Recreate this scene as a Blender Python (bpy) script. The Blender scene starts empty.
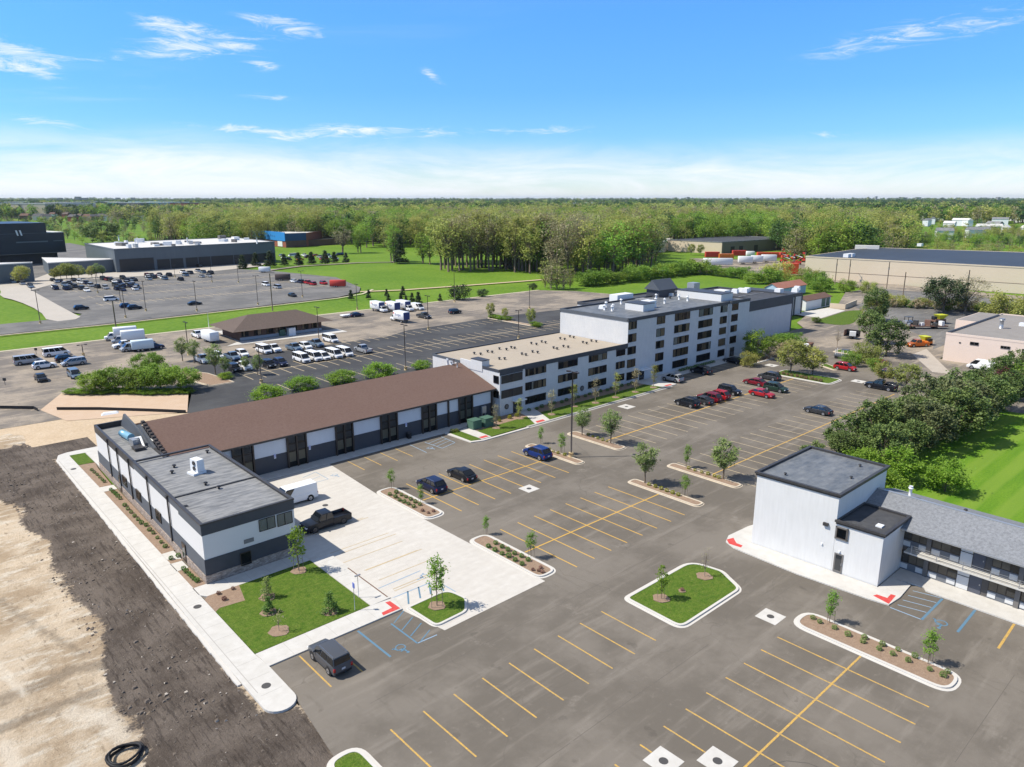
import bpy, bmesh, math, random
import numpy as np
from mathutils import Vector, Matrix, noise as mnoise
random.seed(7); RNG = np.random.default_rng(7)
scene = bpy.context.scene
COL = scene.collection
R = math.radians
H = 37.0                      # height of the camera above the car park, metres
F_PX, CX, CY, HY = 728.5, 512.0, 383.5, 198.5
AZ = R(47.7)                  # the site grid (x along the long facades) against the viewing direction
PITCH = math.atan((CY - HY) / F_PX)

def gp(px, py, z=0.0):
    """ground position (site metres) of a surveyed point of the photograph"""
    dx = (px - CX) / F_PX; dy = -(py - CY) / F_PX
    fw = math.cos(PITCH) + dy * math.sin(PITCH); up = -math.sin(PITCH) + dy * math.cos(PITCH)
    t = (z - H) / up; r = dx * t; F = fw * t
    return (r * math.sin(AZ) + F * math.cos(AZ), -r * math.cos(AZ) + F * math.sin(AZ))
def gl(ox, oy, s, *pts): return [gp(ox + a / s, oy + b / s) for a, b in pts]
def hgt(base, topy):
    """height of something standing at pixel base whose top is at image row topy"""
    x, y = gp(*base)
    r = x * math.sin(AZ) - y * math.cos(AZ); F = x * math.cos(AZ) + y * math.sin(AZ)
    k = (CY - topy) / F_PX       # v/d
    # u: v = F sin + u cos ; d = F cos - u sin
    u = (k * F * math.cos(PITCH) - F * math.sin(PITCH)) / (math.cos(PITCH) + k * math.sin(PITCH))
    return max(0.3, u + H)

# ------------------------------------------------------------------ materials
MATS = {}
def nt_mat(name):
    m = bpy.data.materials.new(name); m.use_nodes = True
    nt = m.node_tree; b = nt.nodes['Principled BSDF']
    return m, nt, b
def mat(name, col, rough=0.7, metal=0.0, spec=0.3, noise=None, bump=None, coat=0.0, var=0.0):
    """noise = (scale, amount, second colour or None); several may be given as a list"""
    if name in MATS: return MATS[name]
    m, nt, b = nt_mat(name)
    b.inputs['Base Color'].default_value = (*col, 1); b.inputs['Roughness'].default_value = rough
    b.inputs['Metallic'].default_value = metal; b.inputs['Specular IOR Level'].default_value = spec
    if coat: b.inputs['Coat Weight'].default_value = coat; b.inputs['Coat Roughness'].default_value = 0.06
    N = nt.nodes; L = nt.links
    if noise or bump: geo = N.new('ShaderNodeNewGeometry')
    last = None
    if noise:
        if not isinstance(noise, list): noise = [noise]
        for it in noise:
            sc, amt, c2 = it[:3]; stretch = it[3] if len(it) > 3 else None
            n = N.new('ShaderNodeTexNoise'); n.inputs['Scale'].default_value = sc
            n.inputs['Detail'].default_value = 5; n.inputs['Roughness'].default_value = 0.62
            src = geo.outputs['Position']
            if stretch:
                mp = N.new('ShaderNodeMapping'); mp.inputs['Scale'].default_value = stretch
                if len(it) > 4: mp.inputs['Rotation'].default_value = (0, 0, it[4])
                L.new(src, mp.inputs['Vector']); src = mp.outputs['Vector']
            L.new(src, n.inputs['Vector'])
            r = N.new('ShaderNodeMapRange'); r.inputs['From Min'].default_value = 0.35; r.inputs['From Max'].default_value = 0.65
            L.new(n.outputs['Fac'], r.inputs['Value'])
            mx = N.new('ShaderNodeMix'); mx.data_type = 'RGBA'
            if last is None: mx.inputs['A'].default_value = (*col, 1)
            else: L.new(last, mx.inputs['A'])
            if c2 is None:
                mx.blend_type = 'MULTIPLY'; mx.inputs['B'].default_value = (1 - amt, 1 - amt, 1 - amt, 1)
                L.new(r.outputs['Result'], mx.inputs['Factor'])
            else:
                mx.inputs['B'].default_value = (*c2, 1)
                k = N.new('ShaderNodeMath'); k.operation = 'MULTIPLY'; k.inputs[1].default_value = amt
                L.new(r.outputs['Result'], k.inputs[0]); L.new(k.outputs[0], mx.inputs['Factor'])
            last = mx.outputs['Result']
    if var:
        oi = N.new('ShaderNodeObjectInfo'); hs = N.new('ShaderNodeHueSaturation')
        r = N.new('ShaderNodeMapRange'); r.inputs['To Min'].default_value = 1 - var; r.inputs['To Max'].default_value = 1 + var
        L.new(oi.outputs['Random'], r.inputs['Value']); L.new(r.outputs['Result'], hs.inputs['Value'])
        if last is None: hs.inputs['Color'].default_value = (*col, 1)
        else: L.new(last, hs.inputs['Color'])
        last = hs.outputs['Color']
    if last is not None: L.new(last, b.inputs['Base Color'])
    if bump:
        n = N.new('ShaderNodeTexNoise'); n.inputs['Scale'].default_value = bump[0]; n.inputs['Detail'].default_value = 4
        L.new(geo.outputs['Position'], n.inputs['Vector'])
        bp = N.new('ShaderNodeBump'); bp.inputs['Strength'].default_value = bump[1]; bp.inputs['Distance'].default_value = bump[2]
        L.new(n.outputs['Fac'], bp.inputs['Height']); L.new(bp.outputs['Normal'], b.inputs['Normal'])
    MATS[name] = m
    return m
def glass_mat(name, tint=(0.02, 0.025, 0.03), rough=0.05):
    if name in MATS: return MATS[name]
    m, nt, b = nt_mat(name)
    b.inputs['Base Color'].default_value = (*tint, 1); b.inputs['Roughness'].default_value = rough
    b.inputs['Specular IOR Level'].default_value = 0.8
    MATS[name] = m; return m
def pane_mat():
    if 'window_pane' in MATS: return MATS['window_pane']
    m, nt, b = nt_mat('window_pane'); N = nt.nodes; L = nt.links
    b.inputs['Base Color'].default_value = (0.01, 0.012, 0.015, 1); b.inputs['Roughness'].default_value = 0.04
    b.inputs['Specular IOR Level'].default_value = 0.7
    t = N.new('ShaderNodeBsdfTransparent'); t.inputs[0].default_value = (0.75, 0.78, 0.8, 1)
    mx = N.new('ShaderNodeMixShader'); fr = N.new('ShaderNodeFresnel'); fr.inputs['IOR'].default_value = 1.5
    a = N.new('ShaderNodeMath'); a.operation = 'ADD'; a.inputs[1].default_value = 0.05; L.new(fr.outputs[0], a.inputs[0])
    L.new(a.outputs[0], mx.inputs[0]); L.new(t.outputs[0], mx.inputs[1]); L.new(b.outputs[0], mx.inputs[2])
    L.new(mx.outputs[0], N['Material Output'].inputs['Surface'])
    MATS['window_pane'] = m; return m
def leaf_mat(name, c1, c2, c3=None, transl=0.35, var=0.12, scale=0.6):
    if name in MATS: return MATS[name]
    m, nt, b = nt_mat(name); N = nt.nodes; L = nt.links
    at = N.new('ShaderNodeAttribute'); at.attribute_name = 'tone'
    tx = N.new('ShaderNodeMix'); tx.data_type = 'RGBA'; tx.inputs['A'].default_value = (*c1, 1); tx.inputs['B'].default_value = (*c2, 1)
    L.new(at.outputs['Fac'], tx.inputs['Factor'])
    oi = N.new('ShaderNodeObjectInfo'); hs = N.new('ShaderNodeHueSaturation')
    r = N.new('ShaderNodeMapRange'); r.inputs['To Min'].default_value = 1 - var; r.inputs['To Max'].default_value = 1 + var
    L.new(oi.outputs['Random'], r.inputs['Value']); L.new(r.outputs['Result'], hs.inputs['Value'])
    r2 = N.new('ShaderNodeMapRange'); r2.inputs['To Min'].default_value = 0.5 - var * 0.07; r2.inputs['To Max'].default_value = 0.5 + var * 0.07
    ml = N.new('ShaderNodeMath'); ml.operation = 'FRACT'; m2 = N.new('ShaderNodeMath'); m2.operation = 'MULTIPLY'; m2.inputs[1].default_value = 7.31
    L.new(oi.outputs['Random'], m2.inputs[0]); L.new(m2.outputs[0], ml.inputs[0]); L.new(ml.outputs[0], r2.inputs['Value'])
    L.new(r2.outputs['Result'], hs.inputs['Hue']); L.new(tx.outputs['Result'], hs.inputs['Color'])
    L.new(hs.outputs['Color'], b.inputs['Base Color']); b.inputs['Roughness'].default_value = 0.6; b.inputs['Specular IOR Level'].default_value = 0.25
    tr = N.new('ShaderNodeBsdfTranslucent'); L.new(hs.outputs['Color'], tr.inputs['Color'])
    mx = N.new('ShaderNodeMixShader'); mx.inputs[0].default_value = transl
    L.new(b.outputs[0], mx.inputs[1]); L.new(tr.outputs[0], mx.inputs[2]); L.new(mx.outputs[0], N['Material Output'].inputs['Surface'])
    MATS[name] = m; return m

# ------------------------------------------------------------------ objects
def link(o, parent=None):
    COL.objects.link(o)
    if parent is not None: o.parent = parent
    return o
def tag(o, label=None, cat=None, group=None, kind=None):
    if label: o['label'] = label
    if cat: o['category'] = cat
    if group: o['group'] = group
    if kind: o['kind'] = kind
    return o
def empty(name, loc, rz=0.0, label=None, cat=None, group=None):
    o = bpy.data.objects.new(name, None); o.empty_display_size = 0.2
    o.location = (loc[0], loc[1], loc[2] if len(loc) > 2 else 0.0); o.rotation_euler = (0, 0, rz)
    COL.objects.link(o); return tag(o, label, cat, group)
def mesh_obj(name, me, parent=None, loc=None):
    o = bpy.data.objects.new(name, me); link(o, parent)
    if loc is not None: o.location = loc
    return o
def copy_tree(o, parent=None):
    c = o.copy(); COL.objects.link(c)
    if parent is not None: c.parent = parent
    for ch in o.children: copy_tree(ch, c)
    return c
def dup(src, loc, rz, label, group=None, sc=None):
    c = copy_tree(src); c.location = (loc[0], loc[1], loc[2] if len(loc) > 2 else 0.0); c.rotation_euler = (0, 0, rz)
    if sc is not None: c.scale = sc if hasattr(sc, '__len__') else (sc, sc, sc)
    c['label'] = label
    if group: c['group'] = group
    elif 'group' in c: del c['group']
    return c

class Fr:
    """local frame of a facade: s along, z up, d outward (to the right of p0->p1)"""
    def __init__(s, p0, p1, z=0.0):
        s.p0 = Vector((p0[0], p0[1])); d = Vector((p1[0] - p0[0], p1[1] - p0[1])); s.len = d.length
        s.u = d.normalized(); s.n = Vector((s.u.y, -s.u.x)); s.z = z
    def __call__(s, a, d, z):
        p = s.p0 + s.u * a + s.n * d
        return (p.x, p.y, z + s.z)
class MB:
    def __init__(s): s.v = []; s.f = []; s.m = []; s.mats = []; s.smooth = []
    def mi(s, m):
        if m not in s.mats: s.mats.append(m)
        return s.mats.index(m)
    def face(s, pts, m, sm=False):
        b = len(s.v); s.v += [tuple(p) for p in pts]; s.f.append(tuple(range(b, b + len(pts)))); s.m.append(s.mi(m)); s.smooth.append(sm)
    def hexa(s, b, t, m, caps=True):
        """b,t: equal-length rings bottom and top (CCW from above)"""
        n = len(b); k = len(s.v); s.v += [tuple(p) for p in b] + [tuple(p) for p in t]; mi = s.mi(m)
        for i in range(n):
            j = (i + 1) % n; s.f.append((k + i, k + j, k + n + j, k + n + i)); s.m.append(mi); s.smooth.append(False)
        if caps:
            s.f.append(tuple(k + n + i for i in range(n))); s.m.append(mi); s.smooth.append(False)
            s.f.append(tuple(k + n - 1 - i for i in range(n))); s.m.append(mi); s.smooth.append(False)
    def box(s, x0, x1, y0, y1, z0, z1, m):
        b = [(x0, y0, z0), (x1, y0, z0), (x1, y1, z0), (x0, y1, z0)]
        s.hexa(b, [(x, y, z1) for x, y, z in b], m)
    def obox(s, c, hx, hy, z0, z1, ang, m, tx=1.0, ty=1.0):
        ca, sa = math.cos(ang), math.sin(ang)
        def q(a, b, z): return (c[0] + a * ca - b * sa, c[1] + a * sa + b * ca, z)
        s.hexa([q(-hx, -hy, z0), q(hx, -hy, z0), q(hx, hy, z0), q(-hx, hy, z0)],
               [q(-hx * tx, -hy * ty, z1), q(hx * tx, -hy * ty, z1), q(hx * tx, hy * ty, z1), q(-hx * tx, hy * ty, z1)], m)
    def fbox(s, fr, s0, s1, z0, z1, d0, d1, m):
        b = [fr(s0, d1, z0), fr(s1, d1, z0), fr(s1, d0, z0), fr(s0, d0, z0)]
        s.hexa(b, [fr(s0, d1, z1), fr(s1, d1, z1), fr(s1, d0, z1), fr(s0, d0, z1)], m)
    def prism(s, poly, z0, z1, m):
        a = sum(poly[i][0] * poly[(i + 1) % len(poly)][1] - poly[(i + 1) % len(poly)][0] * poly[i][1] for i in range(len(poly)))
        if a < 0: poly = poly[::-1]
        s.hexa([(x, y, z0) for x, y in poly], [(x, y, z1) for x, y in poly], m)
    def sheet(s, poly, z, m):
        a = sum(poly[i][0] * poly[(i + 1) % len(poly)][1] - poly[(i + 1) % len(poly)][0] * poly[i][1] for i in range(len(poly)))
        if a < 0: poly = poly[::-1]
        s.face([(x, y, z) for x, y in poly], m)
    def ring(s, outer, inner, z0, z1, m):
        n = len(outer); k = len(s.v); mi = s.mi(m)
        for P, z in ((outer, z0), (outer, z1), (inner, z1), (inner, z0)): s.v += [(x, y, z) for x, y in P]
        for a in range(3):
            for i in range(n):
                j = (i + 1) % n
                s.f.append((k + a * n + i, k + a * n + j, k + (a + 1) * n + j, k + (a + 1) * n + i)); s.m.append(mi); s.smooth.append(False)
    def tube(s, pts, rads, m, n=8, sm=True, cap=True):
        pts = [Vector(p) for p in pts]
        if not hasattr(rads, '__len__'): rads = [rads] * len(pts)
        k = len(s.v); mi = s.mi(m)
        for i, p in enumerate(pts):
            d = (pts[min(i + 1, len(pts) - 1)] - pts[max(i - 1, 0)]).normalized()
            a = d.cross(Vector((0, 0, 1)) if abs(d.z) < 0.9 else Vector((1, 0, 0))).normalized(); b = d.cross(a)
            for j in range(n):
                t = 2 * math.pi * j / n; q = p + (a * math.cos(t) + b * math.sin(t)) * rads[i]; s.v.append(tuple(q))
        for i in range(len(pts) - 1):
            for j in range(n):
                j2 = (j + 1) % n; s.f.append((k + i * n + j, k + i * n + j2, k + (i + 1) * n + j2, k + (i + 1) * n + j)); s.m.append(mi); s.smooth.append(sm)
        if cap:
            s.f.append(tuple(k + j for j in range(n))); s.m.append(mi); s.smooth.append(False)
            e = k + (len(pts) - 1) * n; s.f.append(tuple(e + n - 1 - j for j in range(n))); s.m.append(mi); s.smooth.append(False)
    def mesh(s, name, bevel=0.0, seg=2):
        me = bpy.data.meshes.new(name); me.from_pydata(s.v, [], s.f)
        for m in s.mats: me.materials.append(m)
        me.polygons.foreach_set('material_index', s.m); me.polygons.foreach_set('use_smooth', s.smooth)
        bm = bmesh.new(); bm.from_mesh(me)
        if bevel:
            bmesh.ops.remove_doubles(bm, verts=bm.verts, dist=1e-4)
            bmesh.ops.recalc_face_normals(bm, faces=bm.faces)
            ed = [e for e in bm.edges if len(e.link_faces) == 2 and e.calc_face_angle(0) > 0.35]
            bmesh.ops.bevel(bm, geom=ed, offset=bevel, segments=seg, affect='EDGES', profile=0.6, clamp_overlap=True)
            for f in bm.faces: f.smooth = True
        else: bmesh.ops.recalc_face_normals(bm, faces=bm.faces) if False else None
        bm.to_mesh(me); bm.free()
        me.update(); return me
    def build(s, name, parent=None, bevel=0.0, seg=2, loc=None):
        return mesh_obj(name, s.mesh(name, bevel, seg), parent, loc)
def struct(name, mb, z=None):
    o = mb.build(name); o['kind'] = 'structure'; return o

def round_poly(pts, r, seg=6):
    out = []; n = len(pts)
    for i in range(n):
        rr = r[i] if hasattr(r, '__len__') else r
        p = Vector(pts[i]); a = Vector(pts[i - 1]) - p; b = Vector(pts[(i + 1) % n]) - p
        if rr <= 0: out.append(tuple(p)); continue
        an = a.angle(b); t = min(rr / math.tan(an / 2), a.length * 0.499, b.length * 0.499)
        p0 = p + a.normalized() * t; p1 = p + b.normalized() * t
        for k in range(seg + 1):
            u = k / seg
            out.append(tuple(p0 * (1 - u) ** 2 + p * 2 * u * (1 - u) * 1.0 + p1 * u ** 2))
    # ease the quadratic toward a circle-like arc is not needed at this size
    return out
def offset(poly, d):
    """positive d shrinks"""
    n = len(poly); a = sum(poly[i][0] * poly[(i + 1) % n][1] - poly[(i + 1) % n][0] * poly[i][1] for i in range(n))
    sg = 1 if a > 0 else -1; out = []
    for i in range(n):
        p = Vector(poly[i]); e0 = (p - Vector(poly[i - 1])); e1 = (Vector(poly[(i + 1) % n]) - p)
        if e0.length < 1e-6: e0 = e1
        if e1.length < 1e-6: e1 = e0
        e0.normalize(); e1.normalize()
        n0 = Vector((-e0.y, e0.x)) * sg; n1 = Vector((-e1.y, e1.x)) * sg; nn = (n0 + n1)
        if nn.length < 1e-6: nn = n0
        nn.normalize(); k = 1 / max(0.4, nn.dot(n0)); q = p + nn * d * k; out.append((q.x, q.y))
    return out
def inside(poly, x, y):
    c = False; n = len(poly)
    for i in range(n):
        x0, y0 = poly[i]; x1, y1 = poly[i - 1]
        if (y0 > y) != (y1 > y) and x < (x1 - x0) * (y - y0) / (y1 - y0) + x0: c = not c
    return c
def chaikin(p, it=2):
    for _ in range(it):
        q = []
        for i in range(len(p)):
            a = p[i]; b = p[(i + 1) % len(p)]
            q += [(a[0] * .75 + b[0] * .25, a[1] * .75 + b[1] * .25), (a[0] * .25 + b[0] * .75, a[1] * .25 + b[1] * .75)]
        p = q
    return p
# ================================================================== ground
M_grass = mat('lawn_grass', (0.052, 0.125, 0.010), 0.9, spec=0.1, noise=[(0.35, 1.0, (0.115, 0.19, 0.02)), (0.8, .8, (.035, .09, .008), (3.0, .5, 1), R(20)), (1.5, 0.75, (0.19, 0.215, 0.045), (1, 1.8, 1)), (4.0, .6, (.14, .21, .03)), (12.0, 0.8, (0.025, 0.065, 0.006))], bump=(14, 0.6, 0.05))
def ground_mat():
    m, nt, b = nt_mat('open_ground'); N = nt.nodes; L = nt.links
    geo = N.new('ShaderNodeNewGeometry')
    def noise(sc, det=5):
        n = N.new('ShaderNodeTexNoise'); n.inputs['Scale'].default_value = sc; n.inputs['Detail'].default_value = det
        L.new(geo.outputs['Position'], n.inputs['Vector']); return n
    r = N.new('ShaderNodeValToRGB'); L.new(noise(0.022, 8).outputs['Fac'], r.inputs[0])
    e = r.color_ramp.elements; e[0].position = 0.38; e[0].color = (0.080, 0.165, 0.013, 1); e[1].position = 0.62; e[1].color = (0.150, 0.235, 0.026, 1)
    r2 = N.new('ShaderNodeValToRGB'); L.new(noise(0.9).outputs['Fac'], r2.inputs[0])
    e = r2.color_ramp.elements; e[0].position = 0.4; e[0].color = (0.085, 0.17, 0.013, 1); e[1].position = 0.65; e[1].color = (0.165, 0.25, 0.032, 1)
    mx = N.new('ShaderNodeMix'); mx.data_type = 'RGBA'; mx.inputs['Factor'].default_value = 0.5
    L.new(r.outputs[0], mx.inputs['A']); L.new(r2.outputs[0], mx.inputs['B']); L.new(mx.outputs['Result'], b.inputs['Base Color'])
    b.inputs['Roughness'].default_value = 0.9; b.inputs['Specular IOR Level'].default_value = 0.1
    return m
M_ground = ground_mat()
def asphalt_mat(name, c0, c1, c2, streak=1.0, stain=True):
    m, nt, b = nt_mat(name); N = nt.nodes; L = nt.links
    geo = N.new('ShaderNodeNewGeometry')
    def noise(sc, det=6, rough=0.65, scale=None, rot=0):
        n = N.new('ShaderNodeTexNoise'); n.inputs['Scale'].default_value = sc; n.inputs['Detail'].default_value = det; n.inputs['Roughness'].default_value = rough
        src = geo.outputs['Position']
        if scale:
            mp = N.new('ShaderNodeMapping'); mp.inputs['Scale'].default_value = scale; mp.inputs['Rotation'].default_value = (0, 0, rot)
            L.new(src, mp.inputs['Vector']); src = mp.outputs['Vector']
        L.new(src, n.inputs['Vector']); return n.outputs['Fac']
    def rng(s, a, bb, c=0.0, d=1.0):
        r = N.new('ShaderNodeMapRange'); r.interpolation_type = 'SMOOTHSTEP'; r.inputs['From Min'].default_value = a; r.inputs['From Max'].default_value = bb
        r.inputs['To Min'].default_value = c; r.inputs['To Max'].default_value = d; L.new(s, r.inputs['Value']); return r.outputs['Result']
    def mixc(f, a, bcol, mode='MIX'):
        mx = N.new('ShaderNodeMix'); mx.data_type = 'RGBA'; mx.blend_type = mode
        L.new(f, mx.inputs['Factor'])
        if hasattr(a, 'links') or hasattr(a, 'is_linked'): L.new(a, mx.inputs['A'])
        else: mx.inputs['A'].default_value = (*a, 1)
        mx.inputs['B'].default_value = (*bcol, 1); return mx.outputs['Result']
    col = mixc(rng(noise(0.07), 0.42, 0.6), tuple(x * .86 for x in c0), c1)
    col = mixc(rng(noise(0.10, 5, 0.6, (1.0, 7.0, 1.0)), 0.50, 0.72, 0, 0.6 * streak), col, c2)      # tyre-polished lanes along x
    col = mixc(rng(noise(0.35, 6, 0.7, (3.5, 0.6, 1.0)), 0.55, 0.72, 0, 0.5 * streak), col, tuple(x * .82 for x in c0))
    col = mixc(rng(noise(1.1, 7, 0.8), 0.56, 0.70, 0, 0.5), col, c2)
    col = mixc(rng(noise(0.16, 7, 0.75), 0.60, 0.72, 0, 0.5), col, tuple(x * 1.18 for x in c2))
    col = mixc(rng(noise(26.0, 2, 0.7), 0.35, 0.7, 0, 0.5), col, tuple(x * 0.6 for x in c0))
    if stain:
        col = mixc(rng(noise(0.55, 3, 0.5), 0.665, 0.72, 0, 0.35), col, tuple(x * 0.45 for x in c0))
        # hairline cracks and paving seams
        v = N.new('ShaderNodeTexVoronoi'); v.feature = 'DISTANCE_TO_EDGE'; v.inputs['Scale'].default_value = 0.05
        dm = N.new('ShaderNodeTexNoise'); dm.inputs['Scale'].default_value = 0.4; L.new(geo.outputs['Position'], dm.inputs['Vector'])
        ad = N.new('ShaderNodeVectorMath'); ad.operation = 'MULTIPLY_ADD'; ad.inputs[1].default_value = (3, 3, 0)
        L.new(dm.outputs['Color'], ad.inputs[0]); L.new(geo.outputs['Position'], ad.inputs[2]); L.new(ad.outputs[0], v.inputs['Vector'])
        col = mixc(rng(v.outputs['Distance'], 0.0, 0.0025, 0.35, 0.0), col, tuple(x * 0.55 for x in c0))
    L.new(col, b.inputs['Base Color']); b.inputs['Roughness'].default_value = 0.85; b.inputs['Specular IOR Level'].default_value = 0.2
    bp = N.new('ShaderNodeBump'); bp.inputs['Strength'].default_value = 0.25; bp.inputs['Distance'].default_value = 0.01
    L.new(noise(60, 2), bp.inputs['Height']); L.new(bp.outputs['Normal'], b.inputs['Normal'])
    return m
M_asph = asphalt_mat('weathered_asphalt', (0.162, 0.141, 0.115), (0.200, 0.176, 0.146), (0.262, 0.232, 0.194))
M_asph_old = asphalt_mat('old_pale_asphalt', (0.20, 0.175, 0.148), (0.34, 0.285, 0.22), (0.46, 0.38, 0.29), streak=1.3)
M_asph_far = asphalt_mat('grey_lot_asphalt', (0.155, 0.150, 0.142), (0.195, 0.186, 0.172), (0.31, 0.285, 0.25), stain=False)
M_asph_dark = asphalt_mat('dark_sealed_asphalt', (0.062, 0.062, 0.064), (0.08, 0.08, 0.08), (0.105, 0.1, 0.095), streak=0.6)
M_conc = mat('new_concrete', (0.59, 0.56, 0.51), 0.8, noise=[(0.10, 0.7, (0.52, 0.49, 0.44)), (0.4, 0.5, (0.45, 0.415, 0.365), (1, 4, 1)), (1.3, .3, (.40, .365, .32)), (7, 0.3, (0.50, 0.465, 0.41))])
M_walk = mat('sidewalk_concrete', (0.58, 0.56, 0.52), 0.8, noise=[(0.25, 0.6, (0.51, 0.49, 0.45)), (1.1, .4, (.40, .375, .33)), (5, 0.3, (0.50, 0.475, 0.43))])
M_kerb = mat('kerb_concrete', (0.56, 0.535, 0.49), 0.8, noise=[(2, 0.25, (0.50, 0.475, 0.43)), (.4, .3, (.48, .45, .41))])
M_kerb_old = mat('weathered_kerb', (0.55, 0.47, 0.36), 0.85, noise=[(1.2, 0.5, (0.42, 0.36, 0.28))])
M_joint = mat('joint_line', (0.36, 0.34, 0.31), 0.9)
M_joint_lt = mat('control_joint', (0.50, 0.475, 0.43), 0.9)
M_mulch = mat('mulch', (0.30, 0.205, 0.14), 0.95, noise=[(3, 0.6, (0.42, 0.31, 0.22)), (12, 0.6, (0.16, 0.105, 0.07))], bump=(20, 0.8, 0.06))
M_yel = mat('yellow_paint', (0.62, 0.36, 0.06), 0.7, noise=[(3.5, 0.4, (0.44, 0.30, 0.10))])
M_yel_new = mat('bright_yellow_paint', (0.70, 0.40, 0.05), 0.7, noise=[(0.8, 0.7, (0.48, 0.31, 0.09)), (7.0, 0.8, (0.27, 0.21, 0.12))])
M_paleyel = mat('faded_paint', (0.50, 0.40, 0.25), 0.8, noise=[(1.5, 0.6, (0.36, 0.29, 0.2))])
M_whitep = mat('white_paint', (0.6, 0.585, 0.54), 0.8, noise=[(1.5, 0.4, (0.4, 0.38, 0.35))])
M_blue = mat('blue_paint', (0.055, 0.20, 0.34), 0.8, noise=[(3, 0.7, (0.13, 0.20, 0.24)), (9, .5, (.16, .17, .165))])
M_bluefade = mat('faded_blue_paint', (0.22, 0.33, 0.45), 0.8, noise=[(2, 0.5, (0.3, 0.34, 0.37))])
M_red = mat('tactile_red', (0.50, 0.045, 0.04), 0.8, noise=[(4, 0.4, (0.6, 0.14, 0.12))])
M_greygravel = mat('tan_gravel', (0.50, 0.36, 0.25), 0.95, noise=[(0.5, 0.5, (0.56, 0.44, 0.33)), (6, 0.3, (0.38, 0.28, 0.19))])
M_iron = mat('cast_iron', (0.09, 0.085, 0.08), 0.6, metal=0.3)
M_black = mat('black_rubber', (0.015, 0.015, 0.016), 0.6)

g = MB(); RAD = 30000; n = 64
g.face([(RAD * math.cos(2 * math.pi * i / n), RAD * math.sin(2 * math.pi * i / n), -0.42) for i in range(n)], M_ground)
struct('ground', g)

lot = MB()
lot.prism([(20.2, 51.7), (20.1, 46.4), (19.3, 39.5), (18.6, 30), (18, -60), (75.2, -60), (75.2, 26), (81.5, 37), (84.5, 43.5), (147, 44.0), (147.6, 50.6), (158, 51.6), (168, 54), (178, 62), (178, 91), (160, 92), (20.2, 91.5)], -0.3, 0.0, M_asph)
struct('parking_lot', lot)
# small gap strip of broken pavement between lot and dark soil
o = MB(); o.sheet([(20.1, 46.5), (19.3, 39.5), (18.6, 30), (14.5, 30), (15.8, 38), (16.9, 46)], -0.03, M_asph_old); pass
o = MB(); o.sheet([(158, 51.8), (168, 54), (178.1, 61.8), (178, 91), (170, 99.5), (207, 99.4), (214, 105), (238, 112.5), (262, 114), (300, 128), (330, 126), (318, 70), (300, 62), (188, 57), (176, 50), (150, 44), (147, 50.6)], -0.02, M_asph_old)
struct('service_drive', o)
o = MB(); o.sheet([(250, 63), (292, 62), (330, 95), (312, 118), (262, 108), (236, 88), (214, 66), (200, 62)], 0.0, M_asph_far); struct('equipment_yard', o)
o = MB(); o.sheet([(190, 63.2), (200, 63.4), (187.6, 56.7), (174.3, 49.5), (173.3, 53.1)], 0.01, mat('worn_apron', (.42, .37, .31), .9, noise=[(.4, .5, (.34, .29, .24))])); struct('concrete_apron', o)
o = MB(); o.sheet(chaikin([(219, 91), (219, 103), (236, 104), (250, 105.5), (256, 102), (240, 97)]), 0.03, M_grass); struct('grass_patch', o)
o = MB(); o.sheet([(228, 104), (229, 115), (252, 113), (250, 106)], 0.02, M_walk); struct('concrete_pad', o)
# back lots
o = MB(); o.sheet([(-60, 146), (28, 141.5), (28, 162), (45, 143.5), (41, 131), (60, 118), (116, 112), (215, 125), (226, 186), (222, 205), (213, 217), (-60, 217.5)], -0.03, M_asph_old); struct('old_car_park', o)
o = MB(); o.sheet([(41, 131), (50, 122), (60, 112), (118, 112), (160, 113), (176, 118), (196, 150), (190, 172), (150, 175.5), (118, 174.5), (108, 170), (78, 171), (60, 170), (52, 166), (47, 150), (45.5, 143.5)], 0.0, M_asph_dark); struct('back_car_park', o)
o = MB(); o.sheet([(22, 150.7), (27.5, 161.5), (46.2, 143.8), (41.2, 131.5), (24, 140)], 0.0, M_greygravel); struct('gravel_pad', o)
o = MB(); o.sheet([(54, 280), (56, 273), (50, 262), (31, 262), (-120, 258), (-120, 245), (63, 246), (140, 254), (154, 262), (163, 276), (176, 320), (166, 379), (145, 414), (100, 421), (65, 406), (60, 392), (57, 384)], -0.02, M_asph_far); struct('far_car_park', o)
M_pale = mat('pale_weathered_concrete', (0.42, 0.385, 0.33), .9, noise=[(.08, .5, (.50, .45, .39)), (.5, .4, (.36, .32, .27))])
o = MB(); o.sheet([gp(*p) for p in [(32, 290), (34, 279), (50, 273), (118, 270.5), (150, 264), (262, 261.5), (266, 263.5), (258, 266.5), (190, 273.5), (115, 277.5), (60, 281), (50, 285)]], 0.03, M_pale); struct('pavement', o)
o = MB(); o.sheet([gp(*p) for p in [(-80, 272), (30, 282), (52, 276), (46, 262), (88, 258), (86, 246), (70, 243), (-80, 250)]], -.04, M_asph_far); struct('pavement', o)
o = MB(); o.sheet(chaikin([(57, 384), (66, 398), (50, 410), (48, 395), (47, 367), (43, 344), (46, 325), (47, 290), (44, 261), (54, 262), (54, 280)], 1), 0.01, M_pale); struct('concrete_path', o)
o = MB(); o.sheet([(-120, 226), (60, 226), (150, 222), (225, 196), (222, 200), (150, 226), (60, 229), (-120, 229)], -0.06, M_grass)
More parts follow.
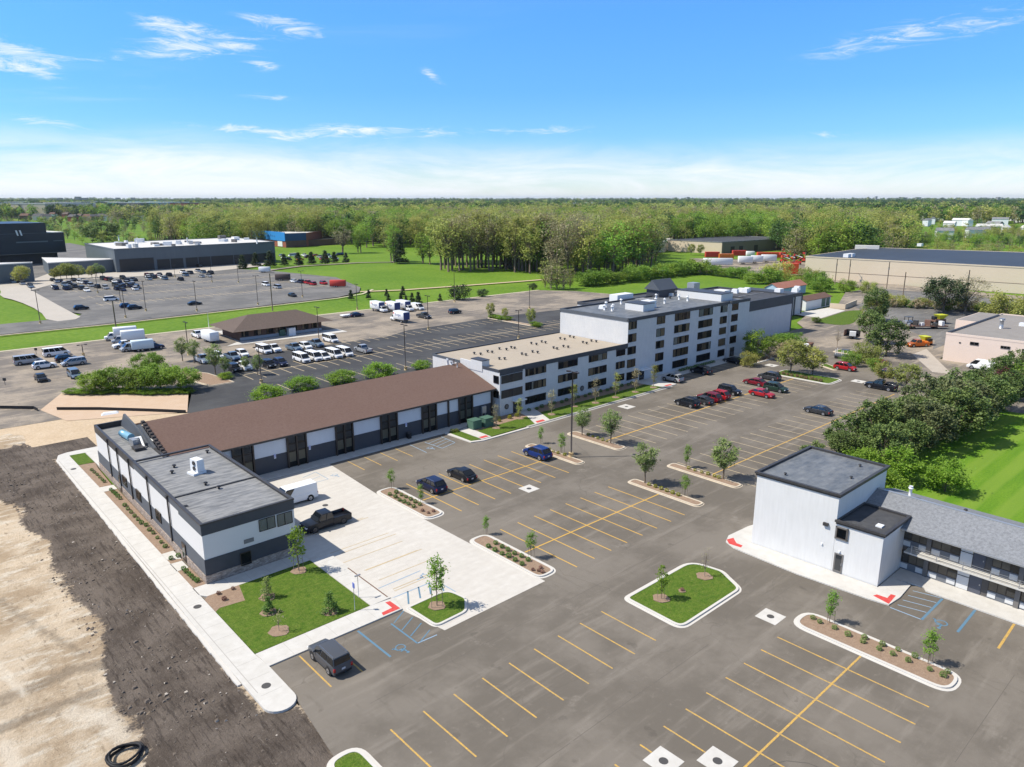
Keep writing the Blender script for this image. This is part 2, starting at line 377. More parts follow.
# paths across the field
M_rd = M_asph_old
def ribbon(pts, w, z, m, mb=None):
    mb = mb or MB(); pts = [Vector(p) for p in pts]
    L_ = []; R_ = []
    for i, p in enumerate(pts):
        d = (pts[min(i + 1, len(pts) - 1)] - pts[max(0, i - 1)]).normalized(); nn = Vector((-d.y, d.x)) * w / 2
        L_.append(p + nn); R_.append(p - nn)
    for i in range(len(pts) - 1):
        mb.face([(*R_[i], z), (*R_[i + 1], z), (*L_[i + 1], z), (*L_[i], z)], m)
    return mb
struct('path', ribbon([gp(*p) for p in [(262, 271), (300, 266), (360, 262.5), (392, 262), (400, 260)]], 4, 0.0, M_asph_old))
struct('path', ribbon([gp(*p) for p in [(360, 291.5), (400, 290), (470, 285), (530, 280.5), (560, 278)]], 2.5, 0.0, M_greygravel))
struct("road", ribbon([gp(*p) for p in [(880, 291), (940, 296), (1024, 304), (1100, 312)]], 16, 0.03, M_asph_far))
struct('road', ribbon([(x, 262) for x in (-200, -60, 50)], 9, 0.0, M_asph_far))
struct('kerb', ribbon([(-200, 244), (60, 244), (138, 251), (152, 256), (163, 266)], 1.0, 0.03, M_kerb_old))
struct('kerb', ribbon([(-60, 217.7), (100, 217.8), (213, 217.4)], 1.2, 0.02, M_kerb_old))

# ---- the two soils of the building plot, with real relief
def soil_mat():
    m, nt, b = nt_mat('building_plot_soil'); N = nt.nodes; L = nt.links
    geo = N.new('ShaderNodeNewGeometry')
    def noise(sc, det=6, rough=0.65, scale=None, rot=0.0):
        n = N.new('ShaderNodeTexNoise'); n.inputs['Scale'].default_value = sc; n.inputs['Detail'].default_value = det; n.inputs['Roughness'].default_value = rough
        src = geo.outputs['Position']
        if scale:
            mp = N.new('ShaderNodeMapping'); mp.inputs['Scale'].default_value = scale; mp.inputs['Rotation'].default_value = (0, 0, rot); L.new(src, mp.inputs['Vector']); src = mp.outputs['Vector']
        L.new(src, n.inputs['Vector']); return n.outputs['Fac']
    def rng(s, a, bb, c=0.0, d=1.0):
        r = N.new('ShaderNodeMapRange'); r.interpolation_type = 'SMOOTHSTEP'; r.inputs['From Min'].default_value = a; r.inputs['From Max'].default_value = bb
        r.inputs['To Min'].default_value = c; r.inputs['To Max'].default_value = d; L.new(s, r.inputs['Value']); return r.outputs['Result']
    def mixc(f, a, bcol):
        mx = N.new('ShaderNodeMix'); mx.data_type = 'RGBA'; L.new(f, mx.inputs['Factor'])
        if isinstance(a, tuple): mx.inputs['A'].default_value = (*a, 1)
        else: L.new(a, mx.inputs['A'])
        if isinstance(bcol, tuple): mx.inputs['B'].default_value = (*bcol, 1)
        else: L.new(bcol, mx.inputs['B'])
        return mx.outputs['Result']
    sand = mixc(rng(noise(0.12), 0.42, 0.58), (0.39, 0.295, 0.195), (0.58, 0.47, 0.34))
    sand = mixc(rng(noise(0.30, 6, 0.7, (1, 3, 1), 0.5), 0.48, 0.66, 0, 0.9), sand, (0.64, 0.57, 0.46))
    sand = mixc(rng(noise(0.5, 6, 0.7, (2.5, 1, 1), 0.9), 0.55, 0.70, 0, 0.75), sand, (0.25, 0.19, 0.13))
    sand = mixc(rng(noise(3.2, 5, 0.75), 0.5, 0.75, 0, 0.55), sand, (0.31, 0.23, 0.14))
    sand = mixc(rng(noise(1.1, 3, 0.7), 0.68, 0.74, 0, 0.5), sand, (0.14, 0.12, 0.07))
    for an_, cc_, lo_ in (('damp', (0.20, 0.16, 0.115), 1.15), ('pale', (0.70, 0.62, 0.50), 1.15)):
        aa_ = N.new('ShaderNodeAttribute'); aa_.attribute_name = an_
        ma_ = N.new('ShaderNodeMath'); ma_.operation = 'MULTIPLY_ADD'; ma_.inputs[1].default_value = 1.5; L.new(noise(.9, 7, .8), ma_.inputs[0]); L.new(aa_.outputs['Fac'], ma_.inputs[2])
        sand = mixc(rng(ma_.outputs[0], lo_, lo_ + .5, 0, .6), sand, cc_)
    dark = mixc(rng(noise(0.2), 0.35, 0.65), (0.088, 0.070, 0.056), (0.165, 0.135, 0.11))
    dark = mixc(rng(noise(1.2, 6, 0.8, (2.5, 0.7, 1)), 0.52, 0.7, 0, 0.7), dark, (0.058, 0.045, 0.036))
    dark = mixc(rng(noise(0.9, 5, 0.7, (3.5, .35, 1)), 0.52, 0.62, 0, 0.6), dark, (0.040, 0.032, 0.027))
    dark = mixc(rng(noise(0.8, 6, 0.75, (3.0, .4, 1), .25), 0.56, 0.68, 0, 0.5), dark, (0.20, 0.17, 0.14))
    dark = mixc(rng(noise(7.0, 3, 0.8), 0.58, 0.74, 0, 0.75), dark, (0.26, 0.225, 0.185))
    dark = mixc(rng(noise(0.35, 6, 0.8), 0.62, 0.75, 0, 0.5), dark, (0.30, 0.255, 0.20))
    at = N.new('ShaderNodeAttribute'); at.attribute_name = 'dark'
    ad = N.new('ShaderNodeMath'); ad.operation = 'MULTIPLY_ADD'; ad.inputs[1].default_value = 0.9
    L.new(noise(0.9, 8, 0.8), ad.inputs[0]); L.new(at.outputs['Fac'], ad.inputs[2])
    col = mixc(rng(ad.outputs[0], 0.88, 1.0), sand, dark)
    L.new(col, b.inputs['Base Color']); b.inputs['Roughness'].default_value = 0.95; b.inputs['Specular IOR Level'].default_value = 0.1
    bp = N.new('ShaderNodeBump'); bp.inputs['Strength'].default_value = 1.0; bp.inputs['Distance'].default_value = 0.22
    L.new(noise(2.2, 8, 0.8), bp.inputs['Height']); L.new(bp.outputs['Normal'], b.inputs['Normal'])
    return m
DARK = [gp(*p) for p in [(-60, 452), (0, 447), (40, 440), (75, 435), (97, 432), (100, 447), (85, 453), (55, 459), (100, 512), (150, 571), (200, 636), (263, 712), (300, 705), (345, 760), (352, 790), (190, 800), (150, 775), (132, 730), (112, 697), (96, 668), (84, 640), (60, 600), (48, 572), (30, 540), (14, 512), (0, 490), (-60, 470)]]
def soil():
    x0, x1, y0, y1, st = -75.0, 24.6, 8.0, 152.0, 0.42
    nx = int((x1 - x0) / st) + 1; ny = int((y1 - y0) / st) + 1
    vs = []; dk = []
    P = [Vector(p) for p in DARK]
    A = np.array(DARK); B = np.roll(A, -1, 0); D = B - A; LL = (D ** 2).sum(1)
    for j in range(ny):
        yy = y0 + j * st
        for i in range(nx):
            xx = x0 + i * st
            q = np.array((xx, yy)); t = np.clip(((q - A) * D).sum(1) / LL, 0, 1); d = np.sqrt(((A + D * t[:, None] - q) ** 2).sum(1).min())
            s = (d if inside(DARK, xx, yy) else -d)
            if xx < 14.5: s += mnoise.noise((xx * .16, yy * .11, 8)) * 2.6 - 1.0 * min(1.0, max(0.0, (110 - yy) / 10))
            lim = min(1.0, max(0.0, s / 4.2 + 0.5)); dk.append(lim)
            h = mnoise.noise((xx * .13, yy * .13, 1)) * .10 + mnoise.noise((xx * .7, yy * .5, 5)) * .045 * (1 + lim)
            if lim > .4: h += abs(mnoise.noise((xx * 1.5, yy * 1.1, 3))) * .07
            e = min(1.0, max(0.0, ((17.2 if yy > 46 else 19.0) - xx) / 2.0))
            vs.append((xx, yy, -0.07 + h * e))
    keep = lambda x, y: not (x > 19.5 and 52 < y < 118) and not (x > 20.0 and 46 < y <= 52) and not (y <= 46.0 and x > 20.3 - (46 - y) * .09) and y < 151.0 - max(0, x) * .35
    fs = []
    for j in range(ny - 1):
        for i in range(nx - 1):
            a = j * nx + i; cx_, cy_ = vs[a][0] + st / 2, vs[a][1] + st / 2
            if keep(cx_, cy_): fs.append((a, a + 1, a + nx + 1, a + nx))
    me = bpy.data.meshes.new('building_plot'); me.from_pydata(vs, [], fs); me.materials.append(soil_mat())
    me.attributes.new('dark', 'FLOAT', 'POINT').data.foreach_set('value', dk)
    def near_line(px_pts, w):
        Q = [np.array(gp(*p)) for p in px_pts]; out = []
        for (x_, y_, z_) in vs:
            q = np.array((x_, y_)); dm = 99
            if min(abs(x_ - c[0]) for c in Q) > 14: out.append(0.0); continue
            for a_, b_ in zip(Q[:-1], Q[1:]):
                t = np.clip(np.dot(q - a_, b_ - a_) / np.dot(b_ - a_, b_ - a_), 0, 1); dm = min(dm, float(np.linalg.norm(a_ + (b_ - a_) * t - q)))
            out.append(max(0.0, 1 - dm / w))
        return out
    L1 = near_line([(0, 700), (20, 692), (45, 682), (75, 668), (112, 662)], 2.0); L2 = near_line([(-20, 735), (30, 718), (70, 700), (100, 690)], 1.6); L3 = near_line([(0, 600), (40, 628), (85, 655)], 1.5)
    me.attributes.new('damp', 'FLOAT', 'POINT').data.foreach_set('value', [max(a_, b_, c__ * .8) for a_, b_, c__ in zip(L1, L2, L3)])
    P1 = near_line([(-10, 655), (12, 680), (24, 694)], .8); P2 = near_line([(5, 745), (15, 767)], 1.3); P3 = near_line([(75, 712), (110, 720), (120, 735)], 2.2)
    me.attributes.new('pale', 'FLOAT', 'POINT').data.foreach_set('value', [max(a_, b_, c__) for a_, b_, c__ in zip(P1, P2, P3)])
    me.polygons.foreach_set('use_smooth', [True] * len(fs))
    o = mesh_obj('dirt_ground', me); o['kind'] = 'structure'
    return o
soil()
# strip of sandy soil behind the wing
M_sand = mat('sandy_soil', (0.50, 0.38, 0.25), 0.95, noise=[(0.3, 0.6, (0.60, 0.48, 0.34)), (2.5, 0.5, (0.36, 0.27, 0.17))], bump=(2, 0.6, 0.15))
o = MB(); o.sheet([(24.4, 151), (24.4, 111), (26, 111), (60, 112), (60, 118), (41, 131), (27.5, 141)], -0.05, M_sand)
o.sheet([(17.0, 128), (26, 128), (26, 142), (10, 147), (10, 140)], -0.06, M_sand); struct('dirt_ground', o)
# silt fence: a low black fabric line
sf = MB()
pts = [gp(x, y) for x, y in [(0, 408.5), (34, 409), (38, 411)]]
for a, b_ in zip(pts[:-1], pts[1:]): sf.fbox(Fr(a, b_), 0, Fr(a, b_).len, -0.05, .55, -.03, .03, M_black)
pts2 = [gp(x, y) for x, y in [(57, 410), (100, 410), (150, 411.5), (186, 413)]]
tag(sf.build('silt_fence'), 'short run of low black silt fence at the left edge of the sandy plot', 'silt fence')
sf = MB()
for a, b_ in zip(pts2[:-1], pts2[1:]): sf.fbox(Fr(a, b_), 0, Fr(a, b_).len, -0.05, .55, -.03, .03, M_black)
tag(sf.build('silt_fence'), 'long low black silt fence between the tan gravel pad and the sandy plot', 'silt fence')

# ---- walks and the concrete court
wk = MB(); ZW = 0.12
def slab(poly, z=ZW, m=M_walk, mb=None, base=-0.3):
    (mb or wk).prism(poly, base, z, m)
# long walk
slab([(18.35, 118.8), (18.9, 120.7), (20.2, 121.3), (24.6, 121.3), (24.6, 111.05), (22.25, 111.05), (22.2, 113.8), (22.2, 119.35), (20.1, 119.5), (20.15, 102.9), (20.05, 54.0), (20.25, 51.7), *[(19.0 + 1.25 * math.cos(R(t_)), 47.1 + 1.25 * math.sin(R(t_))) for t_ in range(0, -181, -15)], (17.7, 54.6), (18.05, 75)])
struct('sidewalk', wk); wk = MB()
slab([(20.15, 102.85), (21.75, 102.65), (21.75, 100.8), (20.15, 100.85)]); slab([(20.08, 77.8), (21.3, 77.8), (21.3, 75.3), (20.08, 76.1)]);
slab([(20.02, 72.8), (21.2, 72.9), (21.2, 74.8), (20.03, 74.9)])
slab([(20.0, 68.3), (21.3, 68.3), (21.4, 68.1), (31.2, 68.1), (31.2, 65.9), (20.5, 65.9), (20.02, 66.6)])
slab([(20.1, 53.95), (31.2, 53.95), (33.6, 53.7), (33.1, 51.5), (20.25, 51.65)])
slab([(31.22, 53.93), (33.4, 53.9), (33.5, 65.85), (31.22, 65.85)])
struct('sidewalk', wk)
wk = MB(); slab([(33.05, 51.45), (34.0, 46.2), (46.6, 46.3), (46.2, 57), (46.1, 76.6), (47.0, 90.55), (31.3, 90.55), (31.2, 65.87), (33.5, 65.87), (33.45, 53.7)], 0.005, M_conc); struct('concrete_court', wk)
wk = MB(); slab([(26, 92.9), (79.8, 92.9), (80.4, 91.5), (68.3, 90.75), (31.3, 90.6), (31.05, 91.75), (26, 91.75)]); struct('sidewalk', wk)
j = MB()
for y in np.arange(48.5, 118, 2.4): j.fbox(Fr((18.2 + (y - 50) * .007, y), (19.95, y)), 0, 1.7, ZW, ZW + .003, -.015, .015, M_joint)
j.fbox(Fr((18.45, 118), (18.15, 49)), 0, 69, ZW, ZW + .004, -.03, .03, M_joint)
for x in np.arange(22.5, 31, 2.0): j.fbox(Fr((x, 51.7), (x, 53.9)), 0, 2.2, ZW, ZW + .003, -.012, .012, M_joint)
for x in np.arange(23, 31, 2.0): j.fbox(Fr((x, 66), (x, 68)), 0, 2.0, ZW, ZW + .003, -.012, .012, M_joint)
for y in np.arange(55, 65, 1.9): j.fbox(Fr((31.3, y), (33.4, y)), 0, 2.1, ZW, ZW + .003, -.012, .012, M_joint)
for x in np.arange(34, 79, 3.0): j.fbox(Fr((x, 90.8), (x, 92.8)), 0, 2.0, ZW, ZW + .003, -.012, .012, M_joint)
for x in np.arange(34.5, 46, 3.8): j.fbox(Fr((x, 46.6), (x, 90.3)), 0, 43.7, 0.005, .0075, -.012, .012, M_joint_lt)
for y in np.arange(50, 89, 4.2): j.fbox(Fr((34.0, y), (45.9, y)), 0, 11.8, 0.005, .0072, -.012, .012, M_joint_lt)
struct('sidewalk_joints', j)
kk = MB(); rk = random.Random(3)
for i in range(60):
    y0 = 51 + i * 1.13; xb = 17.66 + (y0 - 54) * .0125
    kk.prism([(xb - .22 - rk.uniform(0, .1), y0), (xb + .06, y0), (xb + .07, y0 + 1.131), (xb - .22 - rk.uniform(0, .1), y0 + 1.131)], -.2, .07 + .0008 * (i % 3), M_kerb)
struct('kerb', kk)
rr_ = MB(); f_ = Fr(gp(348, 569), gp(387.5, 598)); rr_.fbox(f_, 0, f_.len, .02, .14, -.06, .06, mat('strip_brown', (.16, .10, .07), .8)); tag(rr_.build('brown_strip'), 'low thin brown strip on the concrete beside the front lawn', 'rail')  # thin brown bar standing on the concrete

def island(poly, fill='grass', kerb=M_kerb, kw=0.14, pan=0.28, h=0.14, name='lawn', zf=None):
    k = MB(); inner = offset(poly, pan); inner2 = offset(inner, kw + .1)
    k.ring(poly, inner, -0.05, 0.012, kerb)
    k.ring(inner, inner2, -0.05, h, kerb)
    struct('kerb', k)
    f = MB(); f.sheet(inner2, h - 0.03 if zf is None else zf, {'grass': M_grass, 'mulch': M_mulch}[fill]); struct('lawn' if fill == 'grass' else 'planting_bed', f)
def rect(x0, x1, y0, y1, r, **k): return round_poly([(x0, y0), (x1, y0), (x1, y1), (x0, y1)], r, **k)
island(round_poly([(33.55, 46.9), (37.4, 47.0), (38.9, 48.9), (38.5, 51.7), (33.35, 51.6)], [.9, 1.4, 1.2, 2.2, .5]), 'grass', pan=.15)
island(rect(46.1, 49.2, 65.6, 77.5, 1.3), 'mulch')
island(rect(46.2, 49.2, 46.7, 58.5, 1.3), 'mulch')
island(rect(72.9, 74.9, 66.2, 77.6, .9), 'mulch', M_kerb_old, pan=.18)
island(rect(82.0, 84.4, 66.2, 77.4, 1.0), 'mulch', M_kerb_old, pan=.18)
island(rect(73.0, 75.0, 46.2, 57.6, .9), 'mulch', M_kerb_old, pan=.18)
island(rect(81.9, 84.0, 46.2, 57.7, .9), 'mulch', M_kerb_old, pan=.18)
island(round_poly([(49.4, 32.0), (59.7, 32.0), (61.6, 35.4), (61.0, 39.1), (49.6, 39.1)], [1.3, 1.6, 1.5, 2.5, 1.0]), 'grass')
island(rect(57.4, 60.9, 13.0, 26.3, 1.6), 'mulch')
island(round_poly([(18.3, 24.0), (21.2, 24.0), (21.2, 39.3), (18.2, 39.3)], 1.4), 'grass')
island(rect(145.2, 151.8, 63.0, 76.2, 1.6), 'grass')
island(round_poly([gp(818.5, 365.5), gp(826, 363.2), gp(839, 368.3), gp(835.5, 371.3)], .8), 'grass', M_kerb_old)
island(rect(149, 151.2, 155, 176, 1.0), 'mulch', M_kerb_old, pan=.2)
island(round_poly([(51.0, 147.2), (56.4, 147.2), (55.2, 159), (51.5, 167), (49, 158)], 1.0), 'mulch', M_kerb_old, pan=.2)
island(rect(178.5, 183.5, 69, 78, 1.2), 'grass', M_kerb_old)
# lawns
def lawn(poly, z=0.08, m=None):
    f = MB(); f.prism(poly, -0.2, z, m or M_grass); struct('lawn', f)
lawn([(20.12, 54.0), (31.15, 54.0), (31.15, 65.85), (23.6, 65.85), (22.9, 62.7), (20.6, 63.0), (20.1, 62.6)], .13)
bed = MB(); bed.prism([(20.1, 62.62), (20.6, 63.02), (22.9, 62.72), (23.62, 65.87), (20.6, 65.88), (20.1, 65.4)], -.2, .135, M_mulch); struct('planting_bed', bed)
lawn([(20.12, 114.1), (22.15, 113.9), (22.1, 119.3), (20.12, 119.4)], .13)
for p in ([(20.17, 102.95), (21.6, 102.75), (21.9, 110.9), (22.2, 113.8), (20.12, 114.05)], [(20.05, 77.85), (21.45, 77.85), (21.75, 100.75), (20.14, 100.8)], [(20.05, 74.95), (21.3, 74.85), (21.35, 75.3), (20.07, 76.05)], [(20.02, 68.35), (21.3, 68.35), (21.3, 72.85), (20.02, 72.8)]):
    bed = MB(); bed.prism(p, -.2, .10, M_mulch); struct('planting_bed', bed)
# hotel front: lawn strips, bed by the wall, walk crossings and kerb
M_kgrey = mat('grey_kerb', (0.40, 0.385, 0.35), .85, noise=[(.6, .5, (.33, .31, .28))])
kb = MB()
kb.prism([(80.0, 83.93), (120.5, 84.27), (120.5, 83.85), (80.0, 83.5)], -.1, .015, M_kgrey)
kb.prism([(68.3, 84.6), (70.2, 83.95), (80, 83.95), (80, 83.5), (70, 83.5), (67.9, 84.2), (67.6, 90.6), (68.3, 90.6)], -.1, .13, M_kerb)
kb.prism([(80.0, 84.35), (120.7, 84.7), (120.7, 84.3), (80.0, 83.95)], -.1, .13, M_kgrey)
struct('kerb', kb)
lawn([(68.35, 84.65), (70.2, 84.4), (70.2, 90.0), (68.35, 90.5)], .11)
lawn([(72.2, 84.3), (82.0, 84.4), (84.0, 88.4), (72.4, 88.0)], .11)
lawn([(85.6, 84.4), (118.4, 84.75), (117.4, 88.6), (87.4, 88.6)], .11)
bed = MB(); bed.prism([(72.4, 88.02), (84.0, 88.42), (84.6, 91.5), (80.45, 91.55), (79.9, 92.8), (72.4, 90.9)], -.1, .12, M_mulch)
bed.prism([(87.4, 88.62), (117.4, 88.62), (117.0, 91.5), (88.6, 91.5)], -.1, .12, M_mulch); struct('planting_bed', bed)
wk = MB(); slab([(70.25, 84.2), (72.15, 84.2), (72.35, 90.8), (70.25, 90.1)], .12); slab([(82.05, 84.2), (85.5, 84.2), (87.35, 88.5), (88.5, 91.5), (84.7, 91.5), (84.05, 88.4)], .12)
slab([(118.5, 84.4), (122.6, 84.4), (122.6, 88.5), (118.0, 91.5), (117.1, 91.5), (117.5, 88.6)], .12)
slab([(122.6, 88.6), (160, 88.6), (160, 91.55), (118.1, 91.55)], .12)
struct('sidewalk', wk)
lawn([(150.5, 84), (160, 84), (166, 92), (176, 99.5), (162, 99.5), (160.5, 92), (150.5, 91)], .1, M_mulch)
k2 = MB(); k2.prism([(150, 83.5), (160.4, 83.5), (172, 96), (171, 96.5), (160, 84), (150, 84)], -.1, .13, M_kerb); struct('kerb', k2)
red = MB()
red.sheet([(70.4, 84.5), (71.9, 84.5), (71.9, 85.3), (70.4, 85.3)], .125, M_red); red.sheet([(82.7, 84.5), (84.6, 84.5), (84.8, 85.3), (83.0, 85.3)], .125, M_red)
red.sheet([(119.4, 84.7), (121.4, 84.7), (121.4, 85.3), (119.4, 85.3)], .125, M_red)
P = gl(350, 540, 5.115, (180, 325), (205, 318), (258, 355), (170, 392), (162, 378), (215, 352))
red.sheet(P, .125, M_red)
struct('tactile_paving', red)
# motel walk
wk = MB(); slab([(66.9, 23.0), (66.4, 30), (66.7, 37.4), (67.4, 38.8), (68.9, 39.4), (72.6, 39.2), (81, 37.5), (69.2, 36.7), (69.7, 23.4), (72.65, 23.4), (72.6, 21.4), (69.4, 21.2), (67.2, 21.4)], .12)
slab([(72.6, 23.4), (75.4, 23.4), (75.4, -60), (72.55, -60), (72.5, 20), (73.1, 20.4)], .12)
struct('sidewalk', wk)
red = MB(); P = gl(720, 567, 3.368, (515, 100), (528, 96), (563, 108), (575, 95), (592, 100), (568, 128)); red.sheet(P, .125, M_red)
P = gl(720, 360, 3.368, (22, 608), (45, 602), (55, 620), (76, 628), (70, 635), (30, 622)); red.sheet(P, .125, M_red); struct('tactile_paving', red)
# right-hand lawn beyond the hedge, striped by mowing
M_mow = mat('mown_grass', (0.095, 0.21, 0.014), 0.9, spec=0.1, noise=[(0.5, 0.85, (0.17, 0.285, 0.025), (0.12, 1.0, 1), R(3)), (5, 0.4, (0.04, 0.11, 0.01))], bump=(12, .5, .05))
_nt = M_mow.node_tree; _b = _nt.nodes['Principled BSDF']; _src = _b.inputs['Base Color'].links[0].from_socket
_w = _nt.nodes.new('ShaderNodeTexWave'); _w.wave_type = 'BANDS'; _w.bands_direction = 'Y'; _w.inputs['Scale'].default_value = .085; _w.inputs['Distortion'].default_value = .6; _w.inputs['Detail'].default_value = 2
_g = _nt.nodes.new('ShaderNodeNewGeometry'); _nt.links.new(_g.outputs['Position'], _w.inputs['Vector'])
_r = _nt.nodes.new('ShaderNodeMapRange'); _r.inputs['From Min'].default_value = .3; _r.inputs['From Max'].default_value = .7; _r.inputs['To Max'].default_value = .6; _nt.links.new(_w.outputs['Fac'], _r.inputs['Value'])
_m = _nt.nodes.new('ShaderNodeMix'); _m.data_type = 'RGBA'; _m.inputs['B'].default_value = (.17, .26, .035, 1); _nt.links.new(_r.outputs['Result'], _m.inputs['Factor']); _nt.links.new(_src, _m.inputs['A']); _nt.links.new(_m.outputs['Result'], _b.inputs['Base Color'])
f = MB(); f.sheet([(86, -40), (330, -40), (330, 12), (188, 12), (152, 26), (150, 42), (147, 43.9), (84.6, 43.4), (84, 37), (87.5, 27)], -.05, M_mow); struct('lawn', f)

# ---- painted markings
lw = 0.13
def vline(mb, x, y0, y1, m, z=.004, w=lw): mb.fbox(Fr((x, y1), (x, y0)), 0, y1 - y0, z, z + .003, -w / 2, w / 2, m)
def hline(mb, y, x0, x1, m, z=.006, w=lw): mb.fbox(Fr((x0, y), (x1, y)), 0, x1 - x0, z, z + .004, -w / 2, w / 2, m)
mk = MB()
for k in range(17): vline(mk, 54.8 - 2.735 * k, 13.7, 25.9, M_yel_new)
hline(mk, 19.85, 11, 57.4, M_yel_new, w=.16)
for k in range(9): vline(mk, 46.55 - 2.87 * k, 32.7, 38.9, M_yel_new)
for k in range(8): vline(mk, 70.1 - 2.72 * k, 46.1, 58.1, M_yel)
hline(mk, 52.1, 49.3, 73.0, M_yel, w=.16)
for k in range(8): vline(mk, 69.95 - 2.72 * k, 65.1, 77.0, M_yel)
hline(mk, 71.0, 49.3, 72.9, M_yel, w=.16)
for k in range(21): vline(mk, 86.4 + 2.85 * k, 64.7, 77.1, M_paleyel)
hline(mk, 70.7, 84.5, 145, M_yel, w=.2)
for k in range(22): vline(mk, 84.6 + 2.85 * k, 45.0, 57.4, M_paleyel)
hline(mk, 51.3, 84.2, 147.6, M_yel_new, w=.2)
for x in (49.5, 52.25, 55.0, 57.7): vline(mk, x, 85.2, 90.0, M_yel_new)
for k in range(11): vline(mk, 122.8 + 2.75 * k, 84.3, 88.4, M_paleyel)
vline(mk, 22.77, 46.0, 51.4, M_yel_new); vline(mk, 25.56, 46.0, 51.2, M_yel_new)
for x in (72.45,): mk.fbox(Fr((72.4, 12.6), (67.1, 12.45)), 0, 5.3, .004, .007, -.1, .1, M_yel_new)
for k in range(1, 8): hline(mk, 12.6 - 2.9 * k, 67.1, 72.4, M_yel_new)
mk.fbox(Fr(gp(868, 387.5), gp(873, 385)), 0, 5.5, .004, .007, -.1, .1, M_yel)
struct('parking_lines', mk)
mk = MB()
for a, b_ in ((55.2, 60.5), (60.2, 65.6), (65.2, 70.2), (71.2, 76)): hline(mk, a, 34.5, 41.5 if a > 60 else 41, M_paleyel, z=.009)
for y in (54.8, 57.6, 60.3, 63.2, 66.0, 71.5): hline(mk, y, 34.4 if y < 62 else 31.8, 41.0, M_paleyel, z=.0085, w=.12)
struct('parking_lines', mk)
# accessible bays
mk = MB(); W = .12
def seg(mb, a, b_, m, w=W, z=.005): fr = Fr(a, b_); mb.fbox(fr, 0, fr.len, z, z + .003, -w / 2, w / 2, m)
P = gl(350, 540, 5.115, (40, 465), (208, 598), (210, 428), (345, 528), (445, 485), (275, 362), (225, 425), (320, 395), (265, 462), (365, 425), (310, 492), (408, 460), (360, 520))
seg(mk, P[0], P[1], M_blue, .2); seg(mk, P[2], P[3], M_blue, .16); seg(mk, P[3], P[4], M_bluefade, .12); seg(mk, P[5], P[6], M_blue, .11); seg(mk, P[7], P[8], M_blue, .11); seg(mk, P[9], P[10], M_blue, .11); seg(mk, P[11], P[12], M_blue, .11)
P = gl(350, 540, 5.115, (210, 300), (410, 218), (470, 225), (540, 265), (295, 262), (300, 328), (350, 240), (360, 298), (405, 218), (413, 278), (465, 225), (480, 262), (145, 248), (360, 157))
for a in (0, 2): seg(mk, P[a], P[a + 1], M_bluefade, .12, .009)
for a in (4, 6, 8, 10): seg(mk, P[a], P[a + 1], M_blue, .16, .009)
seg(mk, P[12], P[13], M_bluefade, .12, .009)
# wing hatch
seg(mk, (60.4, 90.0), (60.2, 85.2), M_bluefade); seg(mk, (62.8, 89.3), (63.1, 85.2), M_bluefade); seg(mk, (66.4, 89.9), (66.2, 86.0), M_bluefade); seg(mk, (63.1, 85.2), (66.2, 86.0), M_bluefade)
for k in range(3): seg(mk, (63, 86.5 + k), (66.3, 87.3 + k), M_bluefade, .09)
P = gl(300, 440, 10.23, (160, 328), (290, 400), (205, 372), (100, 410), (290, 400), (145, 438), (155, 330), (30, 385))
for a in (0, 2, 4, 6): seg(mk, P[a], P[a + 1], M_bluefade, .1, .009)
# motel bays
seg(mk, (67.0, 18.45), (72.3, 18.45), M_blue, .22); seg(mk, (67.25, 15.6), (72.4, 15.7), M_blue, .22); seg(mk, (67.0, 18.5), (67.0, 21.2), M_bluefade, .13)
for k in range(4): seg(mk, (68.0 + k * 1.25, 20.9), (68.6 + k * 1.25, 18.6), M_bluefade, .1)
struct('accessible_bay_markings', mk)
def wheelchair(c, s, up, m, z):
    """painted access symbol: head, back, seat, leg and wheel ring; up is the direction of its head"""
    mb = MB(); u = Vector(up).normalized(); r = Vector((u.y, -u.x))
    def q(a, b_): v = Vector(c) + r * a * s + u * b_ * s; return (v.x, v.y)
    hd = [q(-.1 + .13 * math.cos(t * math.pi / 5), .78 + .13 * math.sin(t * math.pi / 5)) for t in range(10)]; mb.sheet(hd, z, m)
    for a, b_, w in (((-.1, .62), (-.05, .12), .14), ((-.05, .36), (.28, .36), .1), ((-.05, .14), (.36, .14), .13), ((.34, .14), (.52, -.32), .13), ((.5, -.32), (.66, -.26), .1)):
        f = Fr(q(*a), q(*b_)); mb.fbox(f, 0, f.len, z, z + .003, -w * s / 2, w * s / 2, m)
    n = 22
    for i in range(n):
        t0 = R(60 + i * 290 / n); t1 = R(60 + (i + 1) * 290 / n)
        pts = [q(.0 + .42 * math.cos(t0), -.1 + .42 * math.sin(t0)), q(.0 + .42 * math.cos(t1), -.1 + .42 * math.sin(t1)), q(.32 * math.cos(t1), -.1 + .32 * math.sin(t1)), q(.32 * math.cos(t0), -.1 + .32 * math.sin(t0))]
        mb.sheet(pts, z, m)
    return struct('accessible_symbol', mb)
wheelchair(gl(350, 540, 5.115, (262, 552))[0], 1.1, (0, -1), M_blue, .006)
wheelchair(gl(350, 540, 5.115, (378, 187))[0], 1.0, (-1, 0), M_bluefade, .01)
wheelchair(gl(720, 567, 3.368, (745, 190))[0], 1.2, (-1, 0), M_blue, .006)
wheelchair((61.9, 86.5), 1.0, (0, -1), M_bluefade, .006)
wheelchair(gl(300, 440, 10.23, (360, 360))[0], 1.0, (0, -1), M_bluefade, .01)
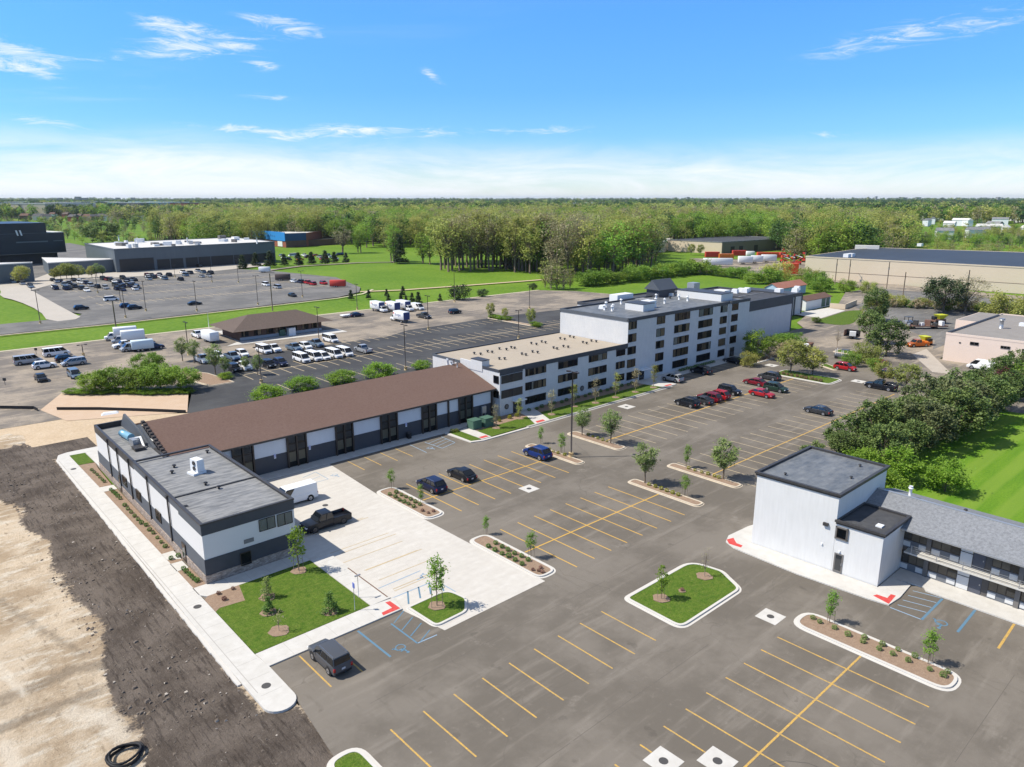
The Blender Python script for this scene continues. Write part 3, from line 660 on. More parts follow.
# paving seams and sealed cracks
M_seal = mat('crack_sealant', (0.075, 0.068, 0.06), .6); M_seam = mat('paving_seam', (0.115, 0.10, 0.085), .9)
mk2 = MB(); rs2 = random.Random(21)
for y_, xa_, xb_ in ((42.3, 24, 83), (29.3, 22, 66), (61.8, 47, 150), (80.6, 49, 146), (44.4, 62, 84), (10.5, 20, 66)):
    xs_ = xa_
    while xs_ < xb_:
        l_ = rs2.uniform(4, 14)
        if rs2.random() < .75: mk2.fbox(Fr((xs_, y_), (min(xb_, xs_ + l_), y_ + rs2.uniform(-.04, .04))), 0, min(xb_, xs_ + l_) - xs_, .001, .0025, -.02, .02, M_seam)
        xs_ += l_ + .3
struct('paving_seams', mk2)
mk2 = MB()
for _ in range(26):
    x_, y_ = rs2.uniform(22, 125), rs2.uniform(10, 88)
    if 33 < x_ < 47 and y_ > 46 or (x_ > 66 and y_ < 40) or (x_ < 34 and y_ > 50): continue
    a_ = rs2.choice([0, math.pi / 2]) + rs2.uniform(-.35, .35); pts_ = [(x_, y_)]
    for _k in range(rs2.randint(6, 16)):
        a_ += rs2.uniform(-.45, .45); x_ += math.cos(a_) * .7; y_ += math.sin(a_) * .7; pts_.append((x_, y_))
    ribbon(pts_, .055, .0015 + .0002 * (_ % 6), M_seal, mk2)
struct('crack_sealant', mk2)
# back lot lines
mk = MB()
for k in range(38): vline(mk, 60 + 2.9 * k, 147.0, 158.4, M_paleyel, w=.2)
hline(mk, 152.7, 60, 167, M_paleyel, w=.3)
for k in range(19): vline(mk, 62 + 2.9 * k, 133.8, 139.8, M_paleyel, w=.18)
for k in range(20): vline(mk, 92 + 2.9 * k, 167.0, 172.3, M_paleyel, w=.2)
for k in range(14): vline(mk, 155 + 2.9 * k, 133, 145, M_paleyel, w=.2)
hline(mk, 139, 155, 193, M_paleyel, w=.3)
struct('parking_lines', mk)
mk = MB()
for yy in (293, 318, 344, 370):
    hline(mk, yy, 66, 160, M_paleyel, z=-.012, w=.5)
    for k in range(32): vline(mk, 66 + 2.95 * k, yy - 5.5, yy + 5.5, M_paleyel, z=-.014, w=.16)
struct('parking_lines', mk)

# ---- catch basins (concrete square with an iron grate)
def basin(c, s=.85, label='', conc=True):
    t = empty('catch_basin', (c[0], c[1], 0), 0, label, 'drain', 'drain grates set in the paving' )
    if conc:
        m = MB(); m.box(-s, s, -s, s, -.05, .012, M_walk); m.build('concrete_collar', t)
    m = MB(); n = 16; m.prism([(.33 * math.cos(i * math.tau / n), .33 * math.sin(i * math.tau / n)) for i in range(n)], 0, .02, M_iron); m.build('grate', t)
    return t
basin((61.9, 64.7), 1.0, 'square concrete drain collar beside the dark blue car row')
basin(gp(626.5, 406.6), 1.2, 'square white concrete drain collar in the lane by the hotel lawn')
basin(gp(770.5, 616.5), 1.0, 'square concrete drain collar between the grass island and the long mulch island')
basin(gp(663.5, 761), 1.0, 'square concrete drain collar at the bottom edge, left of two')
basin(gp(717.5, 761), 1.0, 'square concrete drain collar at the bottom edge, right of two')
basin(gp(858.5, 381.3), 1.2, 'white concrete drain collar in the lane in front of the black pickup')
basin(gp(771.6, 365.3), 1.2, 'white concrete drain collar at the lane end by the hotel planting')
def cover(c, z, label):
    m = MB(); n = 18; m.prism([(c[0] + .36 * math.cos(i * math.tau / n), c[1] + .36 * math.sin(i * math.tau / n)) for i in range(n)], z, z + .015, M_iron)
    tag(m.build('manhole_cover'), label, 'manhole cover', 'round iron covers')
cover(gp(266.3, 687), ZW, 'round iron manhole cover on the rounded end of the long sidewalk')
cover(gp(197.6, 607.8), ZW, 'round iron manhole cover on the sidewalk beside the mulch bed corner')
cover(gp(73.6, 469.8), ZW, 'round iron cover on the far end of the long sidewalk beside the small lawn')
cover(gp(325.3, 505.3), .006, 'round iron cover on the concrete court between the white van and pickup')
# ================================================================== buildings
M_siding = mat('white_siding', (0.64, 0.625, 0.60), 0.7, noise=[(1.0, 0.2, (0.6, 0.6, 0.58)), (5, 0.22, (0.60, 0.61, 0.61), (.3, .3, 8))])
M_stucco = mat('white_stucco', (0.66, 0.655, 0.635), 0.85, noise=[(0.35, 0.4, (0.58, 0.575, 0.555)), (1.4, .35, (.53, .525, .505), (3, 3, .35))], bump=(22, .3, .02))
M_pblock = mat('painted_block', (0.66, 0.68, 0.70), 0.8, noise=[(0.4, 0.3, (0.58, 0.60, 0.62)), (1.2, .2, (.52, .54, .56), (2, 2, .5))], bump=(6, .2, .02))
M_char = mat('charcoal_panel', (0.052, 0.056, 0.066), 0.55, noise=[(0.8, 0.35, (0.075, 0.08, 0.09))])
M_char2 = mat('slate_panel', (0.085, 0.095, 0.11), 0.6, noise=[(0.8, 0.3, (0.11, 0.12, 0.135))])
M_cap = mat('dark_metal_cap', (0.05, 0.047, 0.047), 0.45, metal=.2, noise=[(2, .4, (.09, .085, .08))])
M_fr = mat('window_frame', (0.05, 0.038, 0.03), 0.5)
M_frgrey = mat('grey_frame', (0.16, 0.15, 0.14), 0.5)
M_room = mat('dim_room', (0.045, 0.042, 0.04), 0.8)
M_roomtan = mat('curtain_cloth', (0.55, 0.36, 0.20), 0.9, noise=[(3, .5, (.38, .26, .16))], var=.5)
M_blind = mat('pale_blind', (0.75, 0.66, 0.52), 0.9)
M_pane = pane_mat()
M_stone = mat('ledge_stone', (0.34, 0.27, 0.22), 0.9, noise=[(1.6, 1.0, (0.13, 0.105, 0.095), (1, 1, 2.2)), (2.4, .95, (.52, .44, .37), (1, 1, 2.5)), (4, .7, (.2, .15, .12), (1, 1, 2))], bump=(4, .9, .08))
M_roofgrey = mat('grey_membrane', (0.125, 0.132, 0.14), 0.75, noise=[(0.22, 0.9, (0.20, 0.205, 0.21)), (1.1, .7, (0.085, 0.09, 0.098)), (.8, .7, (.33, .325, .315), (.6, 3, 1), R(45))])
M_roofblue = mat('blue_grey_membrane', (0.075, 0.088, 0.105), 0.6, noise=[(0.3, 0.8, (0.15, 0.165, 0.18)), (1.3, .5, (0.07, 0.08, 0.098)), (.55, .35, (.32, .32, .31), (1, 2.5, 1))])
M_rooftan = mat('tan_gravel_roof', (0.36, 0.305, 0.24), 0.95, noise=[(0.25, 0.6, (0.28, 0.24, 0.19)), (1.5, .4, (.42, .36, .28)), (9, .35, (.46, .40, .32))])
M_roofblack = mat('black_membrane', (0.045, 0.046, 0.05), 0.7, noise=[(0.3, 0.5, (0.075, 0.075, 0.078)), (1.5, .3, (.12, .12, .12))])
def shingle_mat(name, c1, c2, c3, sc):
    m = mat(name, c1, 0.9, spec=.15, noise=[(0.25, .35, c2), (sc, 0.75, c3, (1, 1, 1)), (sc * 2.3, 0.5, c2, (3.0, 1, 1))]); return m
M_shin_br = shingle_mat('brown_shingle', (0.155, 0.098, 0.078), (0.185, 0.125, 0.102), (0.115, 0.070, 0.055), 3.2)
M_shin_gr = shingle_mat('grey_shingle', (0.20, 0.21, 0.225), (0.30, 0.31, 0.325), (0.09, 0.095, 0.105), 3.4)
M_white = mat('white_metal', (0.72, 0.73, 0.73), 0.5, noise=[(2, .25, (.6, .6, .6))])
M_steel = mat('galvanised_steel', (0.42, 0.43, 0.44), 0.4, metal=.6)
M_dkgreen = mat('green_enamel', (0.07, 0.14, 0.10), 0.5, noise=[(2, .3, (.1, .18, .13))])
M_rust = mat('worn_roof_edge', (0.06, 0.05, 0.045), 0.7)

def window(b, fr, s0, s1, z0, z1, n=2, curt=0.5, fm=None, t=.06, d=.0, name='window', cm=None, rails=()):
    """frame with mullions (sub-parts: pane, curtain); the dim room shows behind the glass"""
    fm = fm or M_fr; m = MB()
    m.fbox(fr, s0, s1, z0, z1, d + .004, d + .02, M_room)
    m.fbox(fr, s0, s1, z0, z0 + t, d + .02, d + .10, fm); m.fbox(fr, s0, s1, z1 - t, z1, d + .02, d + .10, fm)
    m.fbox(fr, s0, s0 + t, z0 + t, z1 - t, d + .02, d + .10, fm); m.fbox(fr, s1 - t, s1, z0 + t, z1 - t, d + .02, d + .10, fm)
    w = s1 - s0
    for i in range(1, n): c = s0 + w * i / n; m.fbox(fr, c - t / 2, c + t / 2, z0 + t, z1 - t, d + .02, d + .095, fm)
    for r in rails: m.fbox(fr, s0 + t, s1 - t, r - t / 2, r + t / 2, d + .02, d + .09, fm)
    o = m.build(name, b)
    p = MB(); p.face([fr(s0 + t, d + .075, z0 + t), fr(s1 - t, d + .075, z0 + t), fr(s1 - t, d + .075, z1 - t), fr(s0 + t, d + .075, z1 - t)], M_pane); p.build('pane', o)
    if curt > 0:
        for i in range(n):
            if random.random() < curt:
                c = MB()
                a0 = s0 + w * i / n + t; a1 = s0 + w * (i + 1) / n - t; k = random.choice((1, 1, .7, .45)); off = random.choice((0, 1))
                ww = (a1 - a0) * k; a0 = a0 + (a1 - a0 - ww) * off
                cc = cm or random.choice((M_roomtan, M_roomtan, M_roomtan, M_blind))
                if random.random() < .75: cc = cm or M_roomtan
                nf = 6
                for q in range(nf):  # folds
                    x0 = a0 + ww * q / nf; x1 = a0 + ww * (q + 1) / nf; dd = .035 + (.015 if q % 2 else 0)
                    c.face([fr(x0, d + dd, z0 + t), fr(x1, d + .085 - dd, z0 + t), fr(x1, d + .085 - dd, z1 - t), fr(x0, d + dd, z1 - t)], cc)
                c.build('curtain', o)
    return o
def door(b, fr, s0, s1, z0, z1, m_=None, d=.0, glass=True):
    m = MB(); m_ = m_ or M_fr; m.fbox(fr, s0, s1, z0, z1, d + .004, d + .05, m_)
    o = m.build('door', b)
    if glass:
        p = MB(); t = .14; p.fbox(fr, s0 + t, s1 - t, z0 + t * 1.6, z1 - t, d + .05, d + .058, glass_mat('door_glass')); p.build('pane', o)
    h = MB(); h.fbox(fr, s1 - .14, s1 - .09, z0 + .85, z0 + 1.1, d + .058, d + .10, M_steel); h.build('handle', o)
    return o
def flatroof(b, poly, zr, zt, roofm, capm, pw=.28, name='roof', para='parapet'):
    m = MB(); m.sheet(offset(poly, pw * .5), zr, roofm); m.build(name, b)
    m = MB(); m.ring(offset(poly, -.05), offset(poly, pw), zr - .35, zt, capm); m.build(para, b)
def part(b, name, fn):
    m = MB(); fn(m); return m.build(name, b)
def vent(b, x, y, z, kind=0, s=1.0):
    m = MB()
    if kind == 0: m.tube([(x, y, z), (x, y, z + .22 * s)], .11 * s, M_black, 8); m.tube([(x, y, z + .22 * s), (x, y, z + .36 * s)], [.24 * s, .16 * s], M_cap, 8)
    elif kind == 1: m.tube([(x, y, z), (x, y, z + .6 * s)], .13 * s, M_white, 8); m.tube([(x, y, z + .6 * s), (x, y, z + .8 * s)], [.22 * s, .05 * s], M_white, 8)
    elif kind == 2: m.obox((x, y), .35 * s, .35 * s, z, z + .45 * s, .2, M_white, .8, .8)
    return m.build('roof_vent', b)

# ---- B1 front office block -----------------------------------------------------
b = empty('office_building', (26.2, 68.3, 0), 0, 'two-storey white and charcoal office block with flat grey roof beside the front lawn', 'building')
b.location = (0, 0, 0)
FO = [(21.42, 68.28), (30.95, 68.28), (30.95, 91.75), (25.6, 91.75), (25.9, 110.9), (22.2, 110.9)]
part(b, 'wall', lambda m: (m.prism([(21.42, 68.28), (30.95, 68.28), (30.95, 91.75), (21.85, 91.75)], -.2, 6.0, M_siding), m.prism([(21.85, 91.751), (25.6, 91.751), (25.9, 110.9), (22.2, 110.9)], -.2, 5.62, M_siding)))
FSd = Fr((22.2, 110.9), (21.42, 68.28)); FFr = Fr((21.42, 68.28), (30.95, 68.28)); FRt = Fr((30.95, 68.28), (30.95, 91.75)); FBk = Fr((25.9, 110.9), (22.2, 110.9))
def S(y): return 110.9 - y
def bands(m):
    m.fbox(FFr, -.03, 9.56, .92, 2.64, 0, .05, M_char); m.fbox(FFr, -.03, 9.56, 5.22, 6.30, 0, .06, M_char)
    m.fbox(FSd, 0, 42.65, .92, 2.66, 0, .05, M_char2)
    m.fbox(FSd, 35.8, 42.68, 5.22, 6.30, 0, .06, M_char2); m.fbox(FSd, 0, 35.8, 5.55, 6.30, 0, .06, M_char2)
    m.fbox(FRt, -.03, 23.4, .92, 2.64, 0, .05, M_char); m.fbox(FRt, -.03, 23.4, 5.22, 6.3, 0, .06, M_char)
    m.fbox(FBk, 0, 3.7, 5.55, 6.3, 0, .06, M_char2)
part(b, 'charcoal_panels', bands)
def stone(m):
    m.fbox(FFr, -.1, 9.6, -.1, .92, 0, .10, M_stone); m.fbox(FFr, -.12, 9.62, .92, .98, 0, .14, M_stone)
    m.fbox(FSd, 0, 42.7, -.1, .92, 0, .10, M_stone); m.fbox(FSd, 0, 42.72, .92, .98, 0, .14, M_stone); m.fbox(FRt, 0, 12, -.1, .92, 0, .1, M_stone)
part(b, 'stone_base', stone)
m = MB(); m.sheet([(21.6, 68.4), (30.8, 68.4), (30.8, 91.6), (21.9, 91.6)], 6.08, M_roofgrey); m.build('roof', b)
m = MB(); m.sheet([(22.0, 91.9), (25.55, 91.9), (25.8, 110.8), (22.3, 110.8)], 5.7, M_roofgrey); m.build('lower_roof', b)
def par(m):
    m.ring(offset(FO[:3] + [(21.85, 91.75)], -.085), offset(FO[:3] + [(21.85, 91.75)], .24), 6.26, 6.44, M_cap)
    for f, s0, s1 in ((FSd, 0, 19.2), (FBk, 0, 3.7)): m.fbox(f, s0, s1, 5.4, 6.44, -.24, .065, M_cap)
    m.fbox(Fr((25.7, 92.0), (25.9, 110.9)), 0, 18.9, 5.4, 5.95, -.1, .1, M_cap)
part(b, 'parapet', par)
part(b, 'roof_seam', lambda m: m.fbox(Fr((21.8, 77.6), (30.8, 77.6)), 0, 9.0, 6.08, 6.20, -.11, .11, M_roofblack))
def scup_shade(m): m.obox((22.0, 74.6), .35, .25, 6.09, 6.13, 0, M_black)  # flat black patch drawn in as the scupper's shadow
part(b, 'scupper_shadow', scup_shade)
for (s0, s1, z0, z1, n) in ((5.66, 7.4, 3.84, 5.15, 2), (7.62, 9.28, 3.78, 5.12, 2)): window(b, FFr, s0, s1, z0, z1, n, 1.0, cm=M_blind, t=.05)
window(b, FFr, 3.42, 4.52, .80, 2.2, 1, 0, d=.105)
m = MB(); m.fbox(FFr, 3.98, 5.0, 3.04, 3.47, 0, .05, M_frgrey); m.fbox(FFr, 4.03, 4.95, 3.09, 3.42, .05, .055, mat('grille_grey', (.22, .22, .22), .6, noise=[(30, .6, (.08, .08, .08))])); m.build('wall_grille', b)
for y in (82.9, 90.7, 96.9, ): window(b, FSd, S(y) - .95, S(y) + .95, 1.72, 2.95, 3, .4, d=.05, t=.05)
window(b, FRt, 14, 16, 3.8, 5.1, 2, .8)
door(b, FSd, S(75.0), S(73.9), .12, 2.2, d=.10); door(b, FSd, S(99.9), S(98.9), .12, 2.3, d=.10)
for y in (78.4, 85.9, 93.6, 99.0, 103.6):
    m = MB(); a = S(y); m.fbox(FSd, a - .10, a + .10, .9, 6.1, .065, .19, M_cap); m.fbox(FSd, a - .2, a + .2, 5.9, 6.25, .065, .26, M_cap); m.build('downspout', b)
for x, y, k in ((25.07, 87.06, 0), (24.24, 85.26, 0), (29.88, 89.6, 0), (25.8, 79.0, 0), (26.48, 76.96, 0)): vent(b, x, y, 6.08, k, 1.1)
# rooftop cooling unit with two fan grilles
u = MB(); u.obox((26.6, 83.6), .45, .75, 6.35, 7.75, R(12), M_white, .95, .95); u.obox((26.4, 83.4), .8, .7, 6.08, 6.33, R(12), M_white)
uo = u.build('cooling_unit', b)
for zz in (6.72, 7.36):
    f = MB(); c = Vector((26.6, 83.6)); aa = R(12)
    for dd in (-.36,):
        q = c + Vector((math.cos(aa), math.sin(aa))) * -.47 + Vector((-math.sin(aa), math.cos(aa))) * (-.1)
        f.tube([(q.x, q.y, zz), (q.x - .06, q.y - .01, zz)], .27, M_cap, 14)
    f.build('fan_grille', uo)
u = MB(); u.tube([(24.0, 104.2, 6.5), (24.3, 101.2, 6.5)], .5, mat('bluish_duct', (.22, .42, .52), .4, metal=.3), 10); u.obox((24.4, 99.8), .55, .7, 5.75, 6.7, .1, M_steel); u.obox((24.2, 98.0), .6, .8, 5.75, 6.1, 0, M_cap)
u.obox((24.1, 102.6), .3, 1.6, 5.72, 6.0, .05, M_steel); u.tube([(24.4, 99.8, 6.7), (24.9, 99.2, 6.95), (24.9, 98, 5.9)], .15, M_white, 8)
u.build('rooftop_machinery', b)

# ---- B2 long wing with the brown gable roof --------------------------------------
b = empty('long_building', (0, 0, 0), 0, 'long low white and charcoal wing under a brown shingle gable roof', 'building')
WX0, WX1, WY0, WY1, ZE, ZR = 25.9, 79.8, 92.95, 111.4, 4.85, 8.0
part(b, 'wall', lambda m: m.prism([(WX0, WY0), (WX1, WY0), (WX1, WY1), (WX0, WY1)], -.1, ZE, M_pblock))
FW = Fr((0, WY0), (80, WY0))
part(b, 'charcoal_base', lambda m: m.fbox(FW, 31.1, 79.8, .1, 2.5, 0, .05, M_char))
def gable(m, x0, x1, yr, ye0, ye1, ze, zr, mt, th=.14, ov=0):
    for (ya, za), (yb, zb) in (((ye0, ze), (yr, zr)), ((yr, zr), (ye1, ze))):
        m.hexa([(x0, ya, za - th), (x1, ya, za - th), (x1, yb, zb - th), (x0, yb, zb - th)], [(x0, ya, za), (x1, ya, za), (x1, yb, zb), (x0, yb, zb)], mt)
RO = MB(); gable(RO, WX0 + .35, 80.35, 102.3, 92.3, 112.3, 5.05, 8.0, M_shin_br); ro = RO.build('roof', b)
part(b, 'eave_trim', lambda m: (m.box(WX0 + .3, 80.36, 92.22, 92.34, 4.78, 5.03, M_cap), m.box(WX0 + .3, 80.36, 112.26, 112.38, 4.78, 5.03, M_cap)))
def gw(m):
    for x in (WX0 - .25,):
        m.hexa([(x, 92.9, 4.8), (x, 102.3, 7.75), (x, 111.5, 4.8)], [(x + .3, 92.9, 4.8), (x + .3, 102.3, 7.75), (x + .3, 111.5, 4.8)], M_char2 if x < 30 else M_pblock)
part_g = lambda m: (
    m.hexa([(25.45, 96.5, 5.3), (25.45, 102.3, 7.2), (25.45, 108.5, 7.9), (25.45, 110.8, 5.6)], [(25.7, 96.5, 5.3), (25.7, 102.3, 7.2), (25.7, 108.5, 7.9), (25.7, 110.8, 5.6)], M_char2))
part(b, 'gable_parapet', part_g)
part(b, 'gable_wall', gw)
part(b, 'end_gable', lambda m: m.hexa([(WX1 - .05, 92.9, 4.8), (WX1 - .05, 102.3, 7.75), (WX1 - .05, 111.5, 4.8)], [(WX1 + .25, 92.9, 4.8), (WX1 + .25, 102.3, 7.75), (WX1 + .25, 111.5, 4.8)], M_pblock))
def steps(m):   # stepped edge of the shingles along the gable
    for k in range(13):
        y0 = 92.3 + k * .78; z0 = 5.05 + (y0 - 92.3) * .295
        m.box(WX0 + .05, WX0 + .45, y0, y0 + .62, z0 + .02, z0 + .42, M_rust)
part(b, 'gable_trim', steps)
bays = [(34.1, 37.0), (41.8, 44.75), (49.4, 52.3), (57.1, 60.15), (64.85, 67.75), (72.4, 75.35)]
M_creamin = mat('cream_lobby_blind', (.42, .36, .25), .9)  # one even cream for the blinds behind the entry panes
for s0, s1 in bays:
    e = MB(); mid = (s0 + s1) / 2
    for c in (s0 + .07, mid, s1 - .07): e.fbox(FW, c - .11, c + .11, .0, ZE - .05, .05, .32, M_fr)
    for z in (2.35, 3.45): e.fbox(FW, s0, s1, z, z + .14, .05, .12, M_fr)
    e.fbox(FW, s0, s1, .1, ZE - .05, .052, .06, M_room); eo = e.build('entry_frame', b)
    for k, (a, c) in enumerate(((s0 + .18, mid - .11), (mid + .11, s1 - .18))):
        p = MB(); p.face([FW(a, .11, .15), FW(c, .11, .15), FW(c, .11, ZE - .1), FW(a, .11, ZE - .1)], M_pane); p.build('pane', eo)
        q = MB(); q.fbox(FW, a + .12, c - .1, 1.0 if k else .9, 2.3, .065, .07, M_creamin)
        q.fbox(FW, a + .05, c - .05, 2.55, 3.4, .065, .07, M_frgrey); q.fbox(FW, a + .05, c - .05, 3.65, 4.6, .065, .07, M_frgrey); q.build('blind', eo)
for s in (70.2, 79.65): part(b, 'pilaster', lambda m: m.fbox(FW, s - .12, s + .12, 0, ZE - .05, .05, .3, M_fr))
M_signblue = mat('sign_blue', (.12, .16, .5), .5); M_signwhite = mat('sign_white', (.75, .75, .78), .5)
for s, z in ((40.0, 2.15), (45.25, 2.2), (61.85, 2.1)):
    m = MB(); m.fbox(FW, s - .16, s + .16, z, z + .42, .052, .07, M_signblue); m.fbox(FW, s - .13, s + .13, z + .04, z + .38, .07, .075, M_signwhite); m.fbox(FW, s - .08, s + .08, z + .12, z + .3, .075, .078, M_signblue)
    m.fbox(FW, s - .14, s + .14, z - .2, z - .03, .052, .07, M_signwhite)
    tag(m.build('parking_sign'), {40.0: 'small accessible parking sign on the long wing wall, nearest the office block', 45.25: 'small blue and white sign on the wing wall right of the second glazed entry', 61.85: 'small white and blue sign on the wing wall right of the fourth glazed entry'}[s], 'sign', 'wall signs along the long wing')
for P_, r_, mm_ in (([(78.9, 104.2, 7.2), (78.9, 104.2, 8.5), (78.3, 103.6, 8.7)], .22, M_white), ([(79.5, 103.2, 7.4), (79.5, 103.2, 8.7)], .16, M_steel), ([(78.2, 102.2, 7.8), (78.2, 102.2, 8.6)], .2, M_white), ([(78.6, 101.0, 7.5), (78.6, 101.0, 8.6)], .1, M_steel)): part(b, 'roof_duct', lambda m: m.tube(P_, r_, mm_, 8))
t = MB(); t.obox((61.7 + .2, 92.3), .3, .3, .12, 1.0, 0, M_black); t.obox((61.9, 92.3), .34, .34, 1.0, 1.12, 0, M_cap, .8, .8)
tag(t.build('trash_bin'), 'black litter bin standing on the walk against the long wing wall', 'litter bin')

# ---- B3 three storey block --------------------------------------------------------
M_brickwhite = mat('white_painted_brick', (0.60, 0.585, 0.56), 0.85, noise=[(0.35, 0.4, (0.48, 0.49, 0.50)), (2.0, 0.35, (0.40, 0.41, 0.42), (2, 2, .3)), (1.0, .35, (.62, .63, .64), (.4, .4, 9))], bump=(9, .25, .02))
b = empty('three_storey_building', (0, 0, 0), 0, 'three-storey white brick block with a tan gravel roof beside the brown-roofed wing', 'building')
X3, Y3, YB = 80.5, 91.6, 111.0
part(b, 'wall', lambda m: m.prism([(X3, Y3), (115.0, Y3), (115.0, YB), (X3, YB)], -.2, 7.9, M_brickwhite))
F3 = Fr((0, Y3), (200, Y3)); L3 = Fr((X3, YB), (X3, Y3))
m = MB(); m.sheet([(80.7, 91.8), (114.9, 91.8), (114.9, 110.8), (80.7, 110.8)], 8.12, M_rooftan); m.build('roof', b)
def p3(m):
    m.fbox(F3, 80.45, 85.85, 7.4, 8.36, 0, .10, M_char); m.fbox(F3, 85.85, 115.0, 7.76, 8.55, 0, .16, M_char)
    for a, c in ((86.5, 91.75), (94.9, 100.2), (103.35, 108.7), (111.5, 114.95)): m.fbox(F3, a, c, 7.5, 7.77, 0, .08, M_char)
    m.fbox(F3, 80.45, 115.0, 8.3, 8.42, -.3, .02, M_cap); m.box(X3 - .05, 115, YB - .25, YB + .05, 7.9, 8.35, M_char)
    m.box(X3 - .06, X3 + .2, 91.8, 96.2, 7.9, 8.36, M_char); m.box(X3 - .06, X3 + .2, 102.5, YB, 7.9, 8.3, M_char2)
part(b, 'parapet', p3)
def p3w(m):
    m.box(X3 - .1, X3 + 1.6, 96.2, 99.3, 7.3, 9.2, M_brickwhite); m.box(X3 - .13, X3 + 1.65, 96.15, 99.35, 9.2, 9.32, M_cap)
    m.box(X3 - .1, X3 + .25, 99.3, 102.4, 7.3, 8.75, M_brickwhite)
part(b, 'parapet_wall', p3w)
for z0, z1 in ((6.28, 7.72), (3.66, 5.1), (1.08, 2.45)):
    for s0, s1, n in ((86.55, 91.7, 5), (94.92, 100.15, 4), (103.35, 108.65, 4), (111.55, 114.3, 2)): window(b, F3, s0, s1, z0, z1, n, .8 if z0 > 2 else .15)
for z0, z1 in ((5.88, 7.3), (3.22, 4.65)): window(b, F3, 80.85, 85.8, z0, z1, 2, 1.0, cm=mat('tinted_blind', (.28, .22, .17), .9))
for z0, z1 in ((5.9, 7.25), (3.3, 4.6)): window(b, L3, YB - 93.2, YB - 91.85, z0, z1, 1, .6)
d3 = door(b, F3, 83.6, 84.55, .12, 2.2); door(b, F3, 84.65, 85.6, .12, 2.2)
m = MB(); m.fbox(F3, 83.3, 86.0, 2.35, 2.5, 0, 1.1, M_white); m.build('door_canopy', b)
m = MB(); m.tube([F3(82.05, .02, 1.6), F3(82.05, .09, 1.6)], .48, M_cap, 16, False); m.tube([F3(82.05, .09, 1.6), F3(82.05, .11, 1.6)], .33, M_frgrey, 16, False); m.build('round_plaque', b)
m = MB(); m.tube([F3(101.6, .02, 1.5), F3(101.6, .09, 1.5)], .52, M_cap, 16, False); m.tube([F3(101.6, .09, 1.5), F3(101.6, .11, 1.5)], .36, M_frgrey, 16, False); m.build('round_plaque', b)
for z in (5.85, 3.2):
    for s in (88.0, 91.0, 96.4, 99, 104.8, 107.6, 113): part(b, 'air_grille', lambda m: m.fbox(F3, s - .5, s + .5, z, z + .24, 0, .04, mat('vent_grey', (.48, .5, .52), .6)))
for i, (x, y) in enumerate([(93.0, 105.9), (93.6, 104.5), (95.6, 105.3), (95.7, 104.4), (101.5, 105.7), (101.6, 104.3), (104.3, 105.5), (104.2, 104.3), (92.9, 99.3), (92.9, 98.2), (95.8, 99.4), (96.1, 98.3), (86.9, 99.0), (87.6, 98.3), (101.6, 99.4), (101.4, 98.25), (104.1, 99.1), (104.3, 98.0), (109.7, 105.4), (109.8, 104.2), (112.9, 105.6), (112.7, 104.3), (110.1, 99.3), (109.9, 98.1), (112.6, 99.2), (112.8, 98.05), (86.5, 105.8), (87, 104.5), (89.6, 105.5), (89.8, 104.4)]): vent(b, x, y, 8.12, 0, 1.25)

# ---- B4 five storey block ---------------------------------------------------------
b = empty('five_storey_building', (0, 0, 0), 0, 'tall five-storey white hotel block with dark roof edge and rooftop penthouses', 'building')
part(b, 'wall', lambda m: m.prism([(115.02, Y3), (151.7, Y3), (152.0, Y3 + .5), (153.1, Y3 + .5), (153.3, Y3), (161.5, Y3), (161.5, 110.6), (115.02, 110.6)], -.2, 13.0, M_brickwhite))
F5 = F3; L5 = Fr((115.02, 110.6), (115.02, Y3))
m = MB(); m.sheet([(115.2, 91.8), (161.4, 91.8), (161.4, 110.4), (115.2, 110.4)], 13.28, M_roofblue); m.build('roof', b)
def p5(m):
    m.fbox(F5, 114.9, 151.7, 12.95, 13.62, -.25, .12, M_char); m.fbox(F5, 153.2, 161.55, 12.95, 13.62, -.25, .12, M_char); m.fbox(Fr((151.7, Y3 + .4), (153.2, Y3 + .4)), 0, 1.5, 12.95, 13.55, -.2, .05, M_char)
    m.fbox(L5, -.05, 19.1, 12.95, 13.62, -.25, .12, M_char2); m.box(115, 161.5, 110.4, 110.68, 12.8, 13.62, M_char); m.box(161.3, 161.6, 91.8, 110.4, 12.9, 13.62, M_char)
    for a, c in ((114.95, 117.75), (148.7, 151.6), (153.4, 156.4)): m.fbox(F5, a, c, 12.8, 12.96, 0, .08, M_char)
part(b, 'parapet', p5)
cols = ((115.1, 117.7, 2), (124.5, 127.3, 2), (130.85, 136.4, 4), (139.95, 145.4, 3), (148.7, 151.5, 1), (153.55, 156.3, 1))
for z0, z1, c in ((11.3, 12.95, 1.0), (8.65, 10.35, .75), (6.1, 7.7, .75), (3.35, 5.05, .85), (.8, 2.42, .1)):
    for i, (s0, s1, n) in enumerate(cols):
        if z0 < 1 and i == 5: continue
        if z0 < 1 and i == 0: window(b, F5, 115.1, 118.9, .75, 2.4, 2, 0); continue
        window(b, F5, s0, s1, z0, z1, n, c)
door(b, F5, 119.3, 120.9, .12, 2.25); door(b, F5, 154.0, 155.9, .12, 2.3)
m = MB(); m.fbox(F5, 118.6, 121.8, 2.4, 2.55, 0, 1.3, M_white); m.build('door_canopy', b)
for z in (10.9, 8.25, 5.7, 2.95):
    for s in (116.4, 125.9, 132.3, 135, 141.4, 144, 150.1, 154.9): part(b, 'air_grille', lambda m: m.fbox(F5, s - .5, s + .5, z, z + .26, 0, .04, mat('vent_grey', (.48, .5, .52), .6)))
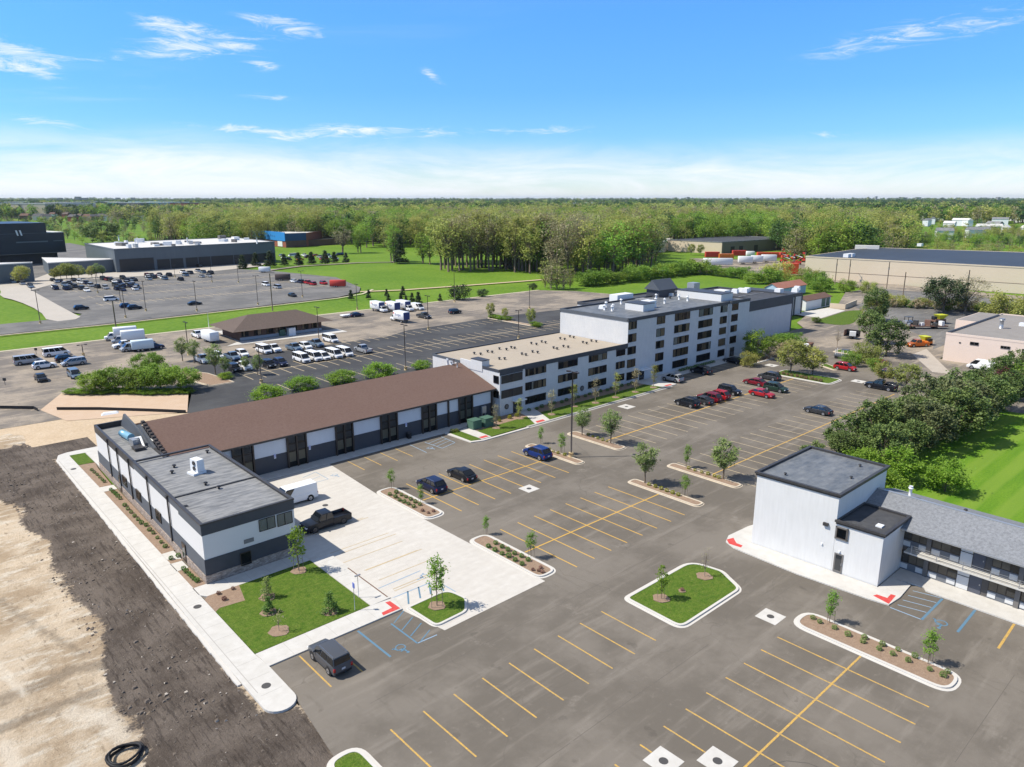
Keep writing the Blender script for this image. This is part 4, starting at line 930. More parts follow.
def ph(x0, x1, y0, y1, z0, z1):
    m = MB(); m.box(x0, x1, y0, y1, z0, z1 - .12, M_siding); m.box(x0 - .08, x1 + .08, y0 - .08, y1 + .08, z1 - .12, z1, M_cap); return m.build('penthouse', b)
def at5(px, py, z=13.3): return gp(px, py, z)
ph(126.2, 130.2, 96.6, 101.6, 13.28, 14.9)
ph(152.5, 157.5, 94.0, 106.5, 13.28, 15.1)
m = MB(); m.box(131, 133.4, 98.5, 101, 13.28, 14.9, M_white); m.build('rooftop_unit', b)
m = MB(); m.box(134.5, 137.5, 103, 105.5, 13.28, 14.5, M_roofgrey); m.build('rooftop_unit', b)
m = MB(); m.obox((158.4, 97.5), 1.3, 1.5, 13.3, 15.3, 0, M_white); m.build('rooftop_unit', b)
for px, py, k in ((604.5, 310, 1), (606, 307, 1), (612, 311, 1), (613, 309.5, 1), (655.5, 303, 1), (656, 299, 1), (664.5, 303.5, 1), (679, 299.5, 1), (687.5, 301, 1), (670, 298.5, 0), (602, 308.5, 2), (700.5, 295.5, 1), (671, 296, 2), (621, 304, 1)):
    x, y = at5(px, py); vent(b, x, y, 13.28, k, 1.7)
# lift house with a small gable roof on the back edge
m = MB(); m.box(147.6, 154.2, 108.4, 112.2, 11.5, 15.2, M_char); m.build('lift_house', b)
m = MB(); yr = 110.3
m.hexa([(147.1, 107.9, 15.1), (147.1, 112.7, 15.1), (147.1, yr, 17.5)], [(154.7, 107.9, 15.1), (154.7, 112.7, 15.1), (154.7, yr, 17.5)], M_char2); m.build('lift_house_roof', b)
m = MB(); m.box(135.5, 141.5, 111.5, 114, 11.0, 14.6, M_white); m.build('rooftop_unit', b)
m = MB(); m.box(166.2, 168.8, 110.8, 113, 12, 15.2, M_steel); m.build('rooftop_unit', b)
# rear part of the block, lower roof
m = MB(); m.prism([(134, 110.7), (176, 110.7), (176, 123), (134, 123)], -.1, 11.6, M_brickwhite); m.build('rear_wall', b)
m = MB(); m.sheet([(134.2, 110.9), (175.8, 110.9), (175.8, 122.8), (134.2, 122.8)], 11.75, M_roofblack); m.ring(offset([(134, 110.7), (176, 110.7), (176, 123), (134, 123)], -.05), offset([(134, 110.7), (176, 110.7), (176, 123), (134, 123)], .3), 11.4, 12.1, M_char); m.build('rear_roof', b)

# ---- B5 banquet hall beside it ----------------------------------------------------
b = empty('hall_building', (0, 0, 0), 0, 'windowless white hall with a deep charcoal band right of the five-storey block', 'building')
HL = [(161.6, 99.7), (199.3, 99.7), (199.3, 124.5), (176.1, 124.5), (176.1, 110), (161.6, 110)]
part(b, 'wall', lambda m: m.prism(HL, -.2, 8.0, M_brickwhite))
FH = Fr((161.6, 99.7), (199.3, 99.7))
def hb(m):
    m.fbox(FH, 0, 37.9, 7.9, 10.6, -.3, .12, M_char); m.box(199.0, 199.42, 99.7, 124.5, 7.9, 10.6, M_char); m.box(161.6, 199.3, 124.2, 124.6, 7.9, 10.6, M_char)
    m.fbox(FH, 37.5, 37.9, -.1, 7.9, 0, .12, M_char)
part(b, 'charcoal_band', hb)
m = MB(); m.sheet([(161.6, 99.95), (199.0, 99.95), (199.0, 124.3), (176.1, 124.3), (176.1, 110), (161.6, 110)], 10.2, M_roofblack); m.build('roof', b)
m = MB(); m.box(163, 198, 108.0, 108.35, 10.2, 10.33, M_roofgrey); m.build('roof_seam', b)
for px, py in ((735, 293), (741, 292), (745, 292.5), (747, 291.5), (795, 292), (797, 290)):
    x, y = gp(px, py, 10.2); vent(b, x, y, 10.2, 2, 2.6)
m = MB()
for px, py, w in ((768.5, 324.8, 1.0), (777, 324.5, 1.6), (776.5, 329, 1.4), (772.5, 325, .5), (764.5, 327.5, .6)):
    pass
b = empty('rear_hall_building', (0, 0, 0), 0, 'small white block with black roof edge behind the right end of the windowless hall', 'building')
part(b, 'wall', lambda m: m.prism([(199.5, 113.3), (232.6, 113.3), (232.6, 132), (199.5, 132)], -.1, 6.0, M_brickwhite))
part(b, 'charcoal_band', lambda m: m.box(199.4, 232.75, 113.15, 132.1, 5.9, 7.0, M_char))
m = MB(); m.box(227.4, 227.9, 113.0, 113.14, 0, 6, M_char); m.box(232.3, 232.8, 113.0, 113.14, 0, 6, M_char); m.build('corner_board', b)
m = MB(); m.obox((224, 117), 1.2, 1.0, 7.0, 8.6, 0, M_white); m.build('rooftop_unit', b)

# ---- B6 motel: tower, annex, balcony wing ---------------------------------------------
b = empty('motel_building', (0, 0, 0), 0, 'white stair tower and annex joined to a two-storey balcony wing with grey shingle roof', 'building')
TW = [(69.62, 28.02), (81.4, 28.02), (81.4, 36.75), (69.25, 36.75)]
AN = [(69.82, 23.5), (75.9, 23.5), (75.9, 28.0), (69.62, 28.0)]
part(b, 'tower_wall', lambda m: m.prism(TW, -.2, 8.2, M_stucco))
def roofcap(poly, zt, zr, rm, nm):
    m = MB(); m.ring(offset(poly, -.22), offset(poly, .1), zt - .22, zt, M_cap); m.ring(offset(poly, -.12), offset(poly, .05), zt - .42, zt - .22, M_cap); m.build(nm + '_fascia', b)
    m = MB(); m.sheet(offset(poly, .02), zr, rm); m.build(nm + '_roof', b)
roofcap(TW, 8.5, 8.26, M_roofblue, 'tower')
part(b, 'annex_wall', lambda m: m.prism(AN, -.2, 5.5, M_stucco))
roofcap([(69.82, 23.5), (75.9, 23.5), (75.9, 27.9), (69.62, 27.9)], 5.75, 5.55, M_roofblack, 'annex')
FA = Fr((69.25 - 23.25 * .0424, 60), (69.25 + 36.75 * .0424, 0))
def fa(y): return (60 - y) * 1.0009
m = MB(); s0, s1 = fa(28.0), fa(26.75)
for a, c, z0, z1 in ((s0, s1, 3.75, 3.93), (s0, s1, 4.95, 5.1), (s0, s0 + .16, 3.75, 5.1), (s1 - .16, s1, 3.75, 5.1)): m.fbox(FA, a, c, z0, z1, 0, .14, M_frgrey)
m.build('window_surround', b)
window(b, FA, fa(27.85), fa(26.8), 3.9, 4.98, 1, .5, d=.05)
door(b, FA, fa(27.85), fa(26.95), .15, 2.2, M_frgrey)
for y, z, k in ((29.0, 4.9, 0), (29.2, 2.65, 1), (27.4, 2.45, 1)):
    m = MB(); f = FA; f2 = FA
    ff = f if y > 28 else f2
    if k == 0: m.fbox(ff, fa(y) - .25, fa(y) + .25, z - .12, z + .2, .0, .25, M_cap)
    else: m.fbox(ff, fa(y) - .08, fa(y) + .08, z - .08, z + .1, 0, .12, M_white)
    m.build('wall_lamp', b)
m = MB()
for y in (30.8, 33.2): m.fbox(FA, fa(y) - .012, fa(y) + .012, .1, 8.1, 0, .004, mat('stucco_joint', (.6, .6, .59), .9))
m.build('stucco_joints', b)
for x, y in ((75.2, 29.3), (79.5, 30.2), (71, 34.5)): vent(b, x, y, 8.26, 0, .8)
m = MB(); m.obox((71.6, 24.6), .35, .3, 5.55, 5.7, 0, M_white); m.build('roof_patch', b)
# balcony wing
MX = 75.45; YN, YS = 28.0, -45.0
part(b, 'wing_wall', lambda m: m.prism([(MX, YS), (84.0, YS), (84.0, YN), (MX, YN)], -.1, 4.95, mat('wing_brown_wall', (.10, .092, .085), .8, noise=[(1, .3, (.13, .12, .11))])))
RF = MB(); gable_y = [(74.1, 4.98), (79.3, 6.45), (84.5, 4.98)]
for (xa, za), (xb, zb) in zip(gable_y[:-1], gable_y[1:]):
    RF.hexa([(xa, YS, za - .13), (xb, YS, zb - .13), (xb, YN - .02, zb - .13), (xa, YN - .02, za - .13)], [(xa, YS, za), (xb, YS, zb), (xb, YN - .02, zb), (xa, YN - .02, za)], M_shin_gr)
RF.build('wing_roof', b)
part(b, 'ridge_cap', lambda m: m.box(79.12, 79.48, YS, YN - .1, 6.40, 6.50, M_steel))
part(b, 'eave_gutter', lambda m: m.box(73.98, 74.1, YS, 23.4, 4.84, 4.99, M_steel))
part(b, 'balcony_floor', lambda m: m.box(74.25, MX, YS, 22.95, 2.42, 2.58, mat('balcony_concrete', (.55, .53, .48), .85)))
def rail(m):
    for z in (2.75, 2.95, 3.15, 3.35): m.box(74.28, 74.31, YS, 22.4, z, z + .03, M_steel)
    for y in np.arange(22.3, YS, -2.3): m.box(74.26, 74.32, y - .03, y + .03, 2.58, 3.4, M_steel)
part(b, 'balcony_railing', rail)
M_frost = mat('railing_sheet', (.62, .62, .58), .6)
FM = Fr((MX, YN), (MX, YS))
M_spandW = mat('pale_spandrel', (.60, .60, .585), .7); M_spandG = mat('grey_spandrel', (.15, .16, .175), .7); M_motdoor = mat('slate_door', (.095, .10, .12), .6)
M_glz = glass_mat('room_glass', (.035, .033, .028), .08); M_cur2 = mat('brown_drape', (.12, .10, .075), .9, noise=[(2, .5, (.2, .17, .12))])
y = 26.9; k = 0
for zb in (.12, 2.6):
    yy = 23.52; i = 0; fr_ = FM
    def bx(m, ya, yb, z0, z1, mt, d1=.05, d0=.004): m.fbox(fr_, YN - ya, YN - yb, z0 + zb, z1 + zb, d0, d1, mt)
    def bay(ya, yb, k):
        w = (ya - yb)
        m = MB(); bx(m, ya, yb, .02, .78, M_spandG, .05); m.build('spandrel', b)
        for u in (0.02, .68): m = MB(); bx(m, ya - w * u, ya - w * (u + .3), .14, .66, M_spandW, .09, .05); m.build('pale_panel', b)
        m = MB(); bx(m, ya, yb, .80, 2.12, M_fr, .05); wo = m.build('window', b)
        for q in range(3):
            p = MB(); bx(p, ya - .06 - q * w / 3, ya - w / 3 + .02 - q * w / 3, .88, 2.04, (M_cur2 if (k + q) % 3 else M_glz), .065, .05); p.build('pane', wo)
    while yy > -22:
        bay(yy, yy - 2.2, i); m = MB(); bx(m, yy - 2.2, yy - 2.6, -.1, 2.25, M_frgrey, .2); m.build('pilaster', b)
        bay(yy - 2.62, yy - 5.15, i + 1)
        m = MB(); bx(m, yy - 5.2, yy - 6.22, .04, 1.35, M_spandW, .09); bx(m, yy - 5.2, yy - 6.22, 1.45, 2.1, M_spandW, .09); m.build('pale_panel', b)
        m = MB(); bx(m, yy - 6.28, yy - 7.3, 0, 2.1, M_motdoor, .06); d_ = m.build('door', b)
        h = MB(); bx(h, yy - 7.12, yy - 7.2, .95, 1.1, M_steel, .11, .06); h.build('handle', d_)
        yy -= 7.85; i += 1
m = MB(); m.fbox(FM, 3.5, 45, -.05, .2, 0, .02, M_frgrey); m.build('plinth', b)
for yv, xv in ((22.5, 80.0),):
    m = MB(); m.tube([(79.9, 24.9, 6.1), (79.9, 24.9, 7.2)], .16, M_white, 8); m.tube([(79.9, 24.9, 7.2), (79.9, 24.9, 7.45)], [.25, .2], M_white, 8); m.build('flue', b)
vent(b, 79.9, 19.6, 6.25, 0, .9)
m = MB(); m.tube([(75.9, 23.42, 5.4), (75.9, 23.42, .3), (75.6, 23.3, .15)], .05, M_cap, 6); m.build('downspout', b)
# ================================================================== vehicles
M_tyre = mat('tyre', (0.018, 0.018, 0.018), 0.8); M_rim = mat('alloy_rim', (0.45, 0.45, 0.46), 0.35, metal=.7); M_rimdk = mat('steel_rim', (0.06, 0.06, 0.065), 0.4, metal=.5)
M_cglass = glass_mat('car_glass', (0.006, 0.008, 0.010), 0.03)
M_head = mat('headlamp', (0.75, 0.77, 0.8), 0.15, spec=.8); M_tail = mat('tail_lamp', (0.35, 0.012, 0.012), 0.25, spec=.6); M_trim = mat('black_trim', (0.02, 0.02, 0.021), 0.55)
M_plate = mat('plate', (0.5, 0.52, 0.56), 0.5); M_chrome = mat('chrome', (0.6, 0.6, 0.62), 0.15, metal=1.0)
PAINT = dict(black=(.007, .009, .014), grey=(.085, .09, .10), darkgrey=(.045, .047, .052), silver=(.38, .39, .40), white=(.78, .78, .77), navy=(.012, .020, .062), blue=(.010, .035, .17), red=(.36, .012, .018), maroon=(.20, .010, .022), bluegrey=(.13, .19, .26), darkgreen=(.02, .045, .03), orange=(.5, .13, .02), brown=(.13, .06, .04), purple=(.10, .02, .06))
def paint(c): return mat('paint_' + c, PAINT[c], 0.35, spec=.32, coat=.15, metal=0.0 if c in ('white', 'black', 'red') else .25)
KIND = {
 'sedan': dict(L=4.85, W=1.84, H=1.44, belt=.93, st=[(0, .62, .84), (.02, .92, .90), (.16, .97, .98), (.30, .95, 1), (.66, .93, 1), (.82, .88, .97), (.95, .76, .88), (1, .52, .78)], g=(.07, .75, .27, .55), r=.34, wb=2.8, cut=1),
 'suv': dict(L=4.7, W=1.9, H=1.68, belt=1.03, st=[(0, .62, .88), (.015, 1.02, .94), (.2, 1.04, 1), (.68, 1.03, 1), (.84, .99, .97), (.965, .84, .90), (1, .55, .82)], g=(.02, .775, .15, .57), r=.38, wb=2.72, cut=2),
 'jeep': dict(L=4.45, W=1.80, H=1.68, belt=1.03, st=[(0, .58, .92), (.012, 1.03, .95), (.2, 1.04, 1), (.72, 1.03, 1), (.88, 1.0, .97), (.985, .90, .92), (1, .5, .88)], g=(.015, .76, .06, .64), r=.36, wb=2.64, cut=2, rails=1),
 'van': dict(L=5.7, W=2.0, H=2.08, belt=1.12, st=[(0, .6, .95), (.01, 1.12, .97), (.3, 1.12, 1), (.8, 1.10, 1), (.92, 1.0, .95), (.985, .84, .9), (1, .5, .85)], g=(.008, .90, .02, .74), r=.38, wb=3.5, cut=3),
 'minivan': dict(L=5.1, W=1.96, H=1.75, belt=1.02, st=[(0, .6, .92), (.012, 1.02, .95), (.3, 1.02, 1), (.75, 1.0, 1), (.9, .9, .95), (.98, .74, .88), (1, .5, .8)], g=(.012, .87, .06, .64), r=.35, wb=3.05, cut=3),
 'cargovan': dict(L=5.7, W=2.0, H=2.2, belt=1.15, st=[(0, .6, .97), (.01, 1.15, .98), (.3, 1.15, 1), (.8, 1.12, 1), (.93, 1.0, .95), (.985, .84, .9), (1, .5, .85)], g=(.006, .92, .012, .72), r=.38, wb=3.5, cut=0),
 'pickup': dict(L=5.85, W=2.0, H=1.9, belt=1.14, st=[(.40, 1.14, 1), (.70, 1.14, 1), (.82, 1.10, .98), (.975, .98, .93), (1, .5, .88)], g=(.385, .745, .42, .63), r=.41, wb=3.66, cut=1.5, bed=.40),
}
MC = {}
def cached(key, fn):
    if key not in MC: MC[key] = fn()
    return MC[key]
def body_mesh(kind, col):
    k = KIND[kind]; P_ = paint(col); m = MB(); L_, w, Hh = k['L'], k['W'] / 2, k['H']
    rings = []
    for t, zt, f in k['st']:
        x = (t - .5) * L_; zb = .30 if (t > .9 or t < .1) else .24
        zm = min(.58, zt - .02)
        rings.append([(x, -w * f * .93, zb), (x, -w * f, zm), (x, -w * f * .955, zt), (x, w * f * .955, zt), (x, w * f, zm), (x, w * f * .93, zb)])
    base = len(m.v); n = 6
    for r in rings: m.v += r
    mi = m.mi(P_)
    for i in range(len(rings) - 1):
        for j in range(n):
            j2 = (j + 1) % n; m.f.append((base + i * n + j, base + (i + 1) * n + j, base + (i + 1) * n + j2, base + i * n + j2)); m.m.append(mi); m.smooth.append(False)
    m.f.append(tuple(base + j for j in range(n))); m.m.append(mi); m.smooth.append(False)
    m.f.append(tuple(base + (len(rings) - 1) * n + n - 1 - j for j in range(n))); m.m.append(mi); m.smooth.append(False)
    b0, b1, r0, r1 = [(q - .5) * L_ for q in k['g']]; zb = k['belt'] - .03; wb_, wt = w * .93, w * (.80 if kind not in ('van', 'cargovan') else .86)
    m.hexa([(b0, -wb_, zb), (b1, -wb_, zb), (b1, wb_, zb), (b0, wb_, zb)], [(r0, -wt, Hh), (r1, -wt, Hh), (r1, wt, Hh), (r0, wt, Hh)], P_)
    if k.get('bed'):
        xe = (k['bed'] - .5) * L_; x0 = -L_ / 2 + .02
        m.box(x0, xe, -w * .95, w * .95, .45, .72, P_)
        m.box(x0, xe, -w, -w * .9, .32, 1.12, P_); m.box(x0, xe, w * .9, w, .32, 1.12, P_); m.box(x0, x0 + .08, -w * .9, w * .9, .6, 1.12, P_)
    me = m.mesh('car_body', bevel=.085, seg=3)
    return me
def gface(pts, inset, off):
    """inset a quad and push it outward"""
    P_ = [Vector(p) for p in pts]; c = sum(P_, Vector()) / len(P_); nrm = (P_[1] - P_[0]).cross(P_[3] - P_[0]).normalized()
    if nrm.dot(Vector((c.x, c.y, c.z - .8)) - Vector((0, 0, 0))) < 0 and abs(nrm.z) < .95: pass
    out = []
    for i, p in enumerate(P_):
        a = (P_[i - 1] - p).normalized(); b_ = (P_[(i + 1) % len(P_)] - p).normalized(); out.append(tuple(p + (a + b_) * inset + nrm * off))
    return out
def glass_meshes(kind):
    k = KIND[kind]; L_, w, Hh = k['L'], k['W'] / 2, k['H']
    b0, b1, r0, r1 = [(q - .5) * L_ for q in k['g']]; zb = k['belt'] + .01; wb_, wt = w * .925, w * (.80 if kind not in ('van', 'cargovan') else .86)
    A = lambda x, s, t: None
    out = {}
    f = MB(); f.face(gface([(b1, -wb_, zb), (b1, wb_, zb), (r1, wt, Hh), (r1, -wt, Hh)], .07, .03), M_cglass); out['windscreen'] = f.mesh('windscreen')
    f = MB(); f.face(gface([(b0, wb_, zb), (b0, -wb_, zb), (r0, -wt, Hh), (r0, wt, Hh)], .09, .03), M_cglass); out['rear_window'] = f.mesh('rear_window')
    for s in (1, -1):
        pane = []
        cut = k['cut']; xs = [0, 1]
        n = {1: 2, 1.5: 2, 2: 3, 3: 4, 0: 1}[cut]
        lo, hi = (0.0, 1.0) if cut else (.72, 1.0)
        for i in range(n):
            a = lo + (hi - lo) * i / n; c = lo + (hi - lo) * (i + 1) / n
            def pt(u, top): return ((b0 + (b1 - b0) * u, s * wb_, zb) if not top else (r0 + (r1 - r0) * u, s * wt, Hh))
            q = [pt(a, 0), pt(c, 0), pt(c, 1), pt(a, 1)]
            if s > 0: q = [q[1], q[0], q[3], q[2]]
            pane.append(gface(q, .055, .03))
        f = MB()
        for q in pane: f.face(q, M_cglass)
        out['side_glass' if s > 0 else 'side_glass_r'] = f.mesh('side_window')
    return out
def wheel_mesh(r):
    m = MB(); m.tube([(0, -.11, 0), (0, -.09, 0), (0, .09, 0), (0, .11, 0)], [r - .04, r, r, r - .04], M_tyre, 18); return m.mesh('wheel')
def rim_mesh(r, dk):
    m = MB(); mm = M_rimdk if dk else M_rim
    for s in (-1, 1):
        m.tube([(0, s * .112, 0), (0, s * .118, 0)], r * .62, mm, 14, False)
        m.tube([(0, s * .119, 0), (0, s * .121, 0)], r * .2, M_trim, 8, False)
    return m.mesh('rim')
def small_car_mesh(kind, col):
    """whole vehicle in one mesh for the ones a few pixels long"""
    k = KIND[kind]; m = MB(); L_, w, Hh = k['L'], k['W'] / 2, k['H']; P_ = paint(col)
    rings = []
    for t, zt, f in k['st']:
        x = (t - .5) * L_; rings.append([(x, -w * f, .25), (x, -w * f * .96, zt), (x, w * f * .96, zt), (x, w * f, .25)])
    for a, b_ in zip(rings[:-1], rings[1:]):
        for j in range(4): m.face([a[j], b_[j], b_[(j + 1) % 4], a[(j + 1) % 4]], P_)
    m.face(rings[0], P_); m.face(rings[-1][::-1], P_)
    b0, b1, r0, r1 = [(q - .5) * L_ for q in k['g']]; zb = k['belt'] - .03; wb_, wt = w * .93, w * .77
    B = [(b0, -wb_, zb), (b1, -wb_, zb), (b1, wb_, zb), (b0, wb_, zb)]; T = [(r0, -wt, Hh), (r1, -wt, Hh), (r1, wt, Hh), (r0, wt, Hh)]
    for i in range(4): m.face([B[i], B[(i + 1) % 4], T[(i + 1) % 4], T[i]], M_cglass)
    m.face(T, P_)
    m.hexa([(x, y, z - .0) for x, y, z in T], [(x, y, z + .02) for x, y, z in T], P_)
    if k.get('bed'):
        xe = (k['bed'] - .5) * L_; x0 = -L_ / 2
        m.box(x0, xe, -w * .95, w * .95, .4, .75, P_); m.box(x0, xe, -w, -w * .9, .4, 1.12, P_); m.box(x0, xe, w * .9, w, .4, 1.12, P_); m.box(x0, x0 + .08, -w * .9, w * .9, .4, 1.12, P_)
    for sx in (-1, 1):
        for sy in (-1, 1): m.tube([(sx * k['wb'] / 2, sy * (w - .2), k['r']), (sx * k['wb'] / 2, sy * (w + .02), k['r'])], k['r'], M_tyre, 10, False)
    return m.mesh('small_car')
NAMES = {'sedan': ('parked_car', 'car'), 'suv': ('parked_suv', 'suv'), 'jeep': ('parked_suv', 'suv'), 'van': ('parked_van', 'van'), 'minivan': ('parked_minivan', 'minivan'), 'cargovan': ('parked_van', 'van'), 'pickup': ('parked_pickup', 'pickup truck')}
HD = {'E': 0.0, 'N': math.pi / 2, 'W': math.pi, 'S': -math.pi / 2}
def car(kind, col, pos, head, label, group=None, small=False, dkrim=False, z=0.0):
    nm, cat = NAMES[kind]; rz = HD[head] if isinstance(head, str) else head
    if small:
        o = mesh_obj(nm, cached(('s', kind, col), lambda: small_car_mesh(kind, col)), None, (pos[0], pos[1], z)); o.rotation_euler = (0, 0, rz)
        return tag(o, label, cat, group)
    k = KIND[kind]; w = k['W'] / 2; L_ = k['L']
    t = empty(nm, (pos[0], pos[1], z), rz, label, cat, group)
    mesh_obj('body', cached(('b', kind, col), lambda: body_mesh(kind, col)), t)
    G_ = cached(('g', kind), lambda: glass_meshes(kind))
    for nme, me in G_.items(): mesh_obj('side_window' if nme.startswith('side') else nme, me, t)
    for sx in (-1, 1):
        for sy in (-1, 1):
            wo = mesh_obj('wheel', cached(('w', k['r']), lambda: wheel_mesh(k['r'])), t, (sx * k['wb'] / 2, sy * (w - .10), k['r']))
            mesh_obj('rim', cached(('r', k['r'], dkrim), lambda: rim_mesh(k['r'], dkrim)), wo)
    def lamp(front):
        m = MB(); st = k['st'][-2] if front else k['st'][1]; z1 = st[1] - .06; x = (st[0] - .5) * L_
        if front: m.box(-.10, .10, -.20, .20, -.09, .07, M_head)
        else: m.box(-.07, .06, -.09, .09, -.17, .14, M_tail)
        return m.mesh('headlight' if front else 'tail_light', bevel=.02, seg=1)
    for sy in (-1, 1):
        st = k['st'][-2]; mesh_obj('headlight', cached(('hl', kind), lambda: lamp(True)), t, ((st[0] - .5) * L_ + .02, sy * (w * st[2] - .22), st[1] - .17))
        st = k['st'][0]
        zt = 1.0 if k.get('bed') else k['st'][1][1] - .2
        mesh_obj('tail_light', cached(('tl', kind), lambda: lamp(False)), t, (-L_ / 2 + .05, sy * (w * .92 - .06), zt - .05))
    def trims():
        m = MB(); m.box(L_ / 2 - .12, L_ / 2 + .02, -w * .5, w * .5, .38, .62, M_trim); m.box(-L_ / 2 - .03, -L_ / 2 + .1, -w * .8, w * .8, .3, .46, M_trim)
        for sy in (-1, 1): m.box(-L_ * .3, L_ * .3, sy * w * .955 - .02, sy * w * .955 + .02, .22, .32, M_trim)
        return m.mesh('bumper_trim', bevel=.015, seg=1)
    mesh_obj('bumper_trim', cached(('t', kind), trims), t)
    def archm():
        m = MB()
        m.tube([(0, -.012, 0), (0, .012, 0)], k['r'] + .075, M_trim, 20, False); return m.mesh('wheel_arch')
    for sx in (-1, 1):
        for sy in (-1, 1): mesh_obj('wheel_arch', cached(('a', k['r']), archm), t, (sx * k['wb'] / 2, sy * (w - .02), k['r'] + .02))
    def mir():
        m = MB(); m.box(-.07, .09, -.11, .11, -.07, .09, paint(col)); return m.mesh('mirror', bevel=.03, seg=1)
    xm = (k['g'][1] - .5) * L_ - .32
    for sy in (-1, 1): mesh_obj('mirror', cached(('m', col), mir), t, (xm, sy * (w + .06), k['belt'] + .08))
    def plate():
        m = MB(); m.box(-.01, .01, -.16, .16, -.08, .08, M_plate); return m.mesh('licence_plate')
    mesh_obj('licence_plate', cached('plate', plate), t, (-L_ / 2 - .035 if kind != 'sedan' else -L_ / 2 - .02, 0, .72 if kind != 'sedan' else .6))
    if k.get('rails') or kind == 'suv':
        def rails():
            m = MB(); a0, a1 = (k['g'][2] - .5) * L_ + .1, (k['g'][3] - .5) * L_ - .1
            m.box(a0, a1, -.02, .02, k['H'] + .02, k['H'] + .06, M_chrome)
            return m.mesh('roof_rail')
        for sy in (-1, 1): mesh_obj('roof_rail', cached(('rr', kind), rails), t, (0, sy * w * .70, 0))
    return t

car('jeep', 'grey', (24.2, 48.8), 'N', 'dark grey boxy SUV parked nose-in against the front lawn sidewalk')
pk = car('pickup', 'black', (36.6, 72.5), 'W', 'black pickup truck with an open bed on the concrete court beside the office block', dkrim=True, z=.005)
car('cargovan', 'white', (37.0, 81.3), 'W', 'white cargo van on the concrete court behind the office block corner', z=.005)
car('suv', 'navy', (52.3, 73.2), 'N', 'dark navy SUV parked beside the mulch island with young trees, left of the black sedan')
car('sedan', 'black', (57.7, 73.7), 'N', 'black sedan parked alone two stalls right of the navy SUV')
car('suv', 'blue', (71.2, 72.7), 'N', 'bright blue SUV parked by the tall lamp post island')
g_ = 'cars parked in front of the hotel'
car('suv', 'black', gp(687, 405.8), 'N', 'black SUV at the near left end of the row of cars before the hotel', g_)
car('sedan', 'darkgrey', gp(700.5, 403.0), 'N', 'dark sedan between the black SUV and the first red car of the hotel row', g_)
car('suv', 'maroon', gp(709, 400.6), 'N', 'dark red crossover third in the hotel row, left of the bright red one', g_)
car('suv', 'red', gp(717.3, 398.2), 'N', 'bright red SUV fourth in the hotel row, beside the black off-roader', g_)
car('jeep', 'black', gp(729.3, 393.8), 'S', 'black boxy off-roader at the right end of the five cars in the row', g_)
car('sedan', 'maroon', gp(754.5, 384.6), 'N', 'dark red sedan in the middle cluster, nearest the hotel lane', g_)
car('suv', 'darkgrey', gp(769.0, 379.3), 'N', 'dark SUV parked beside the grassy island with two trees', g_)
car('sedan', 'red', gp(761.8, 396.3), 'S', 'bright maroon coupe in the middle cluster, closest to the camera', g_)
car('suv', 'darkgreen', gp(775.5, 391.0), 'S', 'dark green SUV right of the maroon coupe', g_)
car('suv', 'silver', (124.2, 86.7), 'N', 'silver SUV parked in the shade at the hotel wall by the entrance walk', g_)
car('suv', 'black', gp(700.5, 373.3), 'N', 'black SUV parked alone in the hotel shadow', g_)
car('sedan', 'black', gp(733, 362.8), 'N', 'black car in the shade near the hotel side entrance by the big bright tree', g_)
car('sedan', 'darkgrey', gp(817.5, 413.2), 'N', 'dark grey sedan parked alone in the right-hand row by the hedge', g_)
car('pickup', 'black', gp(880.5, 389.0), 'N', 'black pickup truck with a loaded bed parked near the hedge corner', g_)
car('suv', 'red', gp(845.0, 370.0), 'S', 'small bright red SUV at the end stall beside the bushes', g_)
car('suv', 'purple', gp(890, 377.5), 'S', 'dark purple SUV half hidden behind the two small trees by the pickup', g_)
car('sedan', 'red', gp(880, 365.5), 'E', 'red car half hidden behind the shrubs at the yard entrance', g_)
car('cargovan', 'white', gp(981.5, 369.5), 'N', 'white van parked at the wall of the pinkish building')

